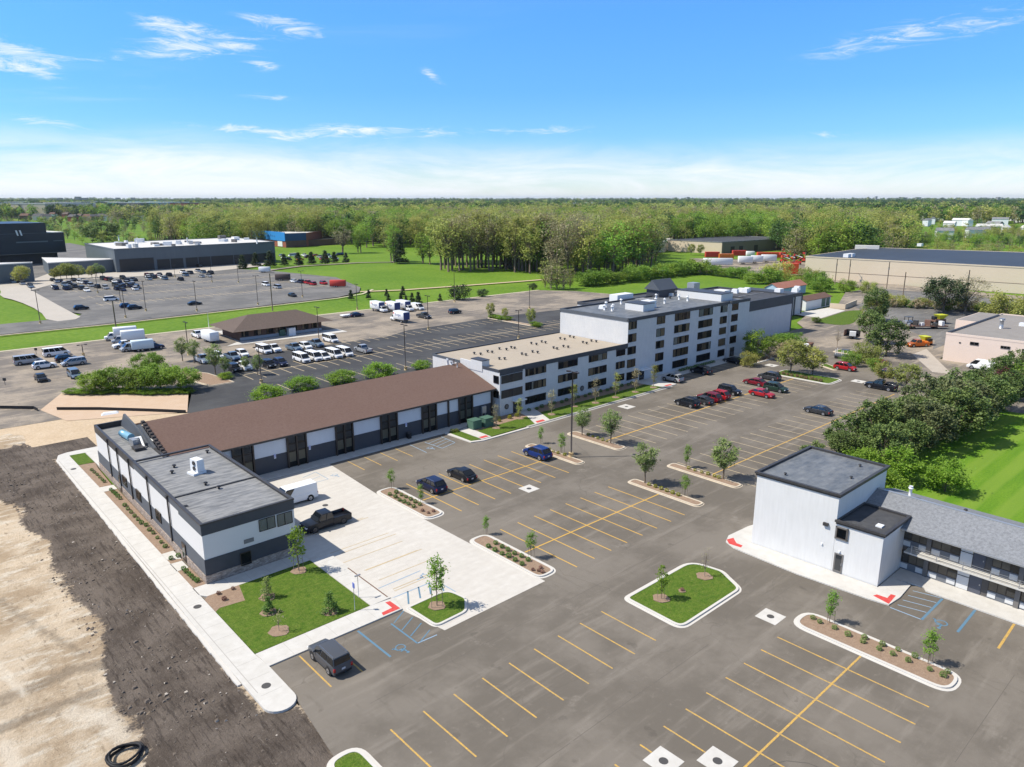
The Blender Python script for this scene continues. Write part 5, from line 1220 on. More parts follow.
# back car park
g_ = 'vans and pickups parked behind the long wing'
BK = [
 ('van', 'white', 301.7, 361.5, 'S', 'first white van from the left in the front row behind the long wing'),
 ('van', 'white', 313.8, 359.8, 'S', 'second white van from the left in the front row behind the long wing'),
 ('minivan', 'white', 322.8, 359.0, 'S', 'low white minivan squeezed between the white vans of the front row'),
 ('van', 'white', 334.0, 357.2, 'S', 'second white van from the right end in the front row behind the wing'),
 ('van', 'white', 344.6, 355.4, 'S', 'white van at the right end of the front row behind the wing'),
 ('pickup', 'silver', 363.3, 352.0, 'N', 'grey pickup standing alone right of the white vans'),
 ('pickup', 'bluegrey', 294.2, 350.2, 'S', 'blue-grey pickup at the left end of the second row behind the vans'),
 ('suv', 'white', 305.5, 348.6, 'S', 'white SUV between the two blue-grey pickups'),
 ('pickup', 'bluegrey', 316, 346.0, 'S', 'blue-grey pickup right of the white SUV in the second row'),
 ('van', 'white', 330.5, 341.8, 'S', 'long white van at the right end of the second row of vans'),
 ('van', 'white', 264, 352.6, 'S', 'white van left of the blue-grey pickups, second from its left end'),
 ('pickup', 'white', 273.5, 351.3, 'S', 'white pickup beside the white van left of the blue-grey pickups'),
 ('jeep', 'black', 268.8, 367.0, 'S', 'black off-roader parked in front of the white vans on the dark asphalt'),
 ('suv', 'navy', 280.5, 365.2, 'S', 'dark blue SUV right of the black off-roader'),
 ('pickup', 'white', 202.5, 362.0, 'S', 'white pickup partly hidden by the small trees at the lot entrance'),
 ('pickup', 'bluegrey', 232.6, 359.3, 'S', 'blue-grey pickup behind the small trees left of the white SUV'),
 ('suv', 'white', 242.2, 356.2, 'S', 'white SUV right of the blue-grey pickup behind the small trees'),
 ('suv', 'white', 217.6, 358.5, 'S', 'white SUV mostly hidden by the trees at the lot entrance'),
 ('pickup', 'white', 243.6, 369.0, 'S', 'white pickup at the near edge beside the bright green shrubs'),
 ('jeep', 'black', 234.5, 371.0, 'S', 'black SUV beside the white pickup by the entrance island'),
 ('van', 'white', 56.8, 355.5, 'E', 'long white passenger van at the far left in the old car park'),
 ('van', 'silver', 28.5, 363.5, 'E', 'tan-grey van at the far left behind the white SUV'),
 ('suv', 'white', 44.8, 368.0, 'E', 'white SUV in the left cluster beside the low mound'),
 ('suv', 'black', 67.0, 361.0, 'E', 'black SUV between the passenger van and silver minivan'),
 ('minivan', 'silver', 74.0, 365.0, 'W', 'silver minivan at the right of the left cluster'),
 ('minivan', 'bluegrey', 74.6, 377.0, 'S', 'blue-grey minivan facing the camera in front of the silver minivan'),
 ('sedan', 'black', 41.2, 380.5, 'S', 'small black car in front of the white SUV at the far left'),
 ('pickup', 'white', 198.2, 337.2, 'N', 'white pickup towing the camper by the hip-roofed office'),
 ('sedan', 'navy', 356.8, 316.5, 'E', 'dark sedan at the grass edge left of the rental box trucks'),
 ('pickup', 'darkgrey', 424, 318.0, 'S', 'dark pickup right of the rental box trucks by the lamp post'),
 ('jeep', 'black', 455, 313.5, 'E', 'black off-roader standing alone right of the dark pickup'),
 ('suv', 'navy', 154.5, 349.0, 'E', 'dark blue vehicle behind the pale box trailer near the big trees'),
]
for kd, c, px, py, hd, lb in BK: car(kd, c, gp(px, py), hd, lb, g_, small=False)

# far grey car park: one mesh each
FC = [(0, 200, [(135, 603, 'black'), (165, 618, 'silver'), (228, 640, 'bluegrey'), (385, 592, 'black'), (415, 603, 'silver'), (440, 600, 'navy'), (468, 618, 'silver'), (503, 618, 'black'), (540, 592, 'black'), (585, 607, 'white'), (630, 614, 'navy'), (665, 632, 'silver'), (712, 642, 'black'), (635, 668, 'white'), (815, 735, 'white'), (870, 520, 'black'), (755, 583, 'black'), (785, 588, 'maroon'), (815, 595, 'black'), (840, 603, 'white'), (870, 603, 'navy'), (900, 578, 'black'), (925, 592, 'navy'), (960, 592, 'bluegrey'), (985, 592, 'black'), (940, 628, 'silver'), (1000, 645, 'black')]),
      (130, 210, [(20, 517, 'navy'), (15, 553, 'silver'), (130, 487, 'maroon'), (160, 482, 'black'), (188, 492, 'maroon'), (215, 478, 'navy'), (240, 503, 'white'), (285, 483, 'black'), (370, 515, 'black'), (385, 460, 'white'), (430, 463, 'silver'), (495, 452, 'silver'), (535, 461, 'bluegrey'), (585, 468, 'black'), (505, 418, 'black'), (245, 428, 'bluegrey'), (475, 693, 'black'), (995, 553, 'white')]),
      (260, 210, [(45, 553, 'white'), (125, 572, 'silver'), (237, 632, 'black'), (245, 528, 'white'), (297, 533, 'navy'), (345, 538, 'red'), (385, 548, 'red'), (465, 543, 'red')]),
      (0, 290, [(595, 143, 'black'), (930, 128, 'navy'), (985, 140, 'black')])]
_r = random.Random(12)
for cx0, cx1, cy0, cy1, n_ in ((54, 84, 282.5, 291, 12), (105, 137, 283.5, 291, 12), (146, 172, 276, 283, 7), (178, 212, 273, 278, 5), (8, 30, 282, 290, 3)):
    FC.append((0, 0, [(_r.uniform(cx0, cx1) * 7.307, _r.uniform(cy0, cy1) * 7.307, _r.choice(['navy', 'silver', 'bluegrey', 'white', 'darkgrey', 'darkgrey'])) for _ in range(n_)]))
ORD = ['first', 'second', 'third', 'fourth', 'fifth', 'sixth', 'seventh', 'eighth', 'ninth', 'tenth', 'eleventh', 'twelfth', 'thirteenth', 'fourteenth', 'fifteenth', 'sixteenth', 'seventeenth', 'eighteenth', 'nineteenth', 'twentieth', 'twenty-first', 'twenty-second', 'twenty-third', 'twenty-fourth', 'twenty-fifth', 'twenty-sixth', 'twenty-seventh', 'twenty-eighth', 'twenty-ninth', 'thirtieth']
CN = dict(darkgrey='dark grey', black='black', silver='silver', bluegrey='pale blue', navy='dark blue', white='white', maroon='dark red', red='bright red')
allc = sorted([(ox + a / 7.307, oy + b_ / 7.307, c) for ox, oy, l in FC for a, b_, c in l]); cnt = {}
for px, py, c in allc:
    cnt[c] = cnt.get(c, 0) + 1; kd = random.choice(['sedan', 'suv', 'sedan', 'suv', 'minivan'])
    car(kd, c, gp(px, py), random.choice('NNS') if py < 300 else 'E', f'{ORD[cnt[c]-1]} {CN[c]} car from the left in the distant grey car park', 'cars in the distant grey car park', small=True)
# cars behind the warehouse
cols = ['silver', 'white', 'black', 'white', 'silver', 'orange', 'white', 'brown', 'silver', 'orange', 'silver', 'red', 'bluegrey', 'white', 'silver', 'black']
cnt = {}
for i, c in enumerate(cols):
    px = 281 + i * 3.9; py = 256.5 + (i % 3) * 1.9 - i * .05; cnt[c] = cnt.get(c, 0) + 1
    car(['suv', 'sedan', 'pickup', 'van'][i % 4], c, gp(px, py), 'NESW'[i % 4], f'{ORD[cnt[c]-1]} {CN.get(c, c)} vehicle from the left in the storage strip behind the spruces', 'vehicles stored behind the spruces', small=True)

# --- box trucks
def letters(txt, size, m, parent, loc, rot, name='lettering'):
    cu = bpy.data.curves.new(name, 'FONT'); cu.body = txt; cu.size = size; cu.align_x = 'CENTER'; cu.extrude = .004; cu.materials.append(m)
    ob = bpy.data.objects.new('tmp', cu); COL.objects.link(ob)
    dg = bpy.context.evaluated_depsgraph_get(); me = bpy.data.meshes.new_from_object(ob.evaluated_get(dg)); bpy.data.objects.remove(ob)
    o = mesh_obj(name, me, parent, loc); o.rotation_euler = rot; return o
M_logo = mat('logo_navy', (.04, .06, .2), .5); M_logored = mat('logo_red', (.55, .03, .04), .5); M_boxblue = mat('truck_door_blue', (.03, .05, .16), .4)
def box_truck(pos, rz, label, brand=True, col='white', L_=5.6, cabcol='white', group='rental box trucks'):
    t = empty('box_truck', (*pos, 0), rz, label, 'truck', group)
    Pw = paint(col); Pc = paint(cabcol)
    m = MB(); m.box(-4.0, L_ - 4.0, -1.2, 1.2, .95, 3.35, Pw); m.mesh
    b_ = m.build('cargo_box', t, bevel=.03, seg=1)
    m = MB(); m.box(-4.03, -4.0, -1.1, 1.1, 1.0, 3.25, M_boxblue if brand else M_frgrey); m.build('rear_door', t)
    if brand: m = MB(); m.box(L_ - 4.0, L_ - 3.97, -1.1, 1.1, 1.5, 3.2, M_boxblue); m.build('front_panel', t)
    x0 = L_ - 3.95
    m = MB(); m.hexa([(x0, -.98, .5), (x0 + 2.3, -.9, .5), (x0 + 2.3, .9, .5), (x0, .98, .5)], [(x0, -.98, 1.35), (x0 + 2.2, -.86, 1.12), (x0 + 2.2, .86, 1.12), (x0, .98, 1.35)], Pc)
    m.hexa([(x0, -.95, 1.3), (x0 + 1.5, -.92, 1.25), (x0 + 1.5, .92, 1.25), (x0, .95, 1.3)], [(x0, -.82, 2.1), (x0 + .85, -.8, 2.1), (x0 + .85, .8, 2.1), (x0, .82, 2.1)], Pc)
    m.build('cab', t, bevel=.05)
    m = MB(); m.face([(x0 + 1.50, -.82, 1.33), (x0 + 1.50, .82, 1.33), (x0 + .93, .72, 2.05), (x0 + .93, -.72, 2.05)], M_cglass); m.build('windscreen', t)
    for s in (-1, 1):
        m = MB(); m.face([(x0 + .15, s * .965, 1.36), (x0 + 1.3, s * .955, 1.36), (x0 + .82, s * .84, 2.03), (x0 + .15, s * .85, 2.03)], M_cglass); m.build('side_window', t)
    for x, y in ((x0 + 1.45, .82), (x0 + 1.45, -.82), (-2.5, .95), (-2.5, -.95)):
        w_ = mesh_obj('wheel', cached(('w', .42), lambda: wheel_mesh(.42)), t, (x, y, .42)); mesh_obj('rim', cached(('r', .42, False), lambda: rim_mesh(.42, False)), w_)
    m = MB(); m.box(-3.9, x0 + 2.0, -.5, .5, .55, .95, M_trim); m.build('chassis', t)
    if brand:
        for s in (-1, 1):
            letters('Budget', 1.15, M_logo, t, (-1.0 if s < 0 else -1.0, s * 1.212, 2.0), (math.pi / 2, 0, 0 if s < 0 else math.pi))
            m = MB(); xx = -3.1 if s < 0 else 1.2
            m.prism([(xx - .25, s * 1.205 - .004), (xx + .25, s * 1.205 - .004), (xx + .25, s * 1.205 + .004), (xx - .25, s * 1.205 + .004)], 2.45, 2.95, M_logored); m.build('red_mark', t)
    return t
box_truck(gp(379.5, 311.5), HD['S'], 'white rental box truck at the left of the box truck group', True)
box_truck(gp(391, 311.2), HD['N'], 'white box truck standing behind the front rental truck, rear door showing', True)
box_truck(gp(399.5, 321.5), HD['N'], 'white rental box truck with red mark and blue lettering, nearest of the group', True)
box_truck(gp(405.5, 310.5), HD['S'], 'white box truck with dark blue front panel between the others and the white van', True)
car('cargovan', 'white', gp(417.5, 309.5), 'S', 'tall white van at the right end of the box truck group', 'rental box trucks')
box_truck(gp(121, 339.5), HD['E'] - .2 + math.pi, 'pale box truck behind the other one near the left utility pole', False, group='box trucks by the utility pole')
car('pickup', 'white', gp(125.5, 347.5), 'W', 'white pickup nearest the big bushes beside the pale box trucks', 'box trucks by the utility pole')
car('van', 'silver', gp(133, 350.5), 'W', 'silver van between the pale blue trailer and the white pickup', 'box trucks by the utility pole')
box_truck(gp(128.5, 343.0), HD['E'] - .2 + math.pi, 'pale box truck in front of its twin near the left utility pole', False, cabcol='silver', group='box trucks by the utility pole')
def trailer(pos, rz, L_, W_, z0, z1, mt, label, name='box_trailer', cat='trailer', group=None):
    t = empty(name, (*pos, 0), rz, label, cat, group)
    m = MB(); m.box(-L_ / 2, L_ / 2, -W_ / 2, W_ / 2, z0, z1, mt); m.build('box', t, bevel=.04, seg=1)
    m = MB(); m.box(-L_ / 2 + .02, L_ / 2 - .02, -W_ / 2 + .1, W_ / 2 - .1, z0 - .12, z0 - .005, M_trim); m.box(L_ / 2, L_ / 2 + 1.1, -.06, .06, z0 - .12, z0, M_trim); m.build('frame', t)
    for s in (-1, 1):
        for x in (-.5, .4):
            w_ = mesh_obj('wheel', cached(('w', .37), lambda: wheel_mesh(.37)), t, (x - L_ * .12, s * (W_ / 2 - .1), .37)); mesh_obj('rim', cached(('r', .37, False), lambda: rim_mesh(.37, False)), w_)
    return t
M_palebox = mat('pale_blue_panel', (.55, .64, .68), .5)
trailer(gp(143, 350.5), R(-10), 5.0, 2.2, .6, 2.7, M_palebox, 'pale blue box trailer behind the big bushes')
trailer(gp(210.5, 341.5), HD['S'], 6.5, 2.4, .6, 2.9, M_white, 'white camper trailer hitched behind a white pickup by the hip-roofed office', 'camper_trailer', 'camper')
trailer(gp(264.8, 272.5), R(-42), 5.4, 2.4, .6, 2.9, M_white, 'white motorhome standing alone at the far car park corner', 'motorhome', 'motorhome')
M_brownbox = mat('brown_panel', (.075, .055, .05), .7); M_redbox = mat('red_panel', (.50, .05, .035), .6)
trailer(gp(283, 280.5), R(-42), 6.5, 2.4, .5, 3.0, M_brownbox, 'dark brown storage trailer at the far car park edge')
trailer(gp(338, 287), R(-42), 6.6, 2.4, .5, 3.0, M_redbox, 'red box trailer at the grass edge of the far car park')
trailer(gp(347, 317.2), HD['E'], 4.0, 2.0, .5, .9, M_white, 'low white flatbed trailer beside the dark sedan', 'flatbed_trailer')
M_org = mat('orange_steel', (.55, .16, .03), .5)
# trailers and red plant on the depot beyond the hotel
for i, (px, py, L_) in enumerate([(717.5, 266.5, 16), (745, 264.3, 8), (756.5, 263.5, 6.5), (768.5, 262.5, 8.5), (750, 257.5, 5)]):
    trailer(gp(px, py), R(-44), L_, 2.8, 1.1, 4.6 if i < 4 else 4, M_white, ['longest white semi-trailer at the left end of the depot row', 'second white semi-trailer from the left in the depot row', 'third white semi-trailer from the left in the depot row', 'white semi-trailer at the right end of the depot row', 'white trailer behind the depot row among the red containers'][i], 'semi_trailer', 'trailer', 'white trailers on the depot')
M_orr = mat('orange_red_paint', (.62, .085, .03), .5)
def container(px, py, L_, W_, h, mt, label, rz=R(-44)):
    t = empty('container', (*gp(px, py), 0), rz, label, 'container', 'red containers on the depot')
    m = MB(); m.box(-L_ / 2, L_ / 2, -W_ / 2, W_ / 2, 0, h, mt)
    m.build('box', t)
    m = MB(); n = int(L_ / .9)
    for i in range(n): x = -L_ / 2 + (i + .5) * L_ / n; m.box(x - .12, x + .12, -W_ / 2 - .12, -W_ / 2, .1, h - .1, mt)
    m.build('ribs', t)
    return t
container(790.5, 273.5, 6.5, 3.5, 5.2, M_orr, 'tall orange-red ribbed container stack by the tan warehouse corner')
container(712, 257, 9, 3, 3.4, M_redbox, 'red container at the left end beside the tan building corner')
container(726, 258.5, 9, 3, 3.0, M_org, 'orange container right of the leftmost red one')
container(739, 255.5, 9, 3, 3.4, M_redbox, 'red container behind the trailers, below the dark dock doors')
container(771, 257.5, 18, 3, 3.4, M_orr, 'long low orange-red container row behind the white trailers')
# boom lifts: a lattice of red and white arms
def lift(px, py, s, label, col):
    x, y = gp(px, py); t = empty('boom_lift', (x, y, 0), R(random.uniform(-60, 30)), label, 'boom lift', 'boom lifts on the depot')
    m = MB(); m.box(-2 * s, 2 * s, -1.1 * s, 1.1 * s, .9 * s, 2.3 * s, col); m.build('chassis', t)
    m = MB(); m.tube([(-1.5 * s, 0, 2.3 * s), (2.5 * s, 0, 4.8 * s)], .3 * s, col, 6); m.build('lower_boom', t)
    m = MB(); m.tube([(2.5 * s, 0, 4.8 * s), (-2.5 * s, .2, 6.4 * s)], .25 * s, M_white, 6); m.build('upper_boom', t)
    m = MB(); m.box(-3.4 * s, -2.3 * s, -.7 * s, .9 * s, 5.6 * s, 7.0 * s, col); m.build('basket', t)
    for sx in (-1.4, 1.4):
        for sy in (-1, 1):
            m = MB(); m.tube([(sx * s, sy * .9 * s, .55 * s), (sx * s, sy * 1.3 * s, .55 * s)], .55 * s, M_tyre, 10, False); m.build('wheel', t)
pl = ['left end', 'second from the left', 'third from the left', 'fourth from the left', 'middle', 'fourth from the right', 'third from the right', 'second from the right', 'right end']
for i, (px, py) in enumerate([(783, 262.5), (787, 258), (791, 265), (794, 259.5), (798, 264.5), (801, 258.5), (804, 262), (786, 266), (796, 254.5)]):
    pass
LF = sorted([(783, 262.5), (787, 258), (791, 265), (794, 259.5), (798, 264.5), (801, 258.5), (804, 262), (785.5, 266), (796, 255.5)])
for i, (px, py) in enumerate(LF): lift(px, py, .85, f'red and white boom lift on the depot, {pl[i]} of the packed cluster', [M_redbox, M_orr, M_redbox][i % 3])

# --- yard machines
M_yg = mat('safety_yellow', (.50, .52, .03), .5); M_or2 = mat('machine_orange', (.55, .17, .03), .5); M_rusty = mat('rusty_steel', (.17, .085, .06), .8, noise=[(2, .5, (.25, .17, .13))])
def paver(px, py, rz, label, c1, c2, s=1.0, hop=False):
    t = empty('paving_machine', (*gp(px, py), 0), rz, label, 'paving machine')
    m = MB(); m.box(-2 * s, 2 * s, -1 * s, 1 * s, .7 * s, 1.5 * s, c1); m.build('chassis', t, bevel=.05)
    m = MB(); m.hexa([(-.2 * s, -.7 * s, 1.5 * s), (1.2 * s, -.7 * s, 1.5 * s), (1.2 * s, .7 * s, 1.5 * s), (-.2 * s, .7 * s, 1.5 * s)], [(-1 * s, -1.4 * s, 2.9 * s), (2.3 * s, -1.4 * s, 2.9 * s), (2.3 * s, 1.4 * s, 2.9 * s), (-1 * s, 1.4 * s, 2.9 * s)], c2); m.build('hopper', t)
    m = MB(); m.box(-2.2 * s, -1.2 * s, -.7 * s, .7 * s, 1.5 * s, 2.4 * s, M_trim); m.build('engine_box', t, bevel=.05)
    for sx in (-1.4, 1.4):
        for sy in (-1, 1):
            m = MB(); m.tube([(sx * s, sy * .75 * s, .5 * s), (sx * s, sy * 1.15 * s, .5 * s)], .5 * s, M_tyre, 12, False); m.build('wheel', t)
paver(938, 323.5, R(-30), 'yellow-green salt hopper truck parked beside the pinkish building yard', M_rusty, M_yg, .95)
paver(925.5, 344.5, R(60), 'green and orange machine half hidden at the pinkish building corner', M_or2, M_yg, .75)
car('pickup', 'orange', gp(917, 346.5), R(150), 'orange pickup standing beside the green machine at the building corner')
t = empty('flatbed_trailer', (*gp(922, 328.5), 0), R(-42), 'long rusty equipment trailer loaded with parts in front of the salt hopper', 'trailer')
m = MB(); m.box(-7, 7, -1.2, 1.2, .7, .95, M_rusty); m.build('deck', t)
for i in range(7):
    m = MB(); x = -6 + i * 1.9; hh = random.uniform(.5, 1.7); m.obox((x, random.uniform(-.5, .5)), random.uniform(.4, .8), random.uniform(.3, .8), .95, .95 + hh, random.uniform(0, 1), random.choice([M_rusty, M_cap, M_steel, M_white, M_rusty])); m.build('load_item', t)
for sx in (-4, -3, 3.5):
    m = MB(); m.tube([(sx, -1.25, .4), (sx, 1.25, .4)], .4, M_tyre, 10, False); m.build('wheel', t)
t = empty('skid_loader', (*gp(908, 325.5), 0), R(-30), 'small grey loader with a roof cage at the left end of the equipment trailer', 'loader')
m = MB(); m.box(-1.4, 1.2, -.9, .9, .6, 1.5, M_steel); m.build('body', t, bevel=.05)
m = MB()
for sx in (-.8, .6):
    for sy in (-.8, .8): m.box(sx - .06, sx + .06, sy - .06, sy + .06, 1.5, 2.6, M_trim)
m.box(-1, .8, -.9, .9, 2.6, 2.75, M_char2); m.build('cage', t)
m = MB(); m.hexa([(1.4, -1, .2), (2.3, -1, .2), (2.3, 1, .2), (1.4, 1, .2)], [(1.4, -1, 1.1), (1.9, -1, 1.1), (1.9, 1, 1.1), (1.4, 1, 1.1)], M_rusty); m.build('bucket', t)
for sx in (-.8, .7):
    m = MB(); m.tube([(sx, -1.05, .5), (sx, 1.05, .5)], .5, M_tyre, 10, False); m.build('wheel', t)
# small utility things by the service drive
t = empty('utility_cart', (*gp(841.5, 358.5), 0), R(100), 'small dark and white utility cart with an open cage behind the red car', 'utility cart')
m = MB(); m.box(-1.6, 1.6, -.8, .8, .5, 1.0, M_char2); m.build('body', t, bevel=.04)
m = MB()
for sx in (-1.4, -.1, 1.3):
    for sy in (-.75, .75): m.box(sx - .05, sx + .05, sy - .05, sy + .05, 1, 2.2, M_white)
m.box(-1.5, .1, -.85, .85, 2.2, 2.3, M_char2); m.build('cage', t)
for sx in (-1, 1.1):
    m = MB(); m.tube([(sx, -.9, .35), (sx, .9, .35)], .35, M_tyre, 10, False); m.build('wheel', t)
t = empty('equipment_trailer', (*gp(851.5, 338.5), 0), R(95), 'small dark trailer carrying a white crate beside the big dark pine', 'trailer')
m = MB(); m.box(-1.8, 1.8, -1.1, 1.1, .6, .8, M_trim); m.box(-1.8, 1.8, -1.1, -1.0, .8, 2.3, M_trim); m.box(1.7, 1.8, -1.1, 1.1, .8, 2.3, M_rusty); m.build('bed', t)
m = MB(); m.obox((-.2, .1), .8, .6, .8, 2.0, .3, M_white); m.build('crate', t)
m = MB(); m.tube([(0, -1.2, .4), (0, 1.2, .4)], .4, M_tyre, 10, False); m.build('wheel', t)
t = empty('waste_skip', (*gp(805, 350), 0), R(10), 'rust-brown open waste container behind the flowering shrubs by the service drive', 'waste container')
m = MB(); m.hexa([(-2.6, -1, .1), (2.6, -1, .1), (2.6, 1, .1), (-2.6, 1, .1)], [(-3.0, -1.2, 1.6), (3.0, -1.2, 1.6), (3.0, 1.2, 1.6), (-3.0, 1.2, 1.6)], M_rusty, caps=False)
m.box(-2.6, 2.6, -1, 1, .1, .2, M_rusty); m.build('bin', t)
m = MB(); m.obox((.8, 0), 1.0, .7, .3, 1.5, .4, M_white, .7, .7); m.build('rubble', t)
# ================================================================== trees and plants
LM_bright = leaf_mat('bright_leaf', (0.115, 0.225, 0.018), (0.28, 0.41, 0.045), transl=.4)
LM_mid = leaf_mat('mid_leaf', (0.083, 0.165, 0.033), (0.181, 0.297, 0.066), transl=.35)
LM_sap = leaf_mat('sapling_leaf', (0.12, 0.235, 0.03), (0.27, 0.42, 0.07), transl=.4)
LM_olive = leaf_mat('grey_green_leaf', (0.13, 0.19, 0.055), (0.33, 0.41, 0.14), transl=.35)
LM_pine = leaf_mat('dark_needles', (0.023, 0.046, 0.018), (0.071, 0.101, 0.037), transl=.12)
LM_juniper = leaf_mat('juniper_foliage', (0.048, 0.095, 0.020), (0.18, 0.24, 0.065), transl=.15)
LM_juniperbr = leaf_mat('browning_juniper', (0.055, 0.082, 0.026), (0.19, 0.21, 0.085), transl=.15)
LM_spring = leaf_mat('spring_leaf', (0.225, 0.255, 0.06), (0.47, 0.49, 0.14), transl=.45, var=.22)
LM_green = leaf_mat('woodland_leaf', (0.115, 0.215, 0.028), (0.30, 0.44, 0.065), transl=.4, var=.22)
LM_bud = leaf_mat('budding_twigs', (0.21, 0.185, 0.11), (0.40, 0.365, 0.20), transl=.3, var=.18)
LM_flower = leaf_mat('pale_bloom', (0.315, 0.252, 0.147), (0.525, 0.441, 0.284), transl=.3)
LM_shrub = leaf_mat('clipped_shrub', (0.058, 0.140, 0.020), (0.140, 0.264, 0.049), transl=.25)
LM_yshrub = leaf_mat('golden_shrub', (0.200, 0.220, 0.020), (0.420, 0.400, 0.040), transl=.35)
LM_red = leaf_mat('purple_leaf', (0.084, 0.024, 0.036), (0.156, 0.054, 0.060), transl=.25)
LM_redbush = leaf_mat('reddish_bush', (0.165, 0.083, 0.066), (0.330, 0.181, 0.132), transl=.25)
M_bark = mat('bark', (0.12, 0.09, 0.065), 0.95, noise=[(2, .5, (.2, .16, .12))]); M_barkpale = mat('pale_bark', (0.24, 0.19, 0.14), 0.95, noise=[(2, .4, (.16, .12, .09))])

def leaves_mesh(name, pts, size, m, tone, up=.8, jit=.35, rng=RNG):
    n = len(pts); pts = np.asarray(pts, dtype=np.float64)
    nr = rng.normal(size=(n, 3)); nr[:, 2] = np.abs(nr[:, 2]) + up; nr /= np.linalg.norm(nr, axis=1)[:, None]
    a = np.cross(nr, rng.normal(size=(n, 3))); a /= np.linalg.norm(a, axis=1)[:, None]; b = np.cross(nr, a)
    s = size * (1 + jit * rng.uniform(-1, 1, n))[:, None]
    k = rng.uniform(.55, .9, n)[:, None]
    V = np.stack([pts - a * s * .5, pts + b * s * .5 * k, pts + a * s * .5, pts - b * s * .5 * k], 1).reshape(-1, 3)
    me = bpy.data.meshes.new(name); me.vertices.add(4 * n); me.vertices.foreach_set('co', V.ravel().astype(np.float32))
    me.loops.add(4 * n); me.loops.foreach_set('vertex_index', np.arange(4 * n, dtype=np.int32))
    me.polygons.add(n); me.polygons.foreach_set('loop_start', (np.arange(n) * 4).astype(np.int32)); me.polygons.foreach_set('loop_total', np.full(n, 4, dtype=np.int32))
    me.update(calc_edges=True); me.materials.append(m)
    at = me.attributes.new('tone', 'FLOAT', 'FACE'); at.data.foreach_set('value', np.clip(tone, 0, 1).astype(np.float32))
    me.validate(); return me
def tree_meshes(h, rad, zlo, nclump, nleaf, leaf, m, shape='oval', bark=None, clump=.5, limbs=9, tr=None, seed=0, bare=0.0, lean=0.0):
    """trunk mesh with limbs running to the leaf clumps, and a crown mesh of leaf-sized faces"""
    rng = np.random.default_rng(seed + 11); bark = bark or M_bark
    C = []
    while len(C) < nclump:
        u = rng.uniform(-1, 1, 3)
        if np.linalg.norm(u) > 1: continue
        t = (u[2] + 1) / 2                 # 0 bottom, 1 top
        if shape == 'oval': f = 1.0
        elif shape == 'cone': 
            t = rng.uniform(0, 1) ** 1.25; f = (1 - t) * 1.0 + .04; q = rng.uniform(0, 2 * math.pi); rr = math.sqrt(rng.uniform(.2, 1)); u[0] = math.cos(q) * rr; u[1] = math.sin(q) * rr
        elif shape == 'column': f = 1.0
        elif shape == 'vase': f = .5 + .6 * t
        elif shape == 'dome': t = .15 + .85 * t if u[2] > 0 else t; f = 1.0
        elif shape == 'flat': f = 1.15
        # push clumps to the outside so gaps show between them
        if shape not in ('cone',): 
            l = np.linalg.norm(u) + 1e-6; u = u / l * (l ** .55); t = (u[2] + 1) / 2
        C.append((u[0] * rad * f, u[1] * rad * f, zlo + (h - zlo) * t))
    C = np.array(C); ct = rng.uniform(0, 1, nclump); cs = rng.uniform(.6, 1.3, nclump) * clump
    idx = rng.integers(0, nclump, nleaf)
    P = C[idx] + rng.normal(size=(nleaf, 3)) * (cs[idx] * .5)[:, None] * np.array([1, 1, .75])
    P[:, 2] = np.maximum(P[:, 2], .05 if zlo < .3 else zlo * .8)
    tone = ct[idx] * .55 + rng.uniform(0, .45, nleaf)
    crown = leaves_mesh('crown', P, leaf, m, tone, rng=rng)
    tm = MB(); r0 = tr or h * .018
    hx, hy = rng.normal(0, .02 * h, 2) + np.array([lean * h, 0])
    top = h * .82 if shape != 'vase' else h * .6
    pts = [(0, 0, -.15), (hx * .2, hy * .2, h * .2), (hx * .6, hy * .6, h * .5), (hx, hy, top)]
    tm.tube(pts, [r0 * 1.25, r0, r0 * .62, r0 * .15], bark, 7)
    for i in rng.choice(nclump, min(limbs, nclump), replace=False):
        c = C[i]; z0 = min(c[2] * .75, max(zlo * .8, c[2] * rng.uniform(.35, .65)))
        k = z0 / top; st = (hx * k, hy * k, z0)
        md = ((st[0] + c[0]) / 2, (st[1] + c[1]) / 2, (z0 + c[2]) / 2 - .02 * h)
        rr = r0 * .42 * (1 - .5 * z0 / h); tm.tube([st, md, tuple(c)], [rr, rr * .65, rr * .15], bark, 5)
    return tm.mesh('trunk'), crown
def make_tree(pos, meshes, name, label, cat='tree', group=None, s=1.0, rz=None):
    t = empty(name, (pos[0], pos[1], pos[2] if len(pos) > 2 else 0), random.uniform(0, 6.28) if rz is None else rz, label, cat, group)
    if hasattr(s, '__len__'): t.scale = s
    else: t.scale = (s, s, s)
    mesh_obj('trunk', meshes[0], t); mesh_obj('crown', meshes[1], t); return t
def hs(base, top): return hgt(base, top)

# --- young staked trees in the car park
SAP = [tree_meshes(3.4, .5, 1.0, 26, 1000, .14, LM_sap, 'oval', clump=.36, limbs=10, tr=.035, seed=i) for i in range(3)]
SAPB = [tree_meshes(3.8, .58, .9, 26, 800, .16, LM_bright, 'oval', clump=.36, limbs=12, tr=.035, seed=20 + i) for i in range(2)]
def stakes(t, h=1.4):
    for a in (.5, 2.6, 4.6):
        m = MB(); m.tube([(math.cos(a) * .45, math.sin(a) * .45, 0), (math.cos(a) * .40, math.sin(a) * .40, h)], .022, M_barkpale, 5); m.build('stake', t)
def ring_mulch(pos, r=.8, z=.14, label=None):
    m = MB(); n = 14; m.prism([(pos[0] + r * (1 + .12 * math.sin(i * 2.3)) * math.cos(i * math.tau / n), pos[1] + r * (1 + .12 * math.cos(i * 1.7)) * math.sin(i * math.tau / n)) for i in range(n)], z - .1, z + .03, M_mulch)
    o = m.build('planting_bed'); o['kind'] = 'structure'; return o
g_ = 'young trees on the car park islands'
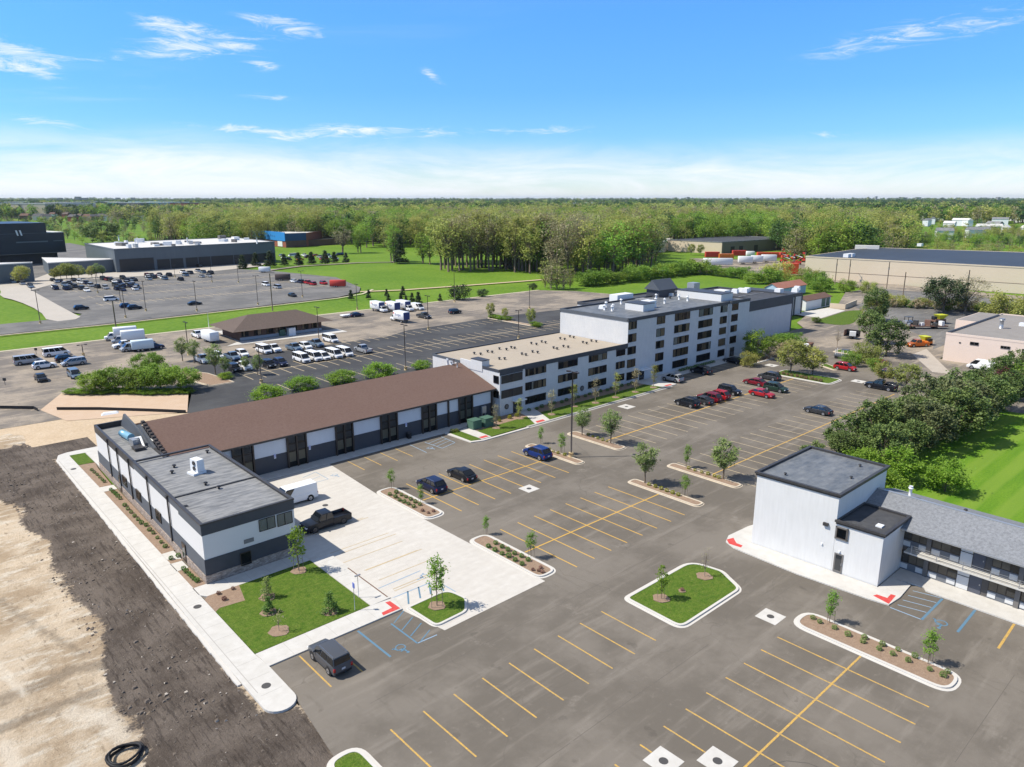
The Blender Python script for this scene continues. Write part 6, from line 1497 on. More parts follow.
def sap(base, top, label, src=0, wide=1.0, z=.12, br=False, group=g_, stk=True):
    h = hgt(base, top) ; x, y = gp(*base); M = (SAPB if br else SAP)[src % (2 if br else 3)]; H0 = 3.8 if br else 3.4
    s = h / H0; t = make_tree((x, y, z), M, 'young_tree', label, 'young tree', group, (s * wide, s * wide, s))
    if stk: stakes(t)
    return t
sap((437, 607), 557.6, 'young tree on the rounded grass island at the corner of the concrete court', 0, .9)
ring_mulch(gp(437, 607))
sap((298.9, 571.8), 524, 'bright green young tree on the lawn at the office block corner', 0, .85, br=True, group=None); ring_mulch(gp(298.9, 571.8))
sap((391.5, 489), 470.4, 'small staked tree at the far end of the mulch island by the navy SUV', 1)
sap((420.8, 503.6), 486.5, 'small staked tree at the near end of the mulch island by the navy SUV', 2)
sap((486.2, 534.5), 517, 'small staked tree at the far end of the mulch island at the court edge', 0)
sap((531, 557.8), 533, 'small staked tree at the near end of the mulch island at the court edge', 1)
sap((540.8, 443.6), 428, 'small tree just behind the blue SUV on the lamp post island', 2)
sap((561.7, 454.3), 433.8, 'small tree beside the base of the tall double lamp post', 0)
sap((684.7, 496.6), 475.8, 'small staked tree at the near end of the island before the tower', 1)
sap((686.5, 468), 446.6, 'small staked tree at the far end of the right-hand weathered island', 2)
sap((661.2, 600.0), 567.5, 'sparse bright young tree on the left of the large grass island', 1, .95, br=True, z=.14); ring_mulch(gp(661.2, 599.6)); ring_mulch(gp(704.3, 577.4)); ring_mulch(gp(682, 592), .35)
sap((829.3, 623.6), 593, 'young tree at the far end of the long mulch island by the motel', 2, 1.0)
sap((927.8, 665.0), 631, 'young tree at the near end of the long mulch island by the motel', 0, 1.0)
sap((256.6, 472.3), 449, 'bright young tree between the office block and the long wing', 1, 1.0, br=True, group=None)
# leafless sapling
def bare_tree(pos, h, label, seed=3, name='bare_tree', leaves=60, leaf=.12, m=None, rad=.5, group=None):
    M = tree_meshes(h, rad, h * .3, 26, leaves, leaf, m or LM_bud, 'oval', bark=M_barkpale, clump=.3, limbs=24, tr=.03 * h / 3, seed=seed); return make_tree(pos, M, name, label, 'tree', group)
bare_tree((*gp(704.3, 577.6), .14), 3.2, 'nearly leafless young tree at the back corner of the large grass island', 5)
bare_tree((*gp(279.2, 632.5), .14), 2.1, 'small leafless tree in a mulch ring near the front lawn corner', 6); ring_mulch(gp(279.2, 632.3), .9)
# mid-size trees on the weathered islands
MID = [tree_meshes(5.0, 1.55, 1.5, 60, 2600, .20, LM_olive, 'vase', clump=.5, limbs=22, tr=.09, seed=40 + i) for i in range(3)]
g_ = 'larger trees on the weathered islands'
for i, (bx_, by_, tp, wd, lb) in enumerate([(582, 435.8, 408.5, 1.0, 'grey-green tree at the far end of the island nearest the hotel lawn'), (610.4, 443.6, 411.5, 1.05, 'grey-green tree at the near end of the island nearest the hotel lawn'), (644.8, 483.6, 445, 1.0, 'grey-green tree at the far end of the island in front of the tower'), (723, 479.7, 441, 1.1, 'largest grey-green tree, at the near end of the island beside the tower')]):
    h = hgt((bx_, by_), tp); s = h / 5.0; make_tree((*gp(bx_, by_), .1), MID[i % 3], 'island_tree', lb, 'tree', g_, (s * wd, s * wd, s))
MIDG = [tree_meshes(5.5, 2.1, 1.3, 55, 2600, .30, LM_spring, 'oval', clump=.7, limbs=22, tr=.09, seed=60 + i) for i in range(3)]
for i, (bx_, by_, tp, wd, lb) in enumerate([(790.4, 373.2, 340.5, 1.0, 'fresh green tree at the left end of the grassy island beyond the red cars'), (812.3, 374.8, 347, 1.1, 'fresh green tree at the right end of the grassy island beyond the red cars'), (882.8, 384, 362.5, 1.0, 'light green tree left of its twin beside the black pickup'), (905.4, 389.5, 364.5, 1.15, 'light green tree behind the tailgate of the black pickup')]):
    h = hgt((bx_, by_), tp); s = h / 5.5; make_tree((*gp(bx_, by_), .1), MIDG[i % 3], 'island_tree', lb, 'tree', 'light green trees at the far side of the car park', (s * wd, s * wd, s))
m_ = tree_meshes(8.5, 4.0, .8, 70, 4200, .38, LM_bright, 'oval', clump=1.1, limbs=20, tr=.16, seed=70)
make_tree((*gp(756, 358.5), 0), m_, 'leafy_tree', 'large bright green tree at the blank end of the five-storey block', 'tree', s=hgt((756, 358.5), 324) / 8.5 * .82)
# slim trees along the hotel front
COLT = [tree_meshes(4.4, .5, .9, 40, 650, .15, LM_spring if i % 2 else LM_bud, 'column', bark=M_barkpale, clump=.42, limbs=26, tr=.045, seed=80 + i) for i in range(4)]
HT = [(496.2, 428.5, 404, 'slim pale budding tree beside the green transformer boxes'), (516, 417.8, 398, 'slim budding tree in front of the three-storey block entrance'), (551.6, 415, 389.5, 'slim budding tree right of the hotel entrance walk'), (574, 406.8, 383.4, 'slim budding tree behind the tall lamp post on the hotel lawn'), (595.4, 403.4, 378, 'pale yellow budding tree in the middle of the hotel lawn'), (615.6, 397.9, 371.5, 'slim budding tree at the joint of the three- and five-storey blocks'), (635.3, 392.5, 368, 'slim budding tree before the five-storey block side door'), (653.4, 388, 364, 'slim budding tree at the right end of the hotel lawn by the silver SUV')]
for i, (bx_, by_, tp, lb) in enumerate(HT):
    x, y = gp(bx_, by_); h = max(3.8, hgt((bx_, by_), tp)); s = h / 4.4; make_tree((x, min(y, 88.4), .1), COLT[i % 4], 'slim_tree', lb, 'tree', 'slim trees along the hotel front', (s, s, s)); ring_mulch((x, min(y, 88.4)), .7, .12)

# --- little conifers on the front lawn
CON = tree_meshes(1.9, .75, .1, 60, 1500, .13, LM_mid, 'cone', clump=.28, limbs=10, tr=.04, seed=90)
CONS = tree_meshes(1.9, .5, .1, 34, 700, .12, LM_olive, 'cone', clump=.28, limbs=14, tr=.03, seed=91)
for M_, px, py, s, lb in ((CON, 330, 613, 1.0, 'small dense green conifer near the middle of the front lawn'), (CONS, 267.4, 598.5, 1.15, 'scraggly young conifer at the back left of the front lawn'), (CON, 268.6, 613.5, .78, 'small conifer directly in front of the scraggly one on the lawn')):
    make_tree((*gp(px, py), .14), M_, 'young_conifer', lb, 'conifer', None, s); ring_mulch(gp(px, py), .75)
# --- shrubs
def shrub_mesh(r, h, n, leaf, m, seed):
    rng = np.random.default_rng(seed); u = rng.normal(size=(n, 3)); u /= np.linalg.norm(u, axis=1)[:, None]
    rad = rng.uniform(.55, 1.0, n) ** .5 * (1 + .16 * np.sin(u[:, 0] * 5 + seed) * np.cos(u[:, 1] * 4)); P = u * rad[:, None] * np.array([r, r, h / 2]); P[:, 2] = np.abs(P[:, 2] + h * .42)
    return leaves_mesh('foliage', P, leaf, m, rng.uniform(0, 1, n), rng=rng)
SH = {k: [shrub_mesh(.38, .62, 420, .10, m, i + 5) for i in range(2)] for k, m in dict(g=LM_shrub, y=LM_yshrub, o=LM_olive, r=LM_redbush).items()}
def shrub(pos, k, label, group, s=1.0, z=.11, name='shrub', cat='shrub'):
    o = mesh_obj(name, random.choice(SH[k]), None, (pos[0], pos[1], z)); o.rotation_euler = (0, 0, random.uniform(0, 6)); s *= random.uniform(.85, 1.15); s *= .8; o.scale = (s, s, s); return tag(o, label, cat, group)
def row(pts, k, what, group, s=1.0, z=.11):
    for i, p in enumerate(pts): shrub(p, k, f'{ORD[i]} {what}', group, s, z)
row([gp(240 + a / 3.835, 340 + b_ / 3.835) for a, b_ in [(575, 598), (597, 608), (612, 620), (630, 627), (647, 635), (667, 645), (600, 590), (620, 600), (637, 608), (655, 617), (673, 627), (690, 637)]], 'g', 'round green shrub, counted from the far end, on the island by the navy SUV', 'shrubs on the island by the navy SUV', .9)
row([gp(350 + a / 5.115, 540 + b_ / 5.115) for a, b_ in [(708, 42), (742, 62), (778, 80), (812, 92), (845, 112), (880, 133), (745, 25), (778, 44), (808, 60), (842, 78), (878, 92), (912, 112)]], 'g', 'green shrub, counted from the far end, on the island at the court edge', 'shrubs on the island at the court edge', 1.0)
row([gp(240 + a / 3.835, 340 + b_ / 3.835) for a, b_ in [(700, 660), (722, 668), (742, 662)]] + [gp(350 + a / 5.115, 540 + b_ / 5.115) for a, b_ in [(935, 160), (965, 165), (985, 172), (975, 150)]], 'r', 'low reddish bush at the near ends of the two court islands', 'reddish bushes on the court islands', .7)
row([gp(400 + a / 5.115, 330 + b_ / 5.115) for a, b_ in [(765, 615), (785, 628), (808, 636), (842, 645)]], 'y', 'golden shrub, counted from the blue SUV, on the lamp post island', 'golden shrubs by the lamp post', .85)
row([gp(480 + a / 3.835, 340 + b_ / 3.835) for a, b_ in [(415, 368), (433, 375), (452, 382), (470, 388), (486, 393)]], 'y', 'golden shrub, counted from the left, between the two trees nearest the hotel lawn', 'golden shrubs between the trees', .85)
row([gp(480 + a / 3.835, 340 + b_ / 3.835) for a, b_ in [(648, 560), (672, 568), (694, 576), (716, 584), (738, 592), (760, 600)]], 'y', 'golden shrub, counted from the left, on the island before the tower', 'golden shrubs before the tower', .9)
row([gp(480 + a / 3.835, 340 + b_ / 3.835) for a, b_ in [(800, 497), (824, 505), (850, 513), (874, 520), (898, 528), (915, 533)]], 'y', 'golden shrub, counted from the left, on the right-hand weathered island', 'golden shrubs on the right-hand island', .9)
row([gp(720 + a / 3.368, 567 + b_ / 3.368) for a, b_ in [(312, 178), (335, 192), (385, 212), (430, 235), (480, 258), (485, 245), (535, 283), (545, 268), (580, 300), (598, 285), (632, 322), (655, 308), (705, 352), (750, 372), (765, 360)]], 'o', 'small dry shrub, counted from the far end, on the long mulch island', 'dry shrubs on the long mulch island', .85)
P_ = [gp(0 + a / 5.115, 380 + b_ / 5.115) for a, b_ in [(470, 468), (484, 480), (498, 492), (512, 505), (525, 518), (535, 527)]]
row(P_, 'g', 'green shrub, counted from the far end, in the first sidewalk bed', 'shrubs in the first sidewalk bed', .8)
P_ = [gp(a / 5.115, 380 + b_ / 5.115) for a, b_ in [(568, 568), (580, 580), (592, 590), (604, 602), (616, 614), (640, 650), (655, 668), (672, 685), (690, 705), (708, 722), (725, 740)]] + [gp(80 + a / 3.835, 420 + b_ / 3.835) for a, b_ in [(255, 410), (268, 428), (282, 440), (298, 458), (312, 475), (328, 492)]]
row(P_, 'g', 'green shrub, counted from the far end, in the longest sidewalk bed', 'shrubs in the longest sidewalk bed', .85)
row([gp(80 + a / 3.835, 420 + b_ / 3.835) for a, b_ in [(350, 538), (378, 528)]], 'g', 'round green shrub in the small bed beside the office block door', 'shrubs in the small door bed', 1.0)
row([gp(80 + a / 3.835, 420 + b_ / 3.835) for a, b_ in [(398, 578), (408, 588), (418, 598), (428, 607), (438, 616), (450, 624)]], 'g', 'green shrub, counted from the far end, in the bed at the office block corner', 'shrubs at the office block corner', .9)
row([gp(*p) for p in [(218.6, 595.5), (233.2, 590.6), (224.4, 601.3)]], 'r', 'small brown bush in the mulch bed at the lawn corner', 'brown bushes at the lawn corner', .75, .14)
shrub(gp(682, 592), 'r', 'tiny reddish bush in a mulch ring in the middle of the grass island', None, .6, .15)
row([(86.6 + i * 1.62, 90.3 + (.0 if i % 2 else .35)) for i in range(19)], 'g', 'dark green shrub, counted from the entrance, along the hotel wall bed', 'shrubs along the hotel wall', 1.25)
row([(73.2, 89.7), (74.1, 90.4), (75.4, 89.2), (77.2, 90.3), (78.4, 89.3), (79.4, 90.6), (80.9, 89.5), (81.8, 90.4), (82.7, 89.6), (68.9, 90.2), (69.5, 89.9)], 'y', 'golden shrub, counted from the transformer boxes, before the three-storey block', 'golden shrubs before the three-storey block', 1.15)
row([(132.5 + i * .95, 90.6) for i in range(15)], 'g', 'clipped green hedge shrub, counted from the left, under the five-storey block windows', 'hedge shrubs under the tall block', 1.3)
row([(146.3 + .2 * (i % 3), 65.5 + i * 1.05) for i in range(10)], 'r', 'reddish bush, counted from the near end, on the grassy island beyond the red cars', 'reddish bushes on the grassy island', 1.3)

# --- bigger bushes and dark conifers
def bigbush(name, cat, r, h, n, leaf, m, seed, zlo=.2, nc=50, shape='oval', limbs=10, clump=.35, bark=None, tr=None): return tree_meshes(h, r, zlo, nc, n, leaf, m, shape, clump=r * clump, limbs=limbs, seed=seed, bark=bark, tr=tr)
JUN = [bigbush('', '', 3.5, 6.5, 8000, .30, LM_juniper if i != 1 else LM_juniperbr, 100 + i, zlo=.5, nc=85, clump=.21, limbs=26, shape=['oval', 'oval', 'vase'][i]) for i in range(3)]
JL = []
HED = [(91.5, 42.6, .55, 0), (96, 42, .72, 0), (101, 41.5, .85, 2), (106.5, 41.3, .95, 0), (112.5, 41.2, 1.0, 2), (119, 41.2, 1.05, 0), (125.5, 41.2, 1.1, 2), (132, 40.5, 1.15, 1), (139, 40.0, 1.2, 1), (146, 40.2, 1.2, 0), (153, 40, 1.25, 2), (161, 40, 1.3, 0), (170, 39.5, 1.3, 2), (180, 39, 1.3, 0),
       (104, 36, .85, 0), (110.5, 35.2, 1.0, 2), (117.5, 35, 1.1, 1), (125, 35, 1.2, 0), (133, 34.8, 1.25, 1), (141, 34.5, 1.3, 2), (150, 34.5, 1.35, 0), (160, 34, 1.35, 2)]
for i, (x, y, s, k) in enumerate(HED):
    rw = 'car park side' if i < 14 else 'lawn side'; j = i if i < 14 else i - 14
    rs_ = random.uniform(.82, 1.12); s = min(s, .84 if x > 150 else (1.0 if x > 137 else 1.2)) * rs_
    make_tree((x, y + random.uniform(-.8, .8), 0), JUN[k], 'hedge_conifer', f'{ORD[j]} dense conifer from the tower on the {rw} of the hedge row', 'conifer', 'conifers of the hedge behind the tower', (s, s, s * random.uniform(.92, 1.1)))
BR = [bigbush('', '', 2.6, 4.6, 4200, .28, LM_bright, 110 + i, zlo=.3, nc=50, clump=.34) for i in range(2)]
for x, y, s, lb in ((97.5, 36.5, .95, 'bright green bushy tree just behind the tower roof'), (100.5, 33.0, 1.0, 'bright green bushy tree between the hedge conifers and tower'), (93.5, 32.0, .8, 'small bright bush behind the tower and motel roof'), (101.5, 27.6, .95, 'bright green bushy tree on the lawn beside the motel roof')):
    make_tree((x, y, 0), BR[random.randint(0, 1)], 'bushy_tree', lb, 'tree', None, s)
m_ = bigbush('', '', 3.4, 6.0, 3500, .3, LM_red, 115, zlo=.4); make_tree((*gp(1006, 391), 0), m_, 'purple_tree', 'purple-leaved tree at the right edge before the pinkish building', 'tree', None, .75)
make_tree((170, 36, 0), BR[0], 'bushy_tree', 'bright green tree at the right edge beyond the hedge conifers', 'tree', None, (1.3, 1.3, 1.1))
DP = [bigbush('', '', 4.4, 11.0, 7000, .42, LM_juniper, 120 + i, zlo=.8, nc=80, clump=.24, limbs=30, shape='oval') for i in range(2)]
for (px, py, tp, wd, lb, k) in ((886, 356, 311, 1.0, 'largest dark pine at the service yard entrance', 0), (868, 343, 304, .9, 'dark pine left of and behind the largest one', 1), (874, 322, 281, .75, 'green tree behind the two dark pines by the hotel shed', 1)):
    h = hgt((px, py), tp) * .84; s = h / 11; make_tree((*gp(px, py), 0), DP[k], 'dark_pine', lb, 'pine', None, (s * wd * 1.1, s * wd * 1.1, s))
h = hgt((943, 313), 277); make_tree((*gp(943, 313), 0), bigbush('', '', 6.5, 12, 6500, .5, LM_pine, 125, zlo=3.0, nc=60, clump=.25, limbs=30, shape='flat', tr=.35), 'dark_pine', 'broad dark pine standing alone before the tan warehouse', 'pine', None, h / 12)
h = hgt((965, 313), 276); make_tree((*gp(965, 313), 0), bigbush('', '', 7, 13, 3200, .35, LM_bud, 126, zlo=2.5, nc=80, clump=.2, limbs=60, bark=M_barkpale, tr=.3), 'bare_tree', 'bare brown-twigged tree right of the broad dark pine', 'tree', None, h / 13)
GB = [bigbush('', '', 4.0, 6.0, 3600, .42, LM_spring, 130 + i, zlo=.2, nc=50, clump=.34) for i in range(2)] + [bigbush('', '', 4.0, 6.0, 3600, .42, LM_green, 133, zlo=.2, nc=50, clump=.34)]
BB = [(1005, 323, 293, 1.0, 0, 'bright green tree at the right edge before the tan warehouse'), (865, 362, 343, 1.0, 0, 'yellow-green bush in front of the largest dark pine'), (850, 366, 352, .9, 2, 'green bush beside the red SUV'), (875, 371, 358, .9, 2, 'green bush behind the red car at the yard entrance'), (816.5, 322.6, 317, 1.2, 2, 'small round dark bush on the grass patch corner'),
      (772, 349, 336, 1.1, 2, 'dark green bush under the blank hall wall'), (783, 345, 333, 1.0, 2, 'dark green bush right of the other under the hall wall'), (795, 347, 333, 1.0, 2, 'dark green bush at the hall corner'), (748, 366, 352, .9, 0, 'green shrub left of the big bright tree by the hotel'),
      (873, 320, 300, .8, 0, 'light green tree behind the shed yard'), (846, 291.5, 279.5, 1.0, 2, 'green bush at the foot of the leftmost utility poles'), (868, 293, 281, 1.0, 0, 'green bush between the utility poles'), (806, 283, 268, 1.1, 0, 'bright green tree before the orange container stack'), (778, 281, 262, 1.1, 0, 'bright leafy tree left of the orange container stack'), (768, 283, 268, 1.2, 2, 'green tree at the hall roof line before the white trailers'), (815, 288, 271, 1.0, 2, 'green tree right of the orange container stack'), (752, 283, 272, 1.2, 2, 'green bush left of the leafy tree before the depot'),
      (820, 291, 276, 1.0, 2, 'green tree behind the shed roofs')]
for px, py, tp, wd, k, lb in BB:
    h = hgt((px, py), tp); s = h / 6.0; make_tree((*gp(px, py), 0), GB[k], 'bushy_tree', lb, 'tree', None, (s * wd, s * wd, s))
bare_tree((*gp(801.5, 359), 0), 3.0, 'small pale bare tree by the rusty waste container', 8, rad=1.2, leaves=400, leaf=.2)
bare_tree((*gp(837, 347), 0), 6.0, 'thin bare tree on the service drive', 9, rad=.9, leaves=120, leaf=.2)
fl = bigbush('', '', 1.6, 2.4, 1500, .2, LM_flower, 140, zlo=.1, nc=26)
for i, (px, py) in enumerate([(778, 356), (786, 354), (793, 352), (770, 359)]): make_tree((*gp(px, py), 0), fl, 'flowering_shrub', f'{ORD[i]} pale flowering shrub from the car park side near the waste container', 'shrub', 'flowering shrubs beyond the car park', random.uniform(.9, 1.25))
# brown hedge strip before the street
for i in range(26):
    px = 868 + i * 6.0; py = 305.5 + i * .32 + random.uniform(-1, 1); x, y = gp(px, py); s = random.uniform(.45, .75)
    make_tree((x, y, 0), [GB[1], GB[2], GB[0]][i % 3] if i % 2 else fl, 'hedge_bush', f'{ORD[i]} scrubby bush from the left in the hedge strip beside the street', 'bush', 'scrub hedge beside the street', s if i % 2 else s * 1.9)

# --- back car park trees
ACA = [bigbush('', '', 5.0, 7.5, 9000, .40, LM_green, 150 + i, zlo=1.6, nc=70, clump=.26, limbs=34, shape='flat', tr=.16) for i in range(2)]
for px, py, s, lb in ((96, 392, .52, 'broad green tree at the left end of the clump by the gravel pad'), (116, 391, .62, 'broad green tree second from the left in the clump by the gravel pad'), (141, 391, .62, 'broad green tree in the middle of the clump by the gravel pad'), (161, 390, .68, 'broad green tree second from the right in the clump by the gravel pad'), (181, 390, .62, 'broad green tree at the right end of the clump by the gravel pad'), (148, 372, .55, 'broad green tree behind the clump, before the pale blue trailer')):
    make_tree((*gp(px, py), 0), ACA[random.randint(0, 1)], 'broad_tree', lb, 'tree', 'clump of broad trees by the gravel pad', s)
for i in range(12):
    x, y = gp(72 + i * 10.5, 393.5 + .6 * math.sin(i)); make_tree((x, y, 0), BR[i % 2], 'low_bush', f'{ORD[i]} low green bush from the left at the foot of the broad tree clump', 'bush', 'low bushes under the broad trees', (.55, .55, .22))
for i, (px, py, tp, k, lb) in enumerate([(182.7, 361, 337, 0, 'slender grey-green tree left of the lamp post in the old car park'), (194.3, 363, 340, 1, 'slender grey-green tree right of the lamp post in the old car park'), (215.5, 374.5, 345, 2, 'tallest tree on the dark lot entrance island'), (225.4, 376, 357, 1, 'small tree beside the tallest one on the entrance island'), (246, 371, 356, 0, 'grey-green tree hiding the white pickup near the wing'), (257.5, 375, 355, 2, 'grey-green tree beside the lamp post at the dark lot edge')]):
    h = hgt((px, py), tp); s = h / 5; make_tree((*gp(px, py), 0), MID[k], 'slender_tree', lb, 'tree', 'trees in the back car park', (s * .95, s * .95, s))
for px, py, s, lb in ((268, 400, 1.0, 'bright green bush behind the brown roof, leftmost of the row'), (303, 391, 1.0, 'bright green bush behind the brown roof, second of the row'), (342.5, 384.5, 1.0, 'bright green bush behind the brown roof, third of the row'), (379.5, 377.5, 1.1, 'bright green bush behind the brown roof, fourth of the row'), (422, 369.5, .7, 'small bright bush behind the brown roof near the three-storey block'), (226, 379, .5, 'small bright bush on the dark lot entrance island')):
    x, y = gp(px, py); make_tree((x, y, 0), BR[random.randint(0, 1)], 'bright_bush', lb, 'bush', 'bright bushes behind the brown roof', (s * 1.1, s * 1.1, s * .62))
for px, py, tp, lb in ((490.6, 318, 303, 'small tree at the left end of the far island of the dark lot'), (505, 320, 308, 'small tree right of the other on the far island of the dark lot'), (530.8, 325, 308.5, 'bright small tree by the hotel end of the dark lot')):
    h = hgt((px, py), tp); s = h / 5.5; make_tree((*gp(px, py), 0), MIDG[0], 'small_tree', lb, 'tree', None, (s * .7, s * .7, s))
for i, (px, py) in enumerate([(493, 318.3), (497, 319), (501, 320), (508, 320.5), (534, 326), (538, 327)]): make_tree((*gp(px, py), 0), BR[0], 'low_bush', f'{ORD[i]} low dark bush from the left on the islands of the dark lot', 'bush', 'low bushes on the dark lot islands', (.5, .5, .3))

# --- spruces
SP = [tree_meshes(7, 2.1, .3, 90, 3000, .42, LM_pine, 'cone', clump=.75, limbs=10, tr=.12, seed=160 + i) for i in range(2)]
for i, (px, py, tp) in enumerate([(227, 264.5, 255.8), (243, 268, 255.5), (256, 265.5, 253), (270.2, 266.5, 251.5), (284.4, 265, 254), (298.7, 265, 253), (311.7, 263.5, 252), (325.6, 263.5, 251), (334.4, 262, 252), (346.2, 262.5, 253)]):
    h = hgt((px, py), tp); s = h / 7; make_tree((*gp(px, py), 0), SP[i % 2], 'spruce', f'{ORD[i]} dark spruce from the left in the row before the grey warehouse', 'spruce', 'row of spruces before the warehouse', (s * 1.25, s * 1.25, s))
for i, (px, py, tp) in enumerate([(351, 299, 290), (368.8, 298.3, 290), (386.6, 296, 289), (388.6, 301, 294), (400.7, 300.5, 293), (403, 295.6, 286.5), (406.2, 302, 295.5), (412.2, 302, 293), (418.5, 303, 292), (440, 301, 294)]):
    h = hgt((px, py), tp); s = h / 7; make_tree((*gp(px, py), 0), SP[i % 2], 'small_spruce', f'{ORD[i]} small dark spruce from the left along the grass strip behind the box trucks', 'spruce', 'small spruces on the grass strip', (s * 1.1, s * 1.1, s))
for px, py, s, lb in ((459.8, 299.5, 1.5, 'wide dark bush on the grass strip right of the box trucks'), (482.6, 296.6, .8, 'small round dark bush on the grass strip'), (533, 289.5, .7, 'small round bush at the far corner of the old car park')):
    make_tree((*gp(px, py), 0), bigbush('', '', 2.6, 3.6, 2600, .3, LM_pine, 170, zlo=.1), 'dark_bush', lb, 'bush', None, s)
for i, (px, py, tp) in enumerate([(22, 284, 266), (55, 279.5, 268), (61, 279, 266), (67, 279, 263), (72, 278.5, 264), (79, 278.5, 265), (92, 277.5, 266), (97, 277.5, 262), (103, 277, 264)]):
    h = hgt((px, py), tp); s = h / 5.5; make_tree((*gp(px, py), 0), MIDG[i % 3] if i < 7 else MID[0], 'small_tree', f'{ORD[i]} small tree from the left in front of the dark office and its low wing', 'tree', 'small trees before the dark office', (s, s, s))
h = hgt((103, 243), 221); make_tree((*gp(103, 243), 0), DP[0], 'evergreen_clump', 'huge dark evergreen rising between the dark office and the warehouse roof', 'evergreen', None, (h / 11 * 2.0, h / 11 * 2.0, h / 11 * .95))

# --- woodland: nearest trees one by one
WT = []
specs = [(LM_spring, 'vase', 1500, .80), (LM_green, 'oval', 1700, .85), (LM_bud, 'vase', 1300, .62), (LM_spring, 'oval', 1600, .80), (LM_bud, 'oval', 1300, .65), (LM_green, 'vase', 1500, .9), (LM_spring, 'vase', 1100, .75)]
for i, (m, shp, n, lf) in enumerate(specs): WT.append(tree_meshes(24, 5.6, 6.0 if i != 5 else 4, 64, n, lf, m, shp, clump=2.3, limbs=34, tr=.42, seed=200 + i, bark=M_bark))
words = ['yellow-green', 'leafy green', 'greyish budding', 'pale green', 'brown-grey budding', 'dense green', 'thin pale green']
NW = []
rr = random.Random(5)
for i in range(30): px = 441 + i * 3.7; NW.append((px, 269 + rr.uniform(-3, 2.5) + max(0, (px - 500) * .06), rr.choice([0, 2, 3, 6, 2, 0, 4])))
for i in range(14): px = 446 + i * 8; NW.append((px, 262 + rr.uniform(-2, 2), rr.choice([0, 2, 3, 6, 4])))
for px, py, k in ((394, 262.5, 5), (391, 261, 3), (423, 263, 5), (430, 264, 1), (361, 252.5, 1), (358, 252, 5), (597, 273, 5), (604, 271, 1), (568, 276, 2), (575, 273, 4), (583, 275, 4), (590, 270, 2), (612, 271, 0), (622, 270, 3), (633, 271, 0), (642, 269, 3), (651, 268, 0), (560, 270, 3), (552, 274, 2), (628, 264, 0), (645, 262, 3), (585, 264, 2), (574, 265, 1)): NW.append((px, py, k))
NW.sort(); cn = {}
for px, py, k in NW:
    x, y = gp(px, py); tp = 214 + rr.uniform(-4, 9) + max(0, (px - 600)) * .06
    if px < 440: tp = {394: 224, 391: 224, 423: 232, 430: 236, 361: 226, 358: 230}[px]
    if px in (597, 604): tp = 238
    h = min(31, hgt((px, py), tp)); s = h / 24; cn[k] = cn.get(k, 0) + 1; wd = rr.uniform(.85, 1.15) * (1.0 if h > 18 else 1.2)
    c_ = cn[k]; o_ = ORD[c_ - 1] if c_ <= 30 else f'{c_}th'
    make_tree((x, y, -.1), WT[k], 'woodland_tree', f'{o_} {words[k]} tree from the left in the front rows of the wood', 'tree', 'front trees of the wood', (s * wd, s * wd, s), rr.uniform(0, 6.28))
m_ = tree_meshes(16, 5.5, 5, 60, 1500, .5, LM_bud, 'oval', clump=1.6, limbs=50, tr=.5, seed=230, bark=M_bark, lean=-.12)
make_tree((*gp(342.5, 253), 0), m_, 'bare_tree', 'leaning bare pinkish-brown tree standing alone on the green field', 'tree', None, hgt((342.5, 253), 226) / 16, 2.5)
make_tree((*gp(400, 263), 0), SP[0], 'spruce', 'tall narrow spruce among the broadleaf trees left of the wood', 'spruce', None, (hgt((400, 263), 234) / 7 * .8, hgt((400, 263), 234) / 7 * .8, hgt((400, 263), 234) / 7))
BRUSH = [tree_meshes(11, 3.2, .6, 60, 900, .5, LM_bud if i else LM_spring, 'vase', clump=1.3, limbs=50, tr=.2, seed=240 + i, bark=M_barkpale) for i in range(2)]
# round bushes along the field edge
for i, (px, py, s) in enumerate([(545, 287, .9), (551, 288.5, 1.0), (557, 288.5, 1.1), (563, 289, .9), (570, 287.5, .8), (586, 285, 1.0), (596, 284, 1.1), (607, 283, .9), (617, 282, .8), (629, 281, 1.0), (637, 279.5, 1.15), (648, 278, .9), (658, 277, .9), (668, 276, 1.1), (678, 274.5, 1.1), (688, 273.5, 1.1), (697, 273, 1.2), (708, 274, .8), (716, 275, .8), (725, 276, .7), (735, 277, .8), (743, 278, .9)]):
    k = 1 if i < 5 else 2; make_tree((*gp(px, py), 0), GB[k] if i > 4 else BRUSH[i % 2], 'field_bush', f'{ORD[i]} rounded bush from the left along the near edge of the wood', 'bush', 'bushes along the wood edge', (1.3 * s, 1.3 * s, s) if i > 4 else (s, s, s * rr.uniform(.8, 1.2)))
for i, (px, py) in enumerate([(691, 254.6), (700, 254.8)]): make_tree((*gp(px, py), 0), MIDG[i], 'small_tree', ['small tree against the tan wall, left of its twin', 'small tree against the tan wall, near the building corner'][i], 'tree', None, (1.1, 1.1, 1.3))

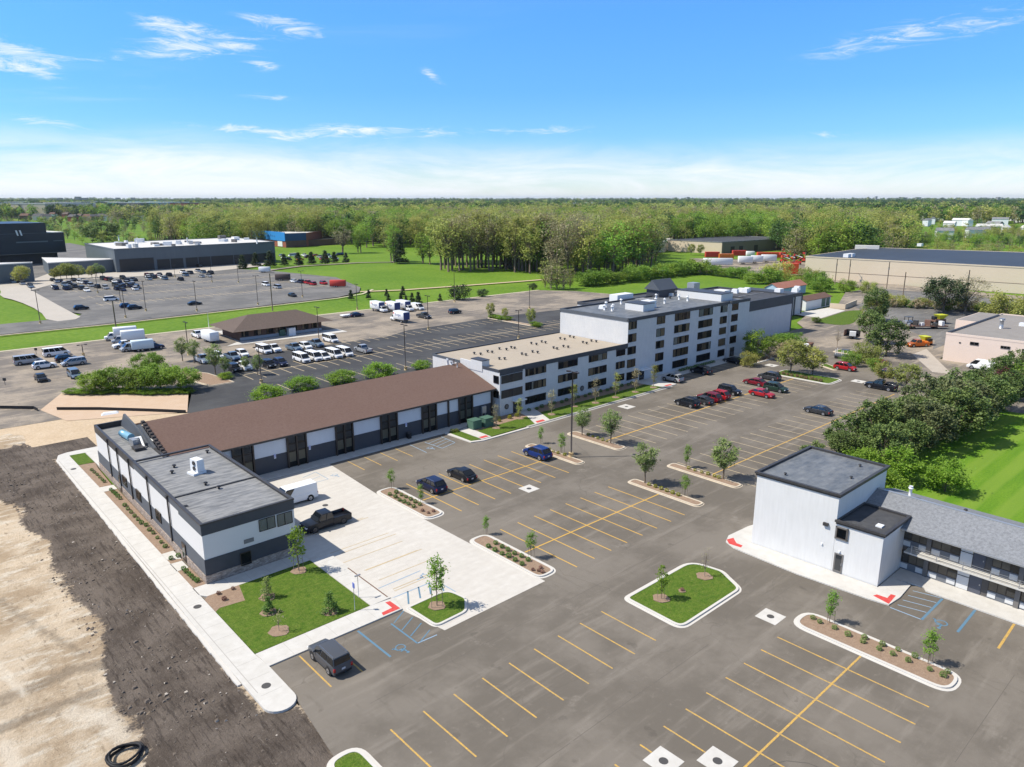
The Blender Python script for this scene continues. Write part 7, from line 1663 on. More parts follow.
# --- woodland too dense to count, as instanced points
LM_deep = leaf_mat('deep_green_leaf', (0.035, 0.085, 0.022), (0.10, 0.19, 0.05), transl=.3, var=.2)
def far_tree(seed, m, n=260, leaf=2.3, h=21, r=6.0):
    M_ = tree_meshes(h, r, 4.5, 26, n, leaf, m, 'oval', clump=3.2, limbs=5, tr=.4, seed=seed); me = M_[1]; o = bpy.data.objects.new('far_crown', me)
    bmn = bmesh.new(); bmn.from_mesh(me); bmn.from_mesh(M_[0]); 
    lay = bmn.faces.layers.float.get('tone')
    mt = bpy.data.meshes.new('far_tree'); bmn.to_mesh(mt); bmn.free(); mt.materials.append(m); mt.materials.append(M_bark)
    nf = len(me.polygons); idx = np.zeros(len(mt.polygons), dtype=np.int32); idx[nf:] = 1; mt.polygons.foreach_set('material_index', idx)
    return bpy.data.objects.new('far_tree', mt)
def scatter(name, pts, scl, src, kind_label=None):
    me = bpy.data.meshes.new(name); me.from_pydata([tuple(p) for p in pts], [], [])
    me.attributes.new('scl', 'FLOAT', 'POINT').data.foreach_set('value', list(scl))
    me.attributes.new('rotz', 'FLOAT', 'POINT').data.foreach_set('value', [random.uniform(0, 6.28) for _ in pts])
    o = mesh_obj(name, me); o['kind'] = 'stuff'
    ng = bpy.data.node_groups.new(name, 'GeometryNodeTree'); ng.interface.new_socket('Geometry', in_out='INPUT', socket_type='NodeSocketGeometry'); ng.interface.new_socket('Geometry', in_out='OUTPUT', socket_type='NodeSocketGeometry')
    N = ng.nodes; L = ng.links; gi = N.new('NodeGroupInput'); go = N.new('NodeGroupOutput'); iop = N.new('GeometryNodeInstanceOnPoints'); oi = N.new('GeometryNodeObjectInfo'); oi.inputs['Object'].default_value = src; oi.inputs['As Instance'].default_value = True
    a1 = N.new('GeometryNodeInputNamedAttribute'); a1.data_type = 'FLOAT'; a1.inputs['Name'].default_value = 'scl'; a2 = N.new('GeometryNodeInputNamedAttribute'); a2.data_type = 'FLOAT'; a2.inputs['Name'].default_value = 'rotz'
    cx_ = N.new('ShaderNodeCombineXYZ'); L.new(a2.outputs['Attribute'], cx_.inputs['Z'])
    L.new(gi.outputs[0], iop.inputs['Points']); L.new(oi.outputs['Geometry'], iop.inputs['Instance']); L.new(a1.outputs['Attribute'], iop.inputs['Scale']); L.new(cx_.outputs[0], iop.inputs['Rotation']); L.new(iop.outputs[0], go.inputs[0])
    md = o.modifiers.new('scatter', 'NODES'); md.node_group = ng; return o
def uv(px, dist):       # a place by bearing (as an image column) and ground distance
    a = AZ - math.atan((px - CX) / (F_PX / math.cos(PITCH))) ; return dist * math.cos(a), dist * math.sin(a)
rg = np.random.default_rng(3)
CLEAR = []              # keep these free of trees
def clear(x0, x1, y0, y1): CLEAR.append((x0, x1, y0, y1))
def nearfront(px):      # ground distance where dense wood starts, by image column
    tab = [(-400, 1600), (60, 1500), (110, 1250), (150, 760), (200, 560), (255, 640), (320, 650), (345, 620), (400, 520), (440, 430), (500, 400), (560, 360), (620, 350), (655, 400), (672, 620), (770, 620), (790, 540), (800, 470), (870, 470), (1024, 520), (1400, 560)]
    for (a, d0), (b_, d1) in zip(tab[:-1], tab[1:]):
        if a <= px <= b_: return d0 + (d1 - d0) * (px - a) / (b_ - a)
    return 600
pools = {k: [[], []] for k in range(5)}
def put(x, y, s, k): pools[k][0].append((x, y, -.2)); pools[k][1].append(s)
def try_ring(d0, d1, n, smin, smax, open_=0.0, pxr=(-330, 1360)):
    for _ in range(n):
        px = rg.uniform(*pxr); d = math.sqrt(rg.uniform(d0 * d0, d1 * d1))
        if d < nearfront(px): continue
        x, y = uv(px, d)
        if any(a < x < b_ and c < y < e for a, b_, c, e in CLEAR): continue
        if 915 < px < 1400 and d < 1300:
            if rg.uniform() < .25: continue
            smin_, smax_ = .32, .5
        else: smin_, smax_ = smin, smax
        nz = mnoise.noise((x * .0032, y * .0032, 2.2))
        if nz < open_ * .5 - .45: continue
        # left third is built-up land with scattered trees, right has houses
        if px < 190 and 800 < d < 1700 and mnoise.noise((x * .01, y * .01, 7)) < .22: continue
        if px > 885 and 500 < d < 1350 and mnoise.noise((x * .012, y * .012, 4)) < -.02: continue
        f = mnoise.noise((x * .007, y * .007, 9)); f2 = mnoise.noise((x * .004, y * .004, 31))
        pp = [.45, .14, .14, .22, .05] if f > .08 else ([.06, .62, .04, .10, .18] if f < -.12 else [.2, .3, .22, .16, .12])
        if d > 1500: pp = [.10, .30, .10, .08, .42] if f2 < .1 else [.3, .3, .14, .16, .10]
        if d > 3000: pp = [.04, .22, .06, .04, .64]
        k = int(rg.choice([0, 1, 2, 3, 4], p=pp))
        put(x, y, rg.uniform(smin_, smax_), k)
for _ in range(420):     # scattered olive trees between the houses on the left
    px = rg.uniform(-60, 200); d = math.sqrt(rg.uniform(620 ** 2, 1500 ** 2)); x, y = uv(px, d)
    if d < 700 and px < 60: continue
    put(x, y, rg.uniform(.3, .55), int(rg.choice([0, 2, 4, 1])))
try_ring(340, 1000, 9000, .82, 1.22); try_ring(1000, 2400, 13000, .85, 1.3, .1); try_ring(2400, 6000, 14000, 1.0, 1.5, .3); try_ring(6000, 16000, 9000, 1.2, 2.2, .3)
FT = [far_tree(300, LM_spring), far_tree(301, LM_green), far_tree(302, LM_bud, 240, 1.9), far_tree(303, LM_spring, 280, 2.0), far_tree(304, LM_deep)]
assert LM_deep
FTN = [far_tree(310, LM_spring, 1300, .85, 22, 6.2), far_tree(311, LM_green, 1300, .9, 22, 6.5), far_tree(312, LM_bud, 1100, .75, 23, 6.0), far_tree(313, LM_spring, 1000, .8, 24, 5.0), far_tree(314, LM_deep, 900, 1.1, 20, 6)]
for k in range(5):
    for near in (True, False):
        sel = [i for i, p in enumerate(pools[k][0]) if (math.hypot(p[0], p[1]) < 1000) == near]
        scatter('woodland', [pools[k][0][i] for i in sel], [pools[k][1][i] for i in sel], (FTN if near else FT)[k])
print('woodland points', sum(len(pools[k][0]) for k in pools))
# ================================================================== background buildings, poles, small things
M_tanwall = mat('tan_brick_wall', (0.60, 0.50, 0.37), 0.9, noise=[(.15, .3, (.66, .56, .43)), (.5, .25, (.52, .43, .32), (1, 1, 6))])
M_pinkwall = mat('pinkish_block_wall', (0.70, 0.57, 0.48), 0.9, noise=[(.4, .35, (.64, .52, .44)), (2, .2, (.58, .47, .4), (3, 3, .5))])
M_gravelroof = mat('grey_gravel_roof', (.24, .22, .20), .95, noise=[(.3, .5, (.31, .285, .26)), (4, .3, (.17, .16, .15))])
M_darkglass = mat('dark_glass_facade', (0.012, 0.017, 0.026), 0.35, spec=.35, noise=[(.08, .4, (.02, .028, .04))])
M_bluegreywall = mat('blue_grey_panel', (0.11, 0.13, 0.145), 0.6, noise=[(.1, .4, (.14, .16, .175)), (.6, .25, (.08, .095, .11), (1, 1, .2))])
M_whiteroof = mat('white_membrane', (0.60, 0.585, 0.55), 0.7, noise=[(.05, .4, (.6, .58, .54)), (.3, .3, (.5, .48, .45))])
M_brick = mat('red_brick', (0.30, 0.10, 0.065), 0.9, noise=[(.4, .4, (.22, .075, .05))]); M_brickdk = mat('brown_brick', (0.13, 0.075, 0.055), 0.9, noise=[(.4, .4, (.18, .11, .08))])
M_skyblue = mat('blue_panel', (0.035, 0.24, 0.60), 0.5); M_navy = mat('navy_panel', (0.025, 0.07, 0.17), 0.5)
M_shin_dk = shingle_mat('brown_grey_shingle', (0.125, 0.095, 0.08), (0.155, 0.12, 0.10), (0.085, 0.065, 0.055), 2.2)
def quadbox(p0, p1, dvec, z0, z1, mt, mb):
    P = [p0, p1, (p1[0] + dvec[0], p1[1] + dvec[1]), (p0[0] + dvec[0], p0[1] + dvec[1])]; mb.prism(P, z0, z1, mt); return P
def simple(name, label, P, h, wall, roofm, capm=None, z0=-.3, cap=.5, rz=.35, cat='building', group=None):
    t = empty(name, (0, 0, 0), 0, label, cat, group)
    m = MB(); m.prism(P, z0, h - cap, wall); m.build('wall', t)
    m = MB(); m.ring(offset(P, -.15), offset(P, .35), h - cap - .1, h, capm or wall); m.build('parapet', t)
    m = MB(); m.sheet(offset(P, .2), h - rz, roofm); m.build('roof', t)
    return t
# giant tan warehouse
a = gp(806, 256, 10.4); b1 = gp(1024, 267, 10.4); b2 = (b1[0] + (b1[0] - a[0]) * .9, b1[1] + (b1[1] - a[1]) * .9); c_ = gp(885, 247.6, 10.4); d_ = gp(856, 249, 10.4); e_ = gp(1160, 256.5, 10.4)
PT = [a, b2, e_, c_, d_]
M_roofdk = mat('dark_blue_roof', (.040, .050, .066), .6, noise=[(.02, .5, (.06, .07, .085)), (.1, .4, (.033, .04, .052), (.3, 2, 1))])
t = simple('warehouse', 'very long tan brick warehouse with a dark flat roof at the right', PT, 10.4, M_tanwall, M_roofdk, M_tanwall, cap=.4, rz=.2)
f = Fr(a, b2)
m = MB(); m.fbox(f, 0, f.len, 3.6, 3.75, 0, .06, M_brickdk); m.build('string_course', t)
for px, py in ((847, 257), (851, 256.5), (920, 246)):
    m = MB(); x, y = gp(px, py, 10.3); m.obox((x, y), 1.6, 1.2, 10.2, 11.8, 0, M_white); m.build('rooftop_unit', t)
m = MB(); x, y = gp(867, 248.5, 10.3); m.obox((x, y), 6, 2, 9.5, 12, R(-70), M_whiteroof); m.build('penthouse', t)
for k in range(26):
    s = 12 + k * 7.3; m = MB(); m.fbox(f, s - .6, s + .6, 9.2, 9.6, 0, .08, M_brickdk)
m = MB(); m.sheet([gp(700, 272), gp(806, 275), gp(870, 290), gp(1024, 300), gp(1024, 296), gp(870, 282), gp(806, 271), gp(820, 262), gp(690, 258), gp(690, 266)], -.05, M_asph_old); struct('depot_yard', m)
# mid dark-roofed building
p0 = gp(668, 250.6); p1 = gp(721.3, 253.6); p2 = gp(792, 248.4); p3 = (p0[0] + p2[0] - p1[0], p0[1] + p2[1] - p1[1])
t = simple('warehouse', 'tan warehouse, one side coloured shaded brown, with a dark roof beyond the depot trailers', [p0, p1, p2, p3], 8.0, M_tanwall, M_roofblack, M_roofgrey)
f = Fr(p1, p2); m = MB(); m.fbox(f, 0, f.len, 0, 7.4, 0, .3, mat('shaded_brown_wall', (.20, .165, .14), .9)); m.build('shaded_brown_facade', t)  # this side's shade is put into the darker slab colour
for s in (12, 22, 40):
    m = MB(); m.fbox(f, s - 2.2, s + 2.2, 0, 4.4, .3, .45, M_room); m.build('dock_door', t)
# blocks among the trees behind the wood
simple('warehouse', 'pale low building half hidden behind the wood left of the tan warehouse', [gp(632, 253), gp(664, 252), gp(672, 247), gp(640, 248)], 7, M_tanwall, M_whiteroof)
simple('warehouse', 'white low building glimpsed between the trunks of the wood', [gp(524, 258), gp(586, 257), gp(584, 253), gp(524, 254)], 6, M_white, M_whiteroof)
# pinkish building
XP = 188.8
t = empty('workshop_building', (0, 0, 0), 0, 'pinkish block workshop with a flat grey gravel roof at the right edge', 'building')
PP = [(XP, 56.1), (XP + 1.2, 12), (232, 12), (232, 56.1)]
m = MB(); m.prism(PP, -.3, 6.2, M_pinkwall); m.build('wall', t)
m = MB(); m.sheet(offset(PP, .25), 6.36, M_gravelroof); m.build('roof', t)
m = MB(); m.ring(offset(PP, -.05), offset(PP, .3), 6.1, 6.57, M_pinkwall); m.box(XP + .3, 228, 55.6, 56.0, 6.57, 6.75, M_char); m.build('parapet', t)
FP = Fr((XP, 56.1), (XP + 1.2, 12))
for y0, y1, z0, z1, n in ((50.96, 49.2, 4.35, 5.1, 2), (44.9, 43.05, 4.4, 5.05, 3), (53.2, 52.8, 4.4, 4.7, 1), (40.8, 39.4, 4.3, 4.9, 2)): window(t, FP, 56.1 - y0, 56.1 - y1, z0, z1, n, 0, M_frgrey)
m = MB(); m.fbox(FP, 12.4, 13.9, 0, 2.2, 0, .08, M_white); m.build('door', t)
m = MB(); m.prism([(213, 56.15), (232, 56.15), (232, 61.5), (213, 61.5)], -.3, 6.3, M_pinkwall); m.sheet([(213.2, 56.3), (231.8, 56.3), (231.8, 61.3), (213.2, 61.3)], 6.31, M_gravelroof); m.build('annex', t)
m = MB(); m.tube([(206, 49.5, 6.3), (206, 49.5, 8.4)], .45, M_steel, 10); m.tube([(206, 49.5, 8.4), (206, 49.5, 8.8)], .65, M_steel, 10); m.build('flue', t)
m = MB(); m.obox((214, 47), .8, .6, 6.3, 7.1, 0, M_white); m.build('rooftop_unit', t)
m = MB(); m.obox((226, 44), 2.2, 1.4, 6.3, 7.0, 0, M_white); m.build('rooftop_unit', t)
o = MB(); o.sheet([(147, 50.7), (147.2, 44.1), (152, 26), (190, 18), (190, 60), (188, 57)], -.035, M_asph_old); struct('service_drive', o)
# sheds behind the hall
def shed(label, x0, x1, y0, y1, h, hr, wallm, roofm, alongx=True, cat='shed'):
    t = empty('shed', (0, 0, 0), 0, label, cat); m = MB(); m.box(x0, x1, y0, y1, -.2, h, wallm); m.build('wall', t)
    m = MB(); yc = (y0 + y1) / 2
    for (ya, za), (yb, zb) in (((y0 - .4, h - .1), (yc, hr)), ((yc, hr), (y1 + .4, h - .1))):
        m.hexa([(x0 - .4, ya, za - .1), (x1 + .4, ya, za - .1), (x1 + .4, yb, zb - .1), (x0 - .4, yb, zb - .1)], [(x0 - .4, ya, za + .05), (x1 + .4, ya, za + .05), (x1 + .4, yb, zb + .05), (x0 - .4, yb, zb + .05)], roofm)
    m.build('roof', t)
    m = MB()
    for x in (x0 - .02, x1 - .02): m.hexa([(x, y0, h - .1), (x, y1, h - .1), (x, yc, hr)], [(x + .04, y0, h - .1), (x + .04, y1, h - .1), (x + .04, yc, hr)], wallm)
    m.build('gable', t); return t
M_reds = mat('red_brown_roof', (.34, .14, .095), .8, noise=[(.5, .4, (.42, .2, .14))]); M_palblue = mat('pale_blue_siding', (.38, .48, .60), .7)
shed('long shed with a red-brown roof and pale blue gable behind the hall', 266, 288, 139, 145, 3.2, 5.0, M_palblue, M_reds)
sh = shed('small white shed with green doors at the end of the concrete pad', 240.5, 258.9, 115.4, 121, 3.3, 4.4, M_white, M_brickdk)
fs = Fr((251.4, 115.4), (258.9, 115.4)); fx = Fr((240.4, 121), (240.4, 115.4))
m = MB(); fw = Fr((240.5, 121), (240.5, 115.4)); m.fbox(Fr((240.5, 115.4), (258.9, 115.4)), 11.5, 14.3, .1, 2.9, 0, .06, M_dkgreen); m.fbox(Fr((240.5, 115.4), (258.9, 115.4)), 15.0, 17.6, .1, 2.9, 0, .06, M_dkgreen); m.build('green_doors', sh)
m = MB(); q = [gp(830, 310), gp(845, 308.5), gp(857, 304)]; f1 = Fr(q[0], q[1]); m.fbox(Fr((252, 112.4), (252.9, 107.4)), 0, 5, 0, 1.7, -.3, 0, M_tanwall); m.fbox(Fr((252.9, 107.4), (268, 109.8)), 0, 15, 0, 1.7, -.3, 0, M_tanwall)
tag(m.build('low_wall'), 'low tan enclosure wall beside the small white shed', 'wall')
# hip-roofed office
t = empty('office_building', (0, 0, 0), 0, 'low brick office with a wide brown hip roof in the old car park', 'building')
m = MB(); m.box(75.4, 99.5, 191.2, 203.2, -.2, 3.0, M_brickdk); m.build('wall', t)
m = MB(); x0, x1, y0, y1, xa, xb, yr, ze, zr = 72.6, 102.0, 188.6, 205.6, 80.5, 94.8, 197.0, 2.9, 5.9
E0, E1, E2, E3, Ra, Rb = (x0, y0, ze), (x1, y0, ze), (x1, y1, ze), (x0, y1, ze), (xa, yr, zr), (xb, yr, zr)
for fc in ([E0, E1, Rb, Ra], [E1, E2, Rb], [E2, E3, Ra, Rb], [E3, E0, Ra], [E3, E2, E1, E0]): m.face(fc, M_shin_dk)
m.build('roof', t)
f = Fr((75.4, 191.2), (99.5, 191.2))
for s in (1.5, 5, 8.5, 12, 15.5, 19, 22): window(t, f, s - 1.0, s + 1.0, 1.0, 2.5, 2, .5)
door(t, f, 9.9, 10.9, 0, 2.2)
m = MB(); m.fbox(f, 0, 24, 0, .8, 0, .12, mat('pale_stone_base', (.36, .38, .40), .8)); m.build('stone_base', t)
for px, py, s in ((275, 335.5, 1.0), (282, 335.5, .9), (291.5, 335, 1.1)):
    m = MB(); x, y = gp(px, py); m.obox((x, y), .9 * s, .7 * s, 0, 1.9 * s, 0, M_dkgreen if px == 282 else M_white)
    tag(m.build('utility_cabinet'), {275: 'white utility cabinet at the left before the hip-roofed office', 282: 'green utility cabinet between two white ones before the hip-roofed office', 291.5: 'white utility cabinet at the right before the hip-roofed office'}[px], 'utility cabinet')
o = MB(); o.sheet([gp(216, 331), gp(232, 330), gp(252, 338), gp(236, 341.5)], 0, M_walk); o.sheet([(70, 186.5), (104, 184.5), (104, 190.5), (99.7, 190.9), (75, 190.9)], 0, M_walk); struct('sidewalk', o)
# grey warehouse with docks
p0 = gp(117, 272.5); p1 = gp(276, 261.5); v = np.array(gp(87, 242.5, 12)) - np.array(gp(116, 248, 12)); WG = [p0, p1, (p1[0] + v[0], p1[1] + v[1]), (p0[0] + v[0], p0[1] + v[1])]
t = simple('warehouse', 'long blue-grey warehouse with dock doors and a white roof beyond the far car park', WG, 12, M_bluegreywall, M_whiteroof, M_bluegreywall, cap=.6, rz=.3)
f = Fr(p0, p1); LW = f.len
for k, u in enumerate((.265, .345, .435, .515, .595, .665, .745, .82, .89, .955)):
    m = MB(); m.fbox(f, u * LW - 3.4, u * LW + 3.4, 0, 5.4, .05, .12, M_room); m.build('dock_door', t)
m = MB(); m.fbox(f, .02 * LW, .21 * LW, 0, 6.6, .05, .15, M_room); m.build('loading_bay', t)
rg2 = random.Random(4)
for k in range(24):
    u, w_ = rg2.uniform(.05, .97), rg2.uniform(.08, .9); x = p0[0] + (p1[0] - p0[0]) * u + v[0] * w_; y = p0[1] + (p1[1] - p0[1]) * u + v[1] * w_
    m = MB(); s = rg2.uniform(.8, 2.6); m.obox((x, y), s, s * .7, 11.6, 11.8 + rg2.uniform(.8, 2.2), rg2.uniform(0, 3), rg2.choice([M_white, M_steel, M_frgrey, M_white])); m.build('rooftop_unit', t)
for px in (119, 137.5, 187.5, 257): x, y = gp(px, 243 if px > 130 else 240, 12); m = MB(); m.tube([(x, y, 11.6), (x, y, 15)], .4, M_white, 8); m.build('flue', t)
# low wing with white roof before it
q0 = gp(50, 276.2); q1 = gp(117.5, 271.5); q2 = gp(116, 258.5, 6.5); q3 = gp(42, 257.5, 6.5)
t = simple('office_building', 'low slate-blue wing with a white roof before the dark glass office', [q0, q1, q2, q3], 6.6, M_bluegreywall, M_whiteroof, M_whiteroof, cap=.3, rz=.15)
f = Fr(gp(-90, 271.5), gp(68, 262.0))
# dark glass office
t = empty('office_building', (0, 0, 0), 0, 'big dark glass office building at the left edge', 'building')
n_ = f.n; dp = -45
def slabf(s0, s1, z0, z1, d0, mt, nm):
    m = MB(); m.fbox(f, s0, s1, z0, z1, dp, d0, mt); return m.build(nm, t)
L0 = f.len; u49 = L0 * (1 - (68 - 49) / 158.)
slabf(0, L0, 6.2, 17.5, 0, M_darkglass, 'lower_storeys'); slabf(0, u49, 17.5, 23.3, 0, M_darkglass, 'upper_storey'); slabf(2, L0 - 4, -.3, 6.2, -3, M_room, 'ground_storey')
m = MB(); m.fbox(f, 0, L0, 5.9, 6.2, .02, .3, M_frgrey); m.fbox(f, 0, u49, 17.4, 17.62, .02, .15, M_char2); m.fbox(f, u49, L0, 17.5, 17.8, dp, 0, M_whiteroof); m.build('trim', t)
m = MB(); a49 = L0 * (1 - (68 - 15) / 158.); m.fbox(f, a49, u49, 12.3, 13.0, .02, .12, M_bluegreywall); m.fbox(f, u49 + 3, L0 - 1, 12.6, 13.0, .02, .12, M_bluegreywall); m.build('glazing_strip', t)
m = MB(); sg = L0 * (1 - (68 - 16.5) / 158.)
for k in range(2):
    q = sg + k * 1.9; m.hexa([f(q + .35, .2, 16.4), f(q + 1.1, .2, 16.4), f(q + 1.1, .03, 16.4), f(q + .35, .03, 16.4)], [f(q - .3, .2, 19.4), f(q + .5, .2, 19.4), f(q + .5, .03, 19.4), f(q - .3, .03, 19.4)], M_white)
m.build('wall_emblem', t)
t = simple('office_building', 'low slate wing in front of the dark glass office at the left edge', [gp(-60, 288), gp(35, 281), gp(32, 262, 8.5), gp(-60, 264, 8.5)], 8.6, M_bluegreywall, M_whiteroof, M_whiteroof, cap=.35, rz=.15)
# blue and brick building
p0 = gp(250, 243.0); p1 = gp(286, 247.2); p2 = gp(306.5, 246.2); h_ = 10.4
t = simple('sports_building', 'building with a bright blue upper wall over red brick', [p0, p1, p2, (p2[0] + 30, p2[1] + 30), (p0[0] + 20, p0[1] + 40)], h_, M_brick, M_whiteroof, M_brick)
f = Fr(p0, p1); m = MB(); m.fbox(f, 0, f.len, 4.6, 11.4, .0, .5, M_skyblue); m.build('blue_fascia', t)
m = MB()
for k in range(9): m.fbox(f, f.len * (.28 + .055 * k), f.len * (.28 + .055 * k) + 1.3, 7.4, 8.3, .5, .55, M_navy)
m.build('sign_letters', t)
f = Fr(p1, p2); m = MB(); m.fbox(f, 0, f.len, 4.8, 10.6, 0, .5, M_navy); m.fbox(f, 0, f.len, 0, 4.8, 0, .45, M_brickdk); m.build('navy_fascia', t)
m = MB(); f = Fr(p0, p1); m.fbox(f, f.len * .8, f.len * .92, .2, 4.2, 0, .3, M_white); m.build('entrance', t)
simple('brick_building', 'low brown brick building right of the blue and brick one', [gp(308, 245.8), gp(343, 243.8), gp(338, 240), gp(306, 241.5)], 4.6, M_brickdk, M_roofblack)
# distant townhouses on the left
rg2 = random.Random(9)
for i in range(22):
    px = 26 + i * 6.9; py = 219.5 + rg2.uniform(-1.5, 3.0) - i * .1; x, y = gp(px, py); w_ = rg2.uniform(10, 22); an = rg2.choice([.15, -.2, .7]); wm = rg2.choice([M_brick, M_brickdk, M_tanwall, M_pinkwall, M_white])
    t = empty('townhouse', (x, y, 0), AZ - math.pi / 2 + an, f'{ORD[i]} townhouse from the left in the distant estate behind the dark office', 'house', 'distant townhouses on the left')
    m = MB(); m.box(-w_ / 2, w_ / 2, -6, 6, 0, 8, wm); m.build('wall', t)
    m = MB(); m.hexa([(-w_ / 2 - .5, -6.6, 7.8), (w_ / 2 + .5, -6.6, 7.8), (w_ / 2 + .5, 6.6, 7.8), (-w_ / 2 - .5, 6.6, 7.8)], [(-w_ / 2 + 1, -.3, 11.5), (w_ / 2 - 1, -.3, 11.5), (w_ / 2 - 1, .3, 11.5), (-w_ / 2 + 1, .3, 11.5)], rg2.choice([M_roofblack, M_shin_dk, M_brickdk])); m.build('roof', t)
for i in range(26):
    px = 893 + i * 5.6; py = rg2.choice([222, 226, 231, 235, 238]) + rg2.uniform(-1.5, 1.5)
    if px < 935: py = rg2.uniform(219, 228)
    x, y = gp(px, py); w_ = rg2.uniform(12, 26)
    t = empty('mobile_home', (x, y, 0), rg2.uniform(0, 3), f'{ORD[i]} white low house from the left among the distant trees at the right', 'house', 'white houses among the trees at the right')
    m = MB(); m.box(-w_ / 2, w_ / 2, -3.5, 3.5, 0, 8.0, M_white); m.build('wall', t)
    m = MB(); m.hexa([(-w_ / 2 - .3, -4, 7.9), (w_ / 2 + .3, -4, 7.9), (w_ / 2 + .3, 4, 7.9), (-w_ / 2 - .3, 4, 7.9)], [(-w_ / 2, -.3, 10.6), (w_ / 2, -.3, 10.6), (w_ / 2, .3, 10.6), (-w_ / 2, .3, 10.6)], rg2.choice([M_whiteroof, M_roofgrey])); m.build('roof', t)
M_farblue = glass_mat('far_blue_glass', (.06, .22, .33), .2)
x, y = uv(140, 2000); t = empty('office_block', (x, y, 0), AZ - math.pi / 2, 'long blue-glass office block far away on the left', 'building'); m = MB(); m.box(-70, 70, -15, 15, 0, 27, M_farblue); m.build('wall', t); m = MB(); m.box(-71, 71, -16, 16, 27, 28, M_white); m.build('roof', t)
for i, (px, d, w_, hh) in enumerate([(78, 5200, 60, 70), (83, 5400, 120, 48), (118, 6500, 60, 55), (133, 7000, 60, 60), (528, 9500, 80, 80), (688, 8000, 60, 85), (868, 9000, 40, 90), (876, 9000, 40, 110), (905, 8800, 90, 70), (918, 8600, 120, 75), (998, 7000, 50, 70), (60, 6200, 70, 50)]):
    x, y = uv(px, d); t = empty('tower_block', (x, y, 0), AZ, f'{ORD[i]} tiny grey block on the skyline, counted in a scattered row', 'building', 'tiny blocks on the skyline'); m = MB(); m.box(-15, 15, -w_ * .2, w_ * .2, 0, 38 + (hh - 37) * .3, M_roofgrey); m.build('wall', t)
_rr = random.Random(77)
for i in range(16):
    px = 4 + i * 12.5 + _rr.uniform(-4, 4); x, y = uv(px, _rr.uniform(1700, 3200)); w_ = _rr.uniform(30, 80)
    t = empty('distant_building', (x, y, 0), AZ - math.pi / 2 + _rr.uniform(-.3, .3), f'{ORD[i]} low flat building from the left in the far distance above the townhouses', 'building', 'far low buildings on the left')
    m = MB(); m.box(-w_ / 2, w_ / 2, -12, 12, 0, 27, _rr.choice([M_white, M_tanwall, M_bluegreywall, M_brick, M_pinkwall])); m.build('wall', t)
    m = MB(); m.box(-w_ / 2 - .5, w_ / 2 + .5, -12.5, 12.5, 27.01, 28, _rr.choice([M_white, M_roofgrey, M_whiteroof])); m.build('roof', t)
for i, (px, py, w_) in enumerate([(563, 209, 60), (585, 209.5, 30), (548, 210, 26), (600, 210.5, 40)]):
    x, y = gp(px, py); simple('warehouse', f'{ORD[i]} white flat building glimpsed over the wood in the far centre', [(x, y), (x + w_ * .7, y - w_ * .7), (x + w_ * .7 + 20, y - w_ * .7 + 20), (x + 20, y + 20)], 24, M_white, M_whiteroof, group='white buildings beyond the wood')

# ------------------------------------------------------------------ poles
M_pole = mat('bronze_pole', (.055, .045, .04), .5); M_wood = mat('weathered_wood_pole', (.13, .10, .075), .9); M_polebase = mat('pole_footing', (.55, .42, .22), .85)
def lamp_post(base, top, label, group='car park lamp posts', heads=2, foot=True, hmin=None, thick=1.0):
    x, y = gp(*base); h = hgt(base, top)
    t = empty('lamp_post', (x, y, 0), R(random.choice([0, 90])), label, 'lamp post', group)
    m = MB(); m.tube([(0, 0, .7), (0, 0, h)], [.11 * thick, .07 * thick], M_pole, 8); m.build('pole', t)
    if foot: m = MB(); m.tube([(0, 0, -.1), (0, 0, .75)], .3 * thick, M_polebase, 12); m.build('footing', t)
    for k in range(heads):
        s = 1 if k % 2 else -1; m = MB()
        m.box(min(0, s * .7), max(0, s * .7), -.04, .04, h - .12, h - .04, M_pole); m.box(s * .7 - .35 * (s < 0), s * .7 + .35 * (s > 0) , -.2, .2, h - .16, h, M_pole)
        m.box(min(s * .5, s * 1.1), max(s * .5, s * 1.1), -.2, .2, h - .14, h + .02, M_pole); m.build('lamp_head', t)
    return t
tp = lamp_post((571, 457.3), 371.5, 'tall double-headed lamp post on the island right of the blue SUV', heads=2, thick=1.25)
LP = [(40.4, 323.5, 290), (125.7, 317.8, 287.5), (146, 311, 281), (196.9, 311, 281), (97.8, 293, 267), (120.7, 302, 285), (238.6, 282.6, 260), (258, 304.7, 275.5), (302.6, 297, 270.8), (357.3, 309.4, 284), (454.6, 302, 271), (319, 341, 307), (405.6, 370, 324.5), (428.3, 329.5, 295.6), (188.8, 355, 322), (261.4, 383, 346.5), (529.5, 308.6, 284), (518.6, 338.6, 310), (662.5, 284.5, 270.5), (83.5, 356, 344.5), (212, 282, 266), (175, 277, 265)]
for i, (px, py, tpy) in enumerate(sorted(LP)):
    lamp_post((px, py), tpy, f'{ORD[i]} lamp post from the left in the back and far car parks', heads=2, thick=1.1)
def utility(base, top, label, arm=True, group='utility poles'):
    x, y = gp(*base); h = hgt(base, top); t = empty('utility_pole', (x, y, 0), R(20), label, 'utility pole', group)
    m = MB(); m.tube([(0, 0, -.1), (0, 0, h)], [.2, .14], M_wood, 8); m.build('pole', t)
    if arm:
        m = MB(); m.box(-1.3, 1.3, -.06, .06, h - .8, h - .65, M_wood); m.build('crossarm', t); m = MB(); m.tube([(.35, 0, h - 3.2), (.35, 0, h - 2.2)], .25, M_steel, 8); m.build('transformer', t)
utility((116.6, 332), 301, 'dark wooden pole on the grass behind the pale box trucks', False)
utility((272.6, 310.5), 273.5, 'tall wooden pole at the right side of the far car park', False)
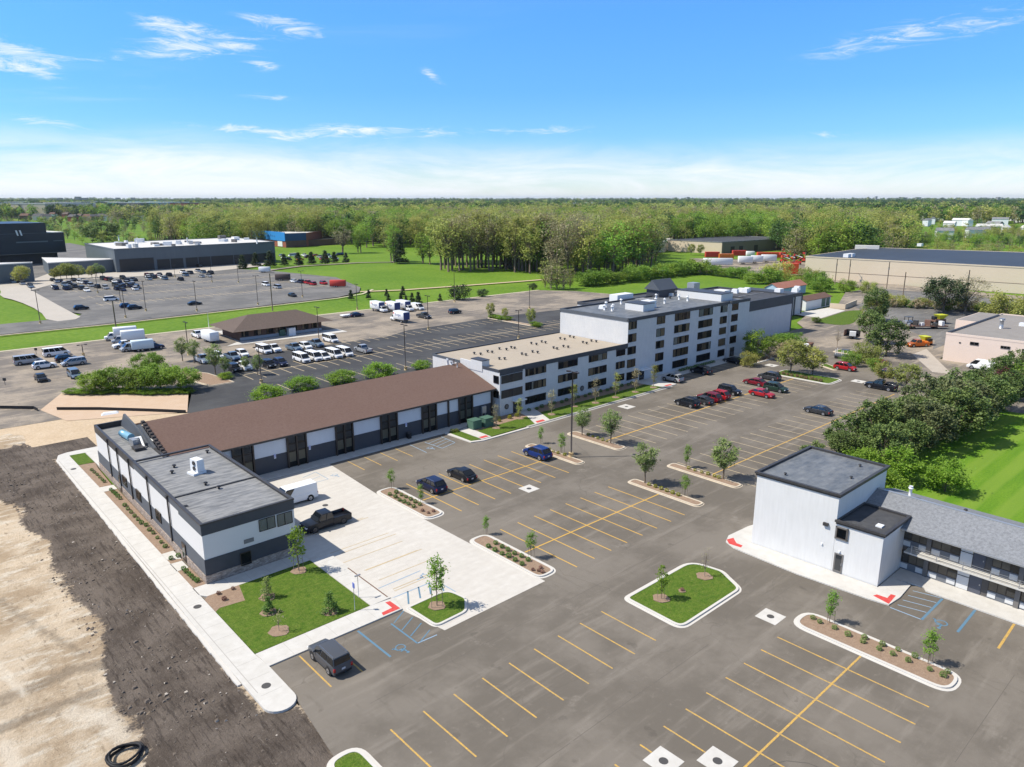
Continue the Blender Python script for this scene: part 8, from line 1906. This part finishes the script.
for px, py, tp_, lb in ((818, 275.5, 261, 'leftmost utility pole before the tan warehouse'), (834.8, 284, 258.8, 'second utility pole from the left before the tan warehouse'), (848.3, 282, 259.5, 'third utility pole from the left before the tan warehouse'), (886.4, 289, 262, 'tallest utility pole, before the middle of the tan warehouse'), (902.6, 298, 272, 'slightly leaning pole in the street lot before the tan warehouse'), (964.5, 305, 270, 'utility pole rising behind the bare brown tree')): utility((px, py), tp_, lb, px != 902.6)
t = empty('flagpole', (*gp(209, 327.5), 0), 0, 'thin white flagpole by the hip-roofed office', 'flagpole'); m = MB(); m.tube([(0, 0, 0), (0, 0, hgt((209, 327.5), 311.5))], [.09, .05], M_white, 6); m.build('pole', t)
# signs on the front lawn
def sign(base, top, label, head):
    x, y = gp(*base); h = hgt(base, top); t = empty('sign_post', (x, y, .1), R(90), label, 'sign'); m = MB(); m.tube([(0, 0, 0), (0, 0, h - .1)], .03, M_steel, 6); m.build('post', t)
    if head:
        m = MB(); m.box(-.17, .17, -.02, .02, h - .5, h, M_signblue); m.box(-.12, .12, -.028, -.021, h - .42, h - .12, M_signwhite); m.box(-.07, .07, -.034, -.029, h - .36, h - .18, M_signblue); m.build('sign_panel', t)
    else:
        m = MB(); m.box(-.06, .06, -.3, .3, h - .12, h, M_steel); m.build('top_plate', t)
sign((355, 611.3), 584, 'small blue accessible parking sign on a post at the front lawn corner', True)
sign((358.8, 598.5), 575.8, 'bare steel post with a small top plate beside the lawn edge', False)
for px, py, tpp, lb in ((5.3, 385, 378, 'small dark sign post at the left edge of the old car park'), (36.5, 354.5, 348, 'thin pale sign post behind the white passenger van')):
    x, y = gp(px, py); h = hgt((px, py), tpp); t = empty('sign_post', (x, y, 0), AZ, lb, 'sign'); m = MB(); m.tube([(0, 0, 0), (0, 0, h)], .05, M_cap, 6); m.build('post', t); m = MB(); m.box(-.03, .03, -.35, .35, h - .6, h, M_cap); m.build('sign_panel', t)
# transformer boxes and wall equipment
def xbox(c, lb, s=1.0):
    t = empty('transformer_box', (c[0], c[1], .12), 0, lb, 'transformer box', 'green transformer boxes'); m = MB(); m.box(-.95 * s, .95 * s, -.85 * s, .85 * s, 0, 1.5 * s, M_dkgreen); m.build('cabinet', t, bevel=.05)
    m = MB(); m.box(-1.0 * s, 1.0 * s, -.9 * s, .9 * s, 1.5 * s, 1.58 * s, M_dkgreen); m.build('lid', t)
    m = MB(); m.box(-.93 * s, -.02, -.87 * s, -.85 * s, .1, 1.4 * s, M_dkgreen); m.box(.02, .93 * s, -.87 * s, -.85 * s, .1, 1.4 * s, M_dkgreen); m.build('doors', t)
xbox(gp(474.5, 428.6), 'green transformer box nearer the long wing', .95); xbox(gp(486.5, 426.2), 'green transformer box nearer the three-storey block', .95)
t = empty('meter_cabinet', (77.6, 92.55, .12), 0, 'pale grey meter cabinet on the long wing wall behind the green boxes', 'meter cabinet'); m = MB(); m.box(-.45, .45, -.2, .2, 1.0, 2.2, M_steel); m.build('cabinet', t); m = MB(); m.box(-.4, -.33, -.1, .1, -.1, 1.0, M_steel); m.build('leg', t); m = MB(); m.box(.33, .4, -.1, .1, -.1, 1.0, M_steel); m.build('leg', t)
# coil of black drain pipe
m = MB(); rg3 = random.Random(2); c0 = gp(125, 757.5)
for lay, (r_, z_) in enumerate(((1.02, .14), (1.12, .30), (.98, .42))):
    n = 40; pts = []
    for i in range(n + (6 if lay == 2 else 1)):
        a_ = i * math.tau / n + lay * 1.1; rr_ = r_ * (1 + .06 * math.sin(3 * a_ + lay)); pts.append((c0[0] + rr_ * 1.0 * math.cos(a_), c0[1] + rr_ * .95 * math.sin(a_), z_ + .04 * math.sin(2 * a_ + lay) - .05))
    m.tube(pts, [.08 + .014 * (i % 2) for i in range(len(pts))], M_black, 8)
tag(m.build('pipe_coil'), 'coil of black corrugated drain pipe lying on the sandy soil at the bottom left', 'pipe coil')
# loose stones and clods on the building plot
verts = []; faces = []; mi = []; rg4 = np.random.default_rng(8); M_clod = mat('soil_clod', (.105, .083, .066), .95, noise=[(1, .5, (.2, .17, .14))]); M_chip = mat('concrete_chip', (.38, .34, .29), .95)
cnt_ = 0
while cnt_ < 1500:
    x = rg4.uniform(-6, 18.0); y = rg4.uniform(30, 120)
    if not inside(DARK, x, y): continue
    if x > 17.6: continue
    dens = .35 + .65 * (mnoise.noise((x * .25, y * .2, 3)) > .05)
    if rg4.uniform() > dens: continue
    s = min(.22, float(rg4.gamma(1.8, .028)) + .025); b0 = len(verts)
    for vx, vy, vz in ((-1, -1, -.4), (1, -.8, -.4), (.9, 1, -.4), (-1, .8, -.4), (-.5, -.6, .7), (.6, -.5, .6), (.5, .6, .8), (-.6, .5, .5)): verts.append((x + vx * s * rg4.uniform(.7, 1.2), y + vy * s * rg4.uniform(.7, 1.2), -.06 + vz * s * .6))
    for q in ((0, 1, 5, 4), (1, 2, 6, 5), (2, 3, 7, 6), (3, 0, 4, 7), (4, 5, 6, 7)): faces.append(tuple(b0 + k for k in q)); mi.append(0 if rg4.uniform() < .93 else 1)
    cnt_ += 1
me = bpy.data.meshes.new('rubble'); me.from_pydata(verts, [], faces); me.materials.append(M_clod); me.materials.append(M_chip); me.polygons.foreach_set('material_index', mi); o = mesh_obj('rubble', me); o['kind'] = 'stuff'
# pale sheet on the sand and ridge of pipe trench spoil
m = MB(); x, y = gp(110, 413.6)
m.hexa([(x - 1.6, y - .7, -.05), (x + 1.2, y - .9, -.05), (x + 1.7, y + .6, -.05), (x - 1.3, y + .8, -.05)], [(x - 1.1, y - .3, .3), (x + .7, y - .5, .2), (x + 1.2, y + .3, .25), (x - .8, y + .4, .35)], M_white)
tag(m.build('plastic_sheet'), 'crumpled white plastic sheet lying on the sandy ground behind the office block', 'plastic sheet')
# ================================================================== camera, light, sky
def finish():
    if HAZE:
        m = MB(); m.box(-31000, 31000, -31000, 31000, -1.6, 130, None); hz = m.build('haze'); hz['kind'] = 'stuff'; hm = bpy.data.materials.new('haze_air'); hm.use_nodes = True; nt = hm.node_tree; nt.nodes.clear(); o_ = nt.nodes.new('ShaderNodeOutputMaterial'); pv = nt.nodes.new('ShaderNodeVolumePrincipled'); pv.inputs['Color'].default_value = (.80, .88, .97, 1); pv.inputs['Density'].default_value = HAZE; pv.inputs['Anisotropy'].default_value = .2; nt.links.new(pv.outputs[0], o_.inputs['Volume']); hz.data.materials.clear(); hz.data.materials.append(hm)
    cam = bpy.data.cameras.new('camera'); co = bpy.data.objects.new('camera', cam); COL.objects.link(co)
    cam.sensor_width = 36.0; cam.lens = F_PX / 1024 * 36.0; cam.clip_start = 0.5; cam.clip_end = 60000
    fwd = Vector((math.cos(AZ), math.sin(AZ), 0)); right = Vector((math.sin(AZ), -math.cos(AZ), 0))
    d = fwd * math.cos(PITCH) + Vector((0, 0, -1)) * math.sin(PITCH)
    up = right.cross(d)
    rot = Matrix((right, up, -d)).transposed()
    co.matrix_world = Matrix.Translation((0, 0, H)) @ rot.to_4x4()
    scene.camera = co
    S = Vector((-0.61, 0.49, 1.0)).normalized()
    sun = bpy.data.lights.new('sun', 'SUN'); sun.energy = SUN_E; sun.angle = R(0.53); sun.color = (1.0, 0.94, 0.84)
    so = bpy.data.objects.new('sun', sun); COL.objects.link(so); so.rotation_euler = (-S).to_track_quat('-Z', 'Y').to_euler()
    w = bpy.data.worlds.new('World'); scene.world = w; w.use_nodes = True; nt = w.node_tree; N = nt.nodes; L = nt.links
    bg = N['Background']
    sky = N.new('ShaderNodeTexSky'); sky.sky_type = 'NISHITA'; sky.sun_disc = False
    sky.sun_elevation = math.asin(S.z); sky.sun_rotation = math.atan2(S.x, S.y); sky.altitude = 200; sky.air_density = 1.0; sky.dust_density = 0.0; sky.ozone_density = 4.0
    geo = N.new('ShaderNodeNewGeometry')      # for the world, Incoming is the view direction
    sep = N.new('ShaderNodeSeparateXYZ')
    tc = N.new('ShaderNodeTexCoord'); L.new(tc.outputs['Generated'], sep.inputs[0])
    def math_(op, a, b=None, c=None):
        n = N.new('ShaderNodeMath'); n.operation = op
        for i, v in enumerate((a, b, c)):
            if v is None: continue
            if isinstance(v, (int, float)): n.inputs[i].default_value = v
            else: L.new(v, n.inputs[i])
        return n.outputs[0]
    def rng(s, a, b, c=0.0, d=1.0, smooth=False):
        r = N.new('ShaderNodeMapRange'); r.inputs['From Min'].default_value = a; r.inputs['From Max'].default_value = b
        r.inputs['To Min'].default_value = c; r.inputs['To Max'].default_value = d
        if smooth: r.interpolation_type = 'SMOOTHSTEP'
        L.new(s, r.inputs['Value']); return r.outputs['Result']
    # clouds: a high thin sheet (projected on a plane overhead)
    zc = math_('MAXIMUM', sep.outputs['Z'], 0.0)
    zz = math_('ADD', zc, 0.06)
    px = math_('DIVIDE', sep.outputs['X'], zz); py = math_('DIVIDE', sep.outputs['Y'], zz)
    cb = N.new('ShaderNodeCombineXYZ'); L.new(px, cb.inputs[0]); L.new(py, cb.inputs[1])
    # rotate so that x runs across the view
    mp = N.new('ShaderNodeMapping'); mp.vector_type = 'TEXTURE'; mp.inputs['Rotation'].default_value = (0, 0, AZ - math.pi / 2); L.new(cb.outputs[0], mp.inputs['Vector'])
    def noise(scale, sc, det, rough, off=(0, 0, 0), dist=0.0):
        m2 = N.new('ShaderNodeMapping'); m2.inputs['Scale'].default_value = sc; m2.inputs['Location'].default_value = off; L.new(mp.outputs[0], m2.inputs['Vector'])
        n = N.new('ShaderNodeTexNoise'); n.inputs['Scale'].default_value = scale; n.inputs['Detail'].default_value = det; n.inputs['Roughness'].default_value = rough
        n.inputs['Distortion'].default_value = dist; L.new(m2.outputs[0], n.inputs['Vector']); return n.outputs['Fac']
    big = noise(0.22, (1, 1, 1), 3, .5, (3.3, 1.7, 0))
    wisp = noise(0.9, (0.55, 1.5, 1), 8, .66, (1.1, 7.3, 0), .6)
    hi = math_('MULTIPLY', rng(big, .50, .66, smooth=True), rng(wisp, .50, .74, smooth=True))
    hi = math_('MULTIPLY', hi, rng(zc, .05, .10))
    hi = math_('MULTIPLY', hi, .75)
    # low bank near the horizon: soft streaks
    lowz = rng(zc, .012, .06, 1, 0, True)
    st = noise(0.55, (.35, .55, 1), 7, .62, (5.2, 2.2, 0), .3)
    edge = noise(0.25, (1, .3, 1), 4, .6, (9.2, 4.1, 0))
    zt = math_('SUBTRACT', zc, math_('MULTIPLY', math_('SUBTRACT', edge, .5), .09))
    bank = math_('MULTIPLY', rng(zt, .055, .105, 1, 0, True), rng(st, .30, .62, .35, .95))
    # wisps where the photograph has them: bearing (right of the view axis) and elevation
    rx = math_('ADD', math_('MULTIPLY', sep.outputs['X'], math.sin(AZ)), math_('MULTIPLY', sep.outputs['Y'], -math.cos(AZ)))
    fy = math_('ADD', math_('MULTIPLY', sep.outputs['X'], math.cos(AZ)), math_('MULTIPLY', sep.outputs['Y'], math.sin(AZ)))
    az_ = math_('ARCTAN2', rx, fy); el_ = math_('ARCSINE', sep.outputs['Z'])
    tot = None
    for px_, py_, sx_, sy_, am_, tilt in ((10, 48, 26, 7, .8, .2), (22, 68, 30, 5, .8, .1), (40, 122, 34, 4, .6, .1), (100, 59, 50, 3, .45, -.1), (195, 47, 52, 8, .85, -.12), (175, 27, 32, 6, .75, .1), (290, 27, 34, 7, .85, .15), (262, 64, 13, 5, .6, 0), (265, 97, 24, 3, .5, 0), (432, 76, 10, 5, .8, .5), (250, 130, 60, 4, .7, .05), (355, 130, 40, 5, .8, .05), (290, 139, 20, 3, .8, 0), (430, 132, 80, 5, .4, 0), (950, 27, 80, 10, .42, -.08), (860, 45, 60, 8, .2, -.2), (550, 130, 60, 4, .35, 0), (830, 134, 60, 4, .3, 0)):
        # direction of that point
        dx_ = (px_ - CX) / F_PX; dy_ = -(py_ - CY) / F_PX
        fw_ = math.cos(PITCH) + dy_ * math.sin(PITCH); up_ = -math.sin(PITCH) + dy_ * math.cos(PITCH); ln = math.sqrt(dx_ ** 2 + fw_ ** 2 + up_ ** 2)
        a0 = math.atan2(dx_, fw_); e0 = math.asin(up_ / ln)
        da = math_('SUBTRACT', az_, a0); de = math_('ADD', math_('SUBTRACT', el_, e0), math_('MULTIPLY', da, tilt))
        q = math_('ADD', math_('POWER', math_('DIVIDE', da, sx_ / F_PX), 2.0), math_('POWER', math_('DIVIDE', de, sy_ / F_PX), 2.0))
        q = math_('MULTIPLY', math_('EXPONENT', math_('MULTIPLY', q, -1.0)), am_)
        tot = q if tot is None else math_('ADD', tot, q)
    cb2 = N.new('ShaderNodeCombineXYZ'); L.new(az_, cb2.inputs[0]); L.new(el_, cb2.inputs[1])
    def n2(scale, sc, det, rough, dist, rot=0):
        m2 = N.new('ShaderNodeMapping'); m2.inputs['Scale'].default_value = sc; m2.inputs['Rotation'].default_value = (0, 0, rot); L.new(cb2.outputs[0], m2.inputs['Vector'])
        n = N.new('ShaderNodeTexNoise'); n.inputs['Scale'].default_value = scale; n.inputs['Detail'].default_value = det; n.inputs['Roughness'].default_value = rough; n.inputs['Distortion'].default_value = dist
        L.new(m2.outputs[0], n.inputs['Vector']); return n.outputs['Fac']
    wn = n2(16, (1, 5.5, 1), 9, .72, 1.2, .10)
    wis = math_('MULTIPLY', rng(math_('ADD', tot, math_('MULTIPLY', math_('SUBTRACT', wn, .5), 3.4)), .12, 1.5, smooth=True), rng(tot, .02, .35, smooth=True))
    hi = math_('MAXIMUM', math_('MULTIPLY', hi, .25), math_('MULTIPLY', wis, .95))
    # soft bank along the horizon
    bn = n2(4.5, (1, 5, 1), 9, .68, .7, -.05); en = n2(1.3, (1, 1, 1), 4, .55, .2)
    zt = math_('SUBTRACT', el_, math_('MULTIPLY', math_('SUBTRACT', en, .5), .07))
    bank = math_('MULTIPLY', rng(zt, .028, .090, 1, 0, True), rng(bn, .36, .62, .15, 1.0))
    cf = math_('MAXIMUM', hi, math_('MULTIPLY', bank, .85))
    hs = N.new('ShaderNodeHueSaturation'); hs.inputs['Saturation'].default_value = SKY_SAT; hs.inputs['Value'].default_value = SKY_VAL; hs.inputs['Hue'].default_value = SKY_HUE; L.new(sky.outputs[0], hs.inputs['Color'])
    rp = N.new('ShaderNodeValToRGB'); L.new(zc, rp.inputs[0]); E_ = rp.color_ramp.elements
    E_[0].position = 0.0; E_[0].color = (.80, .86, .90, 1); E_[1].position = 0.5; E_[1].color = (1, 1, 1, 1)
    for p_, c_ in ((.03, (.62, .80, .92)), (.07, (.38, .72, 1.06)), (.13, (.29, .68, 1.25)), (.22, (.28, .73, 1.5)), (.34, (.5, .92, 1.5))):
        e_ = E_.new(p_); e_.color = (*c_, 1)
    tm_ = N.new('ShaderNodeMix'); tm_.data_type = 'RGBA'; tm_.blend_type = 'MULTIPLY'; tm_.inputs['Factor'].default_value = 1.0
    L.new(hs.outputs[0], tm_.inputs['A']); L.new(rp.outputs[0], tm_.inputs['B'])
    gm = tm_.outputs['Result']
    mx = N.new('ShaderNodeMix'); mx.data_type = 'RGBA'; L.new(cf, mx.inputs['Factor']); L.new(gm, mx.inputs['A']); mx.inputs['B'].default_value = CLOUD
    L.new(mx.outputs['Result'], bg.inputs['Color']); bg.inputs['Strength'].default_value = SKY_S
    vs = scene.view_settings; vs.view_transform = 'Standard'; vs.look = 'None'; vs.exposure = EXPO; vs.gamma = 1.0; vs.use_curve_mapping = False
    scene.cycles.max_bounces = 5; scene.cycles.diffuse_bounces = 2; scene.cycles.glossy_bounces = 2; scene.cycles.transmission_bounces = 3; scene.cycles.transparent_max_bounces = 6
    scene.cycles.volume_bounces = 0
    scene.render.use_persistent_data = False
SUN_E = 4.7; SKY_S = 0.115; EXPO = 0.37; SKY_SAT = .64; SKY_VAL = 1.05; SKY_HUE = .5; CLOUD = (7.2, 7.35, 7.6, 1); HAZE = 3e-5
finish()
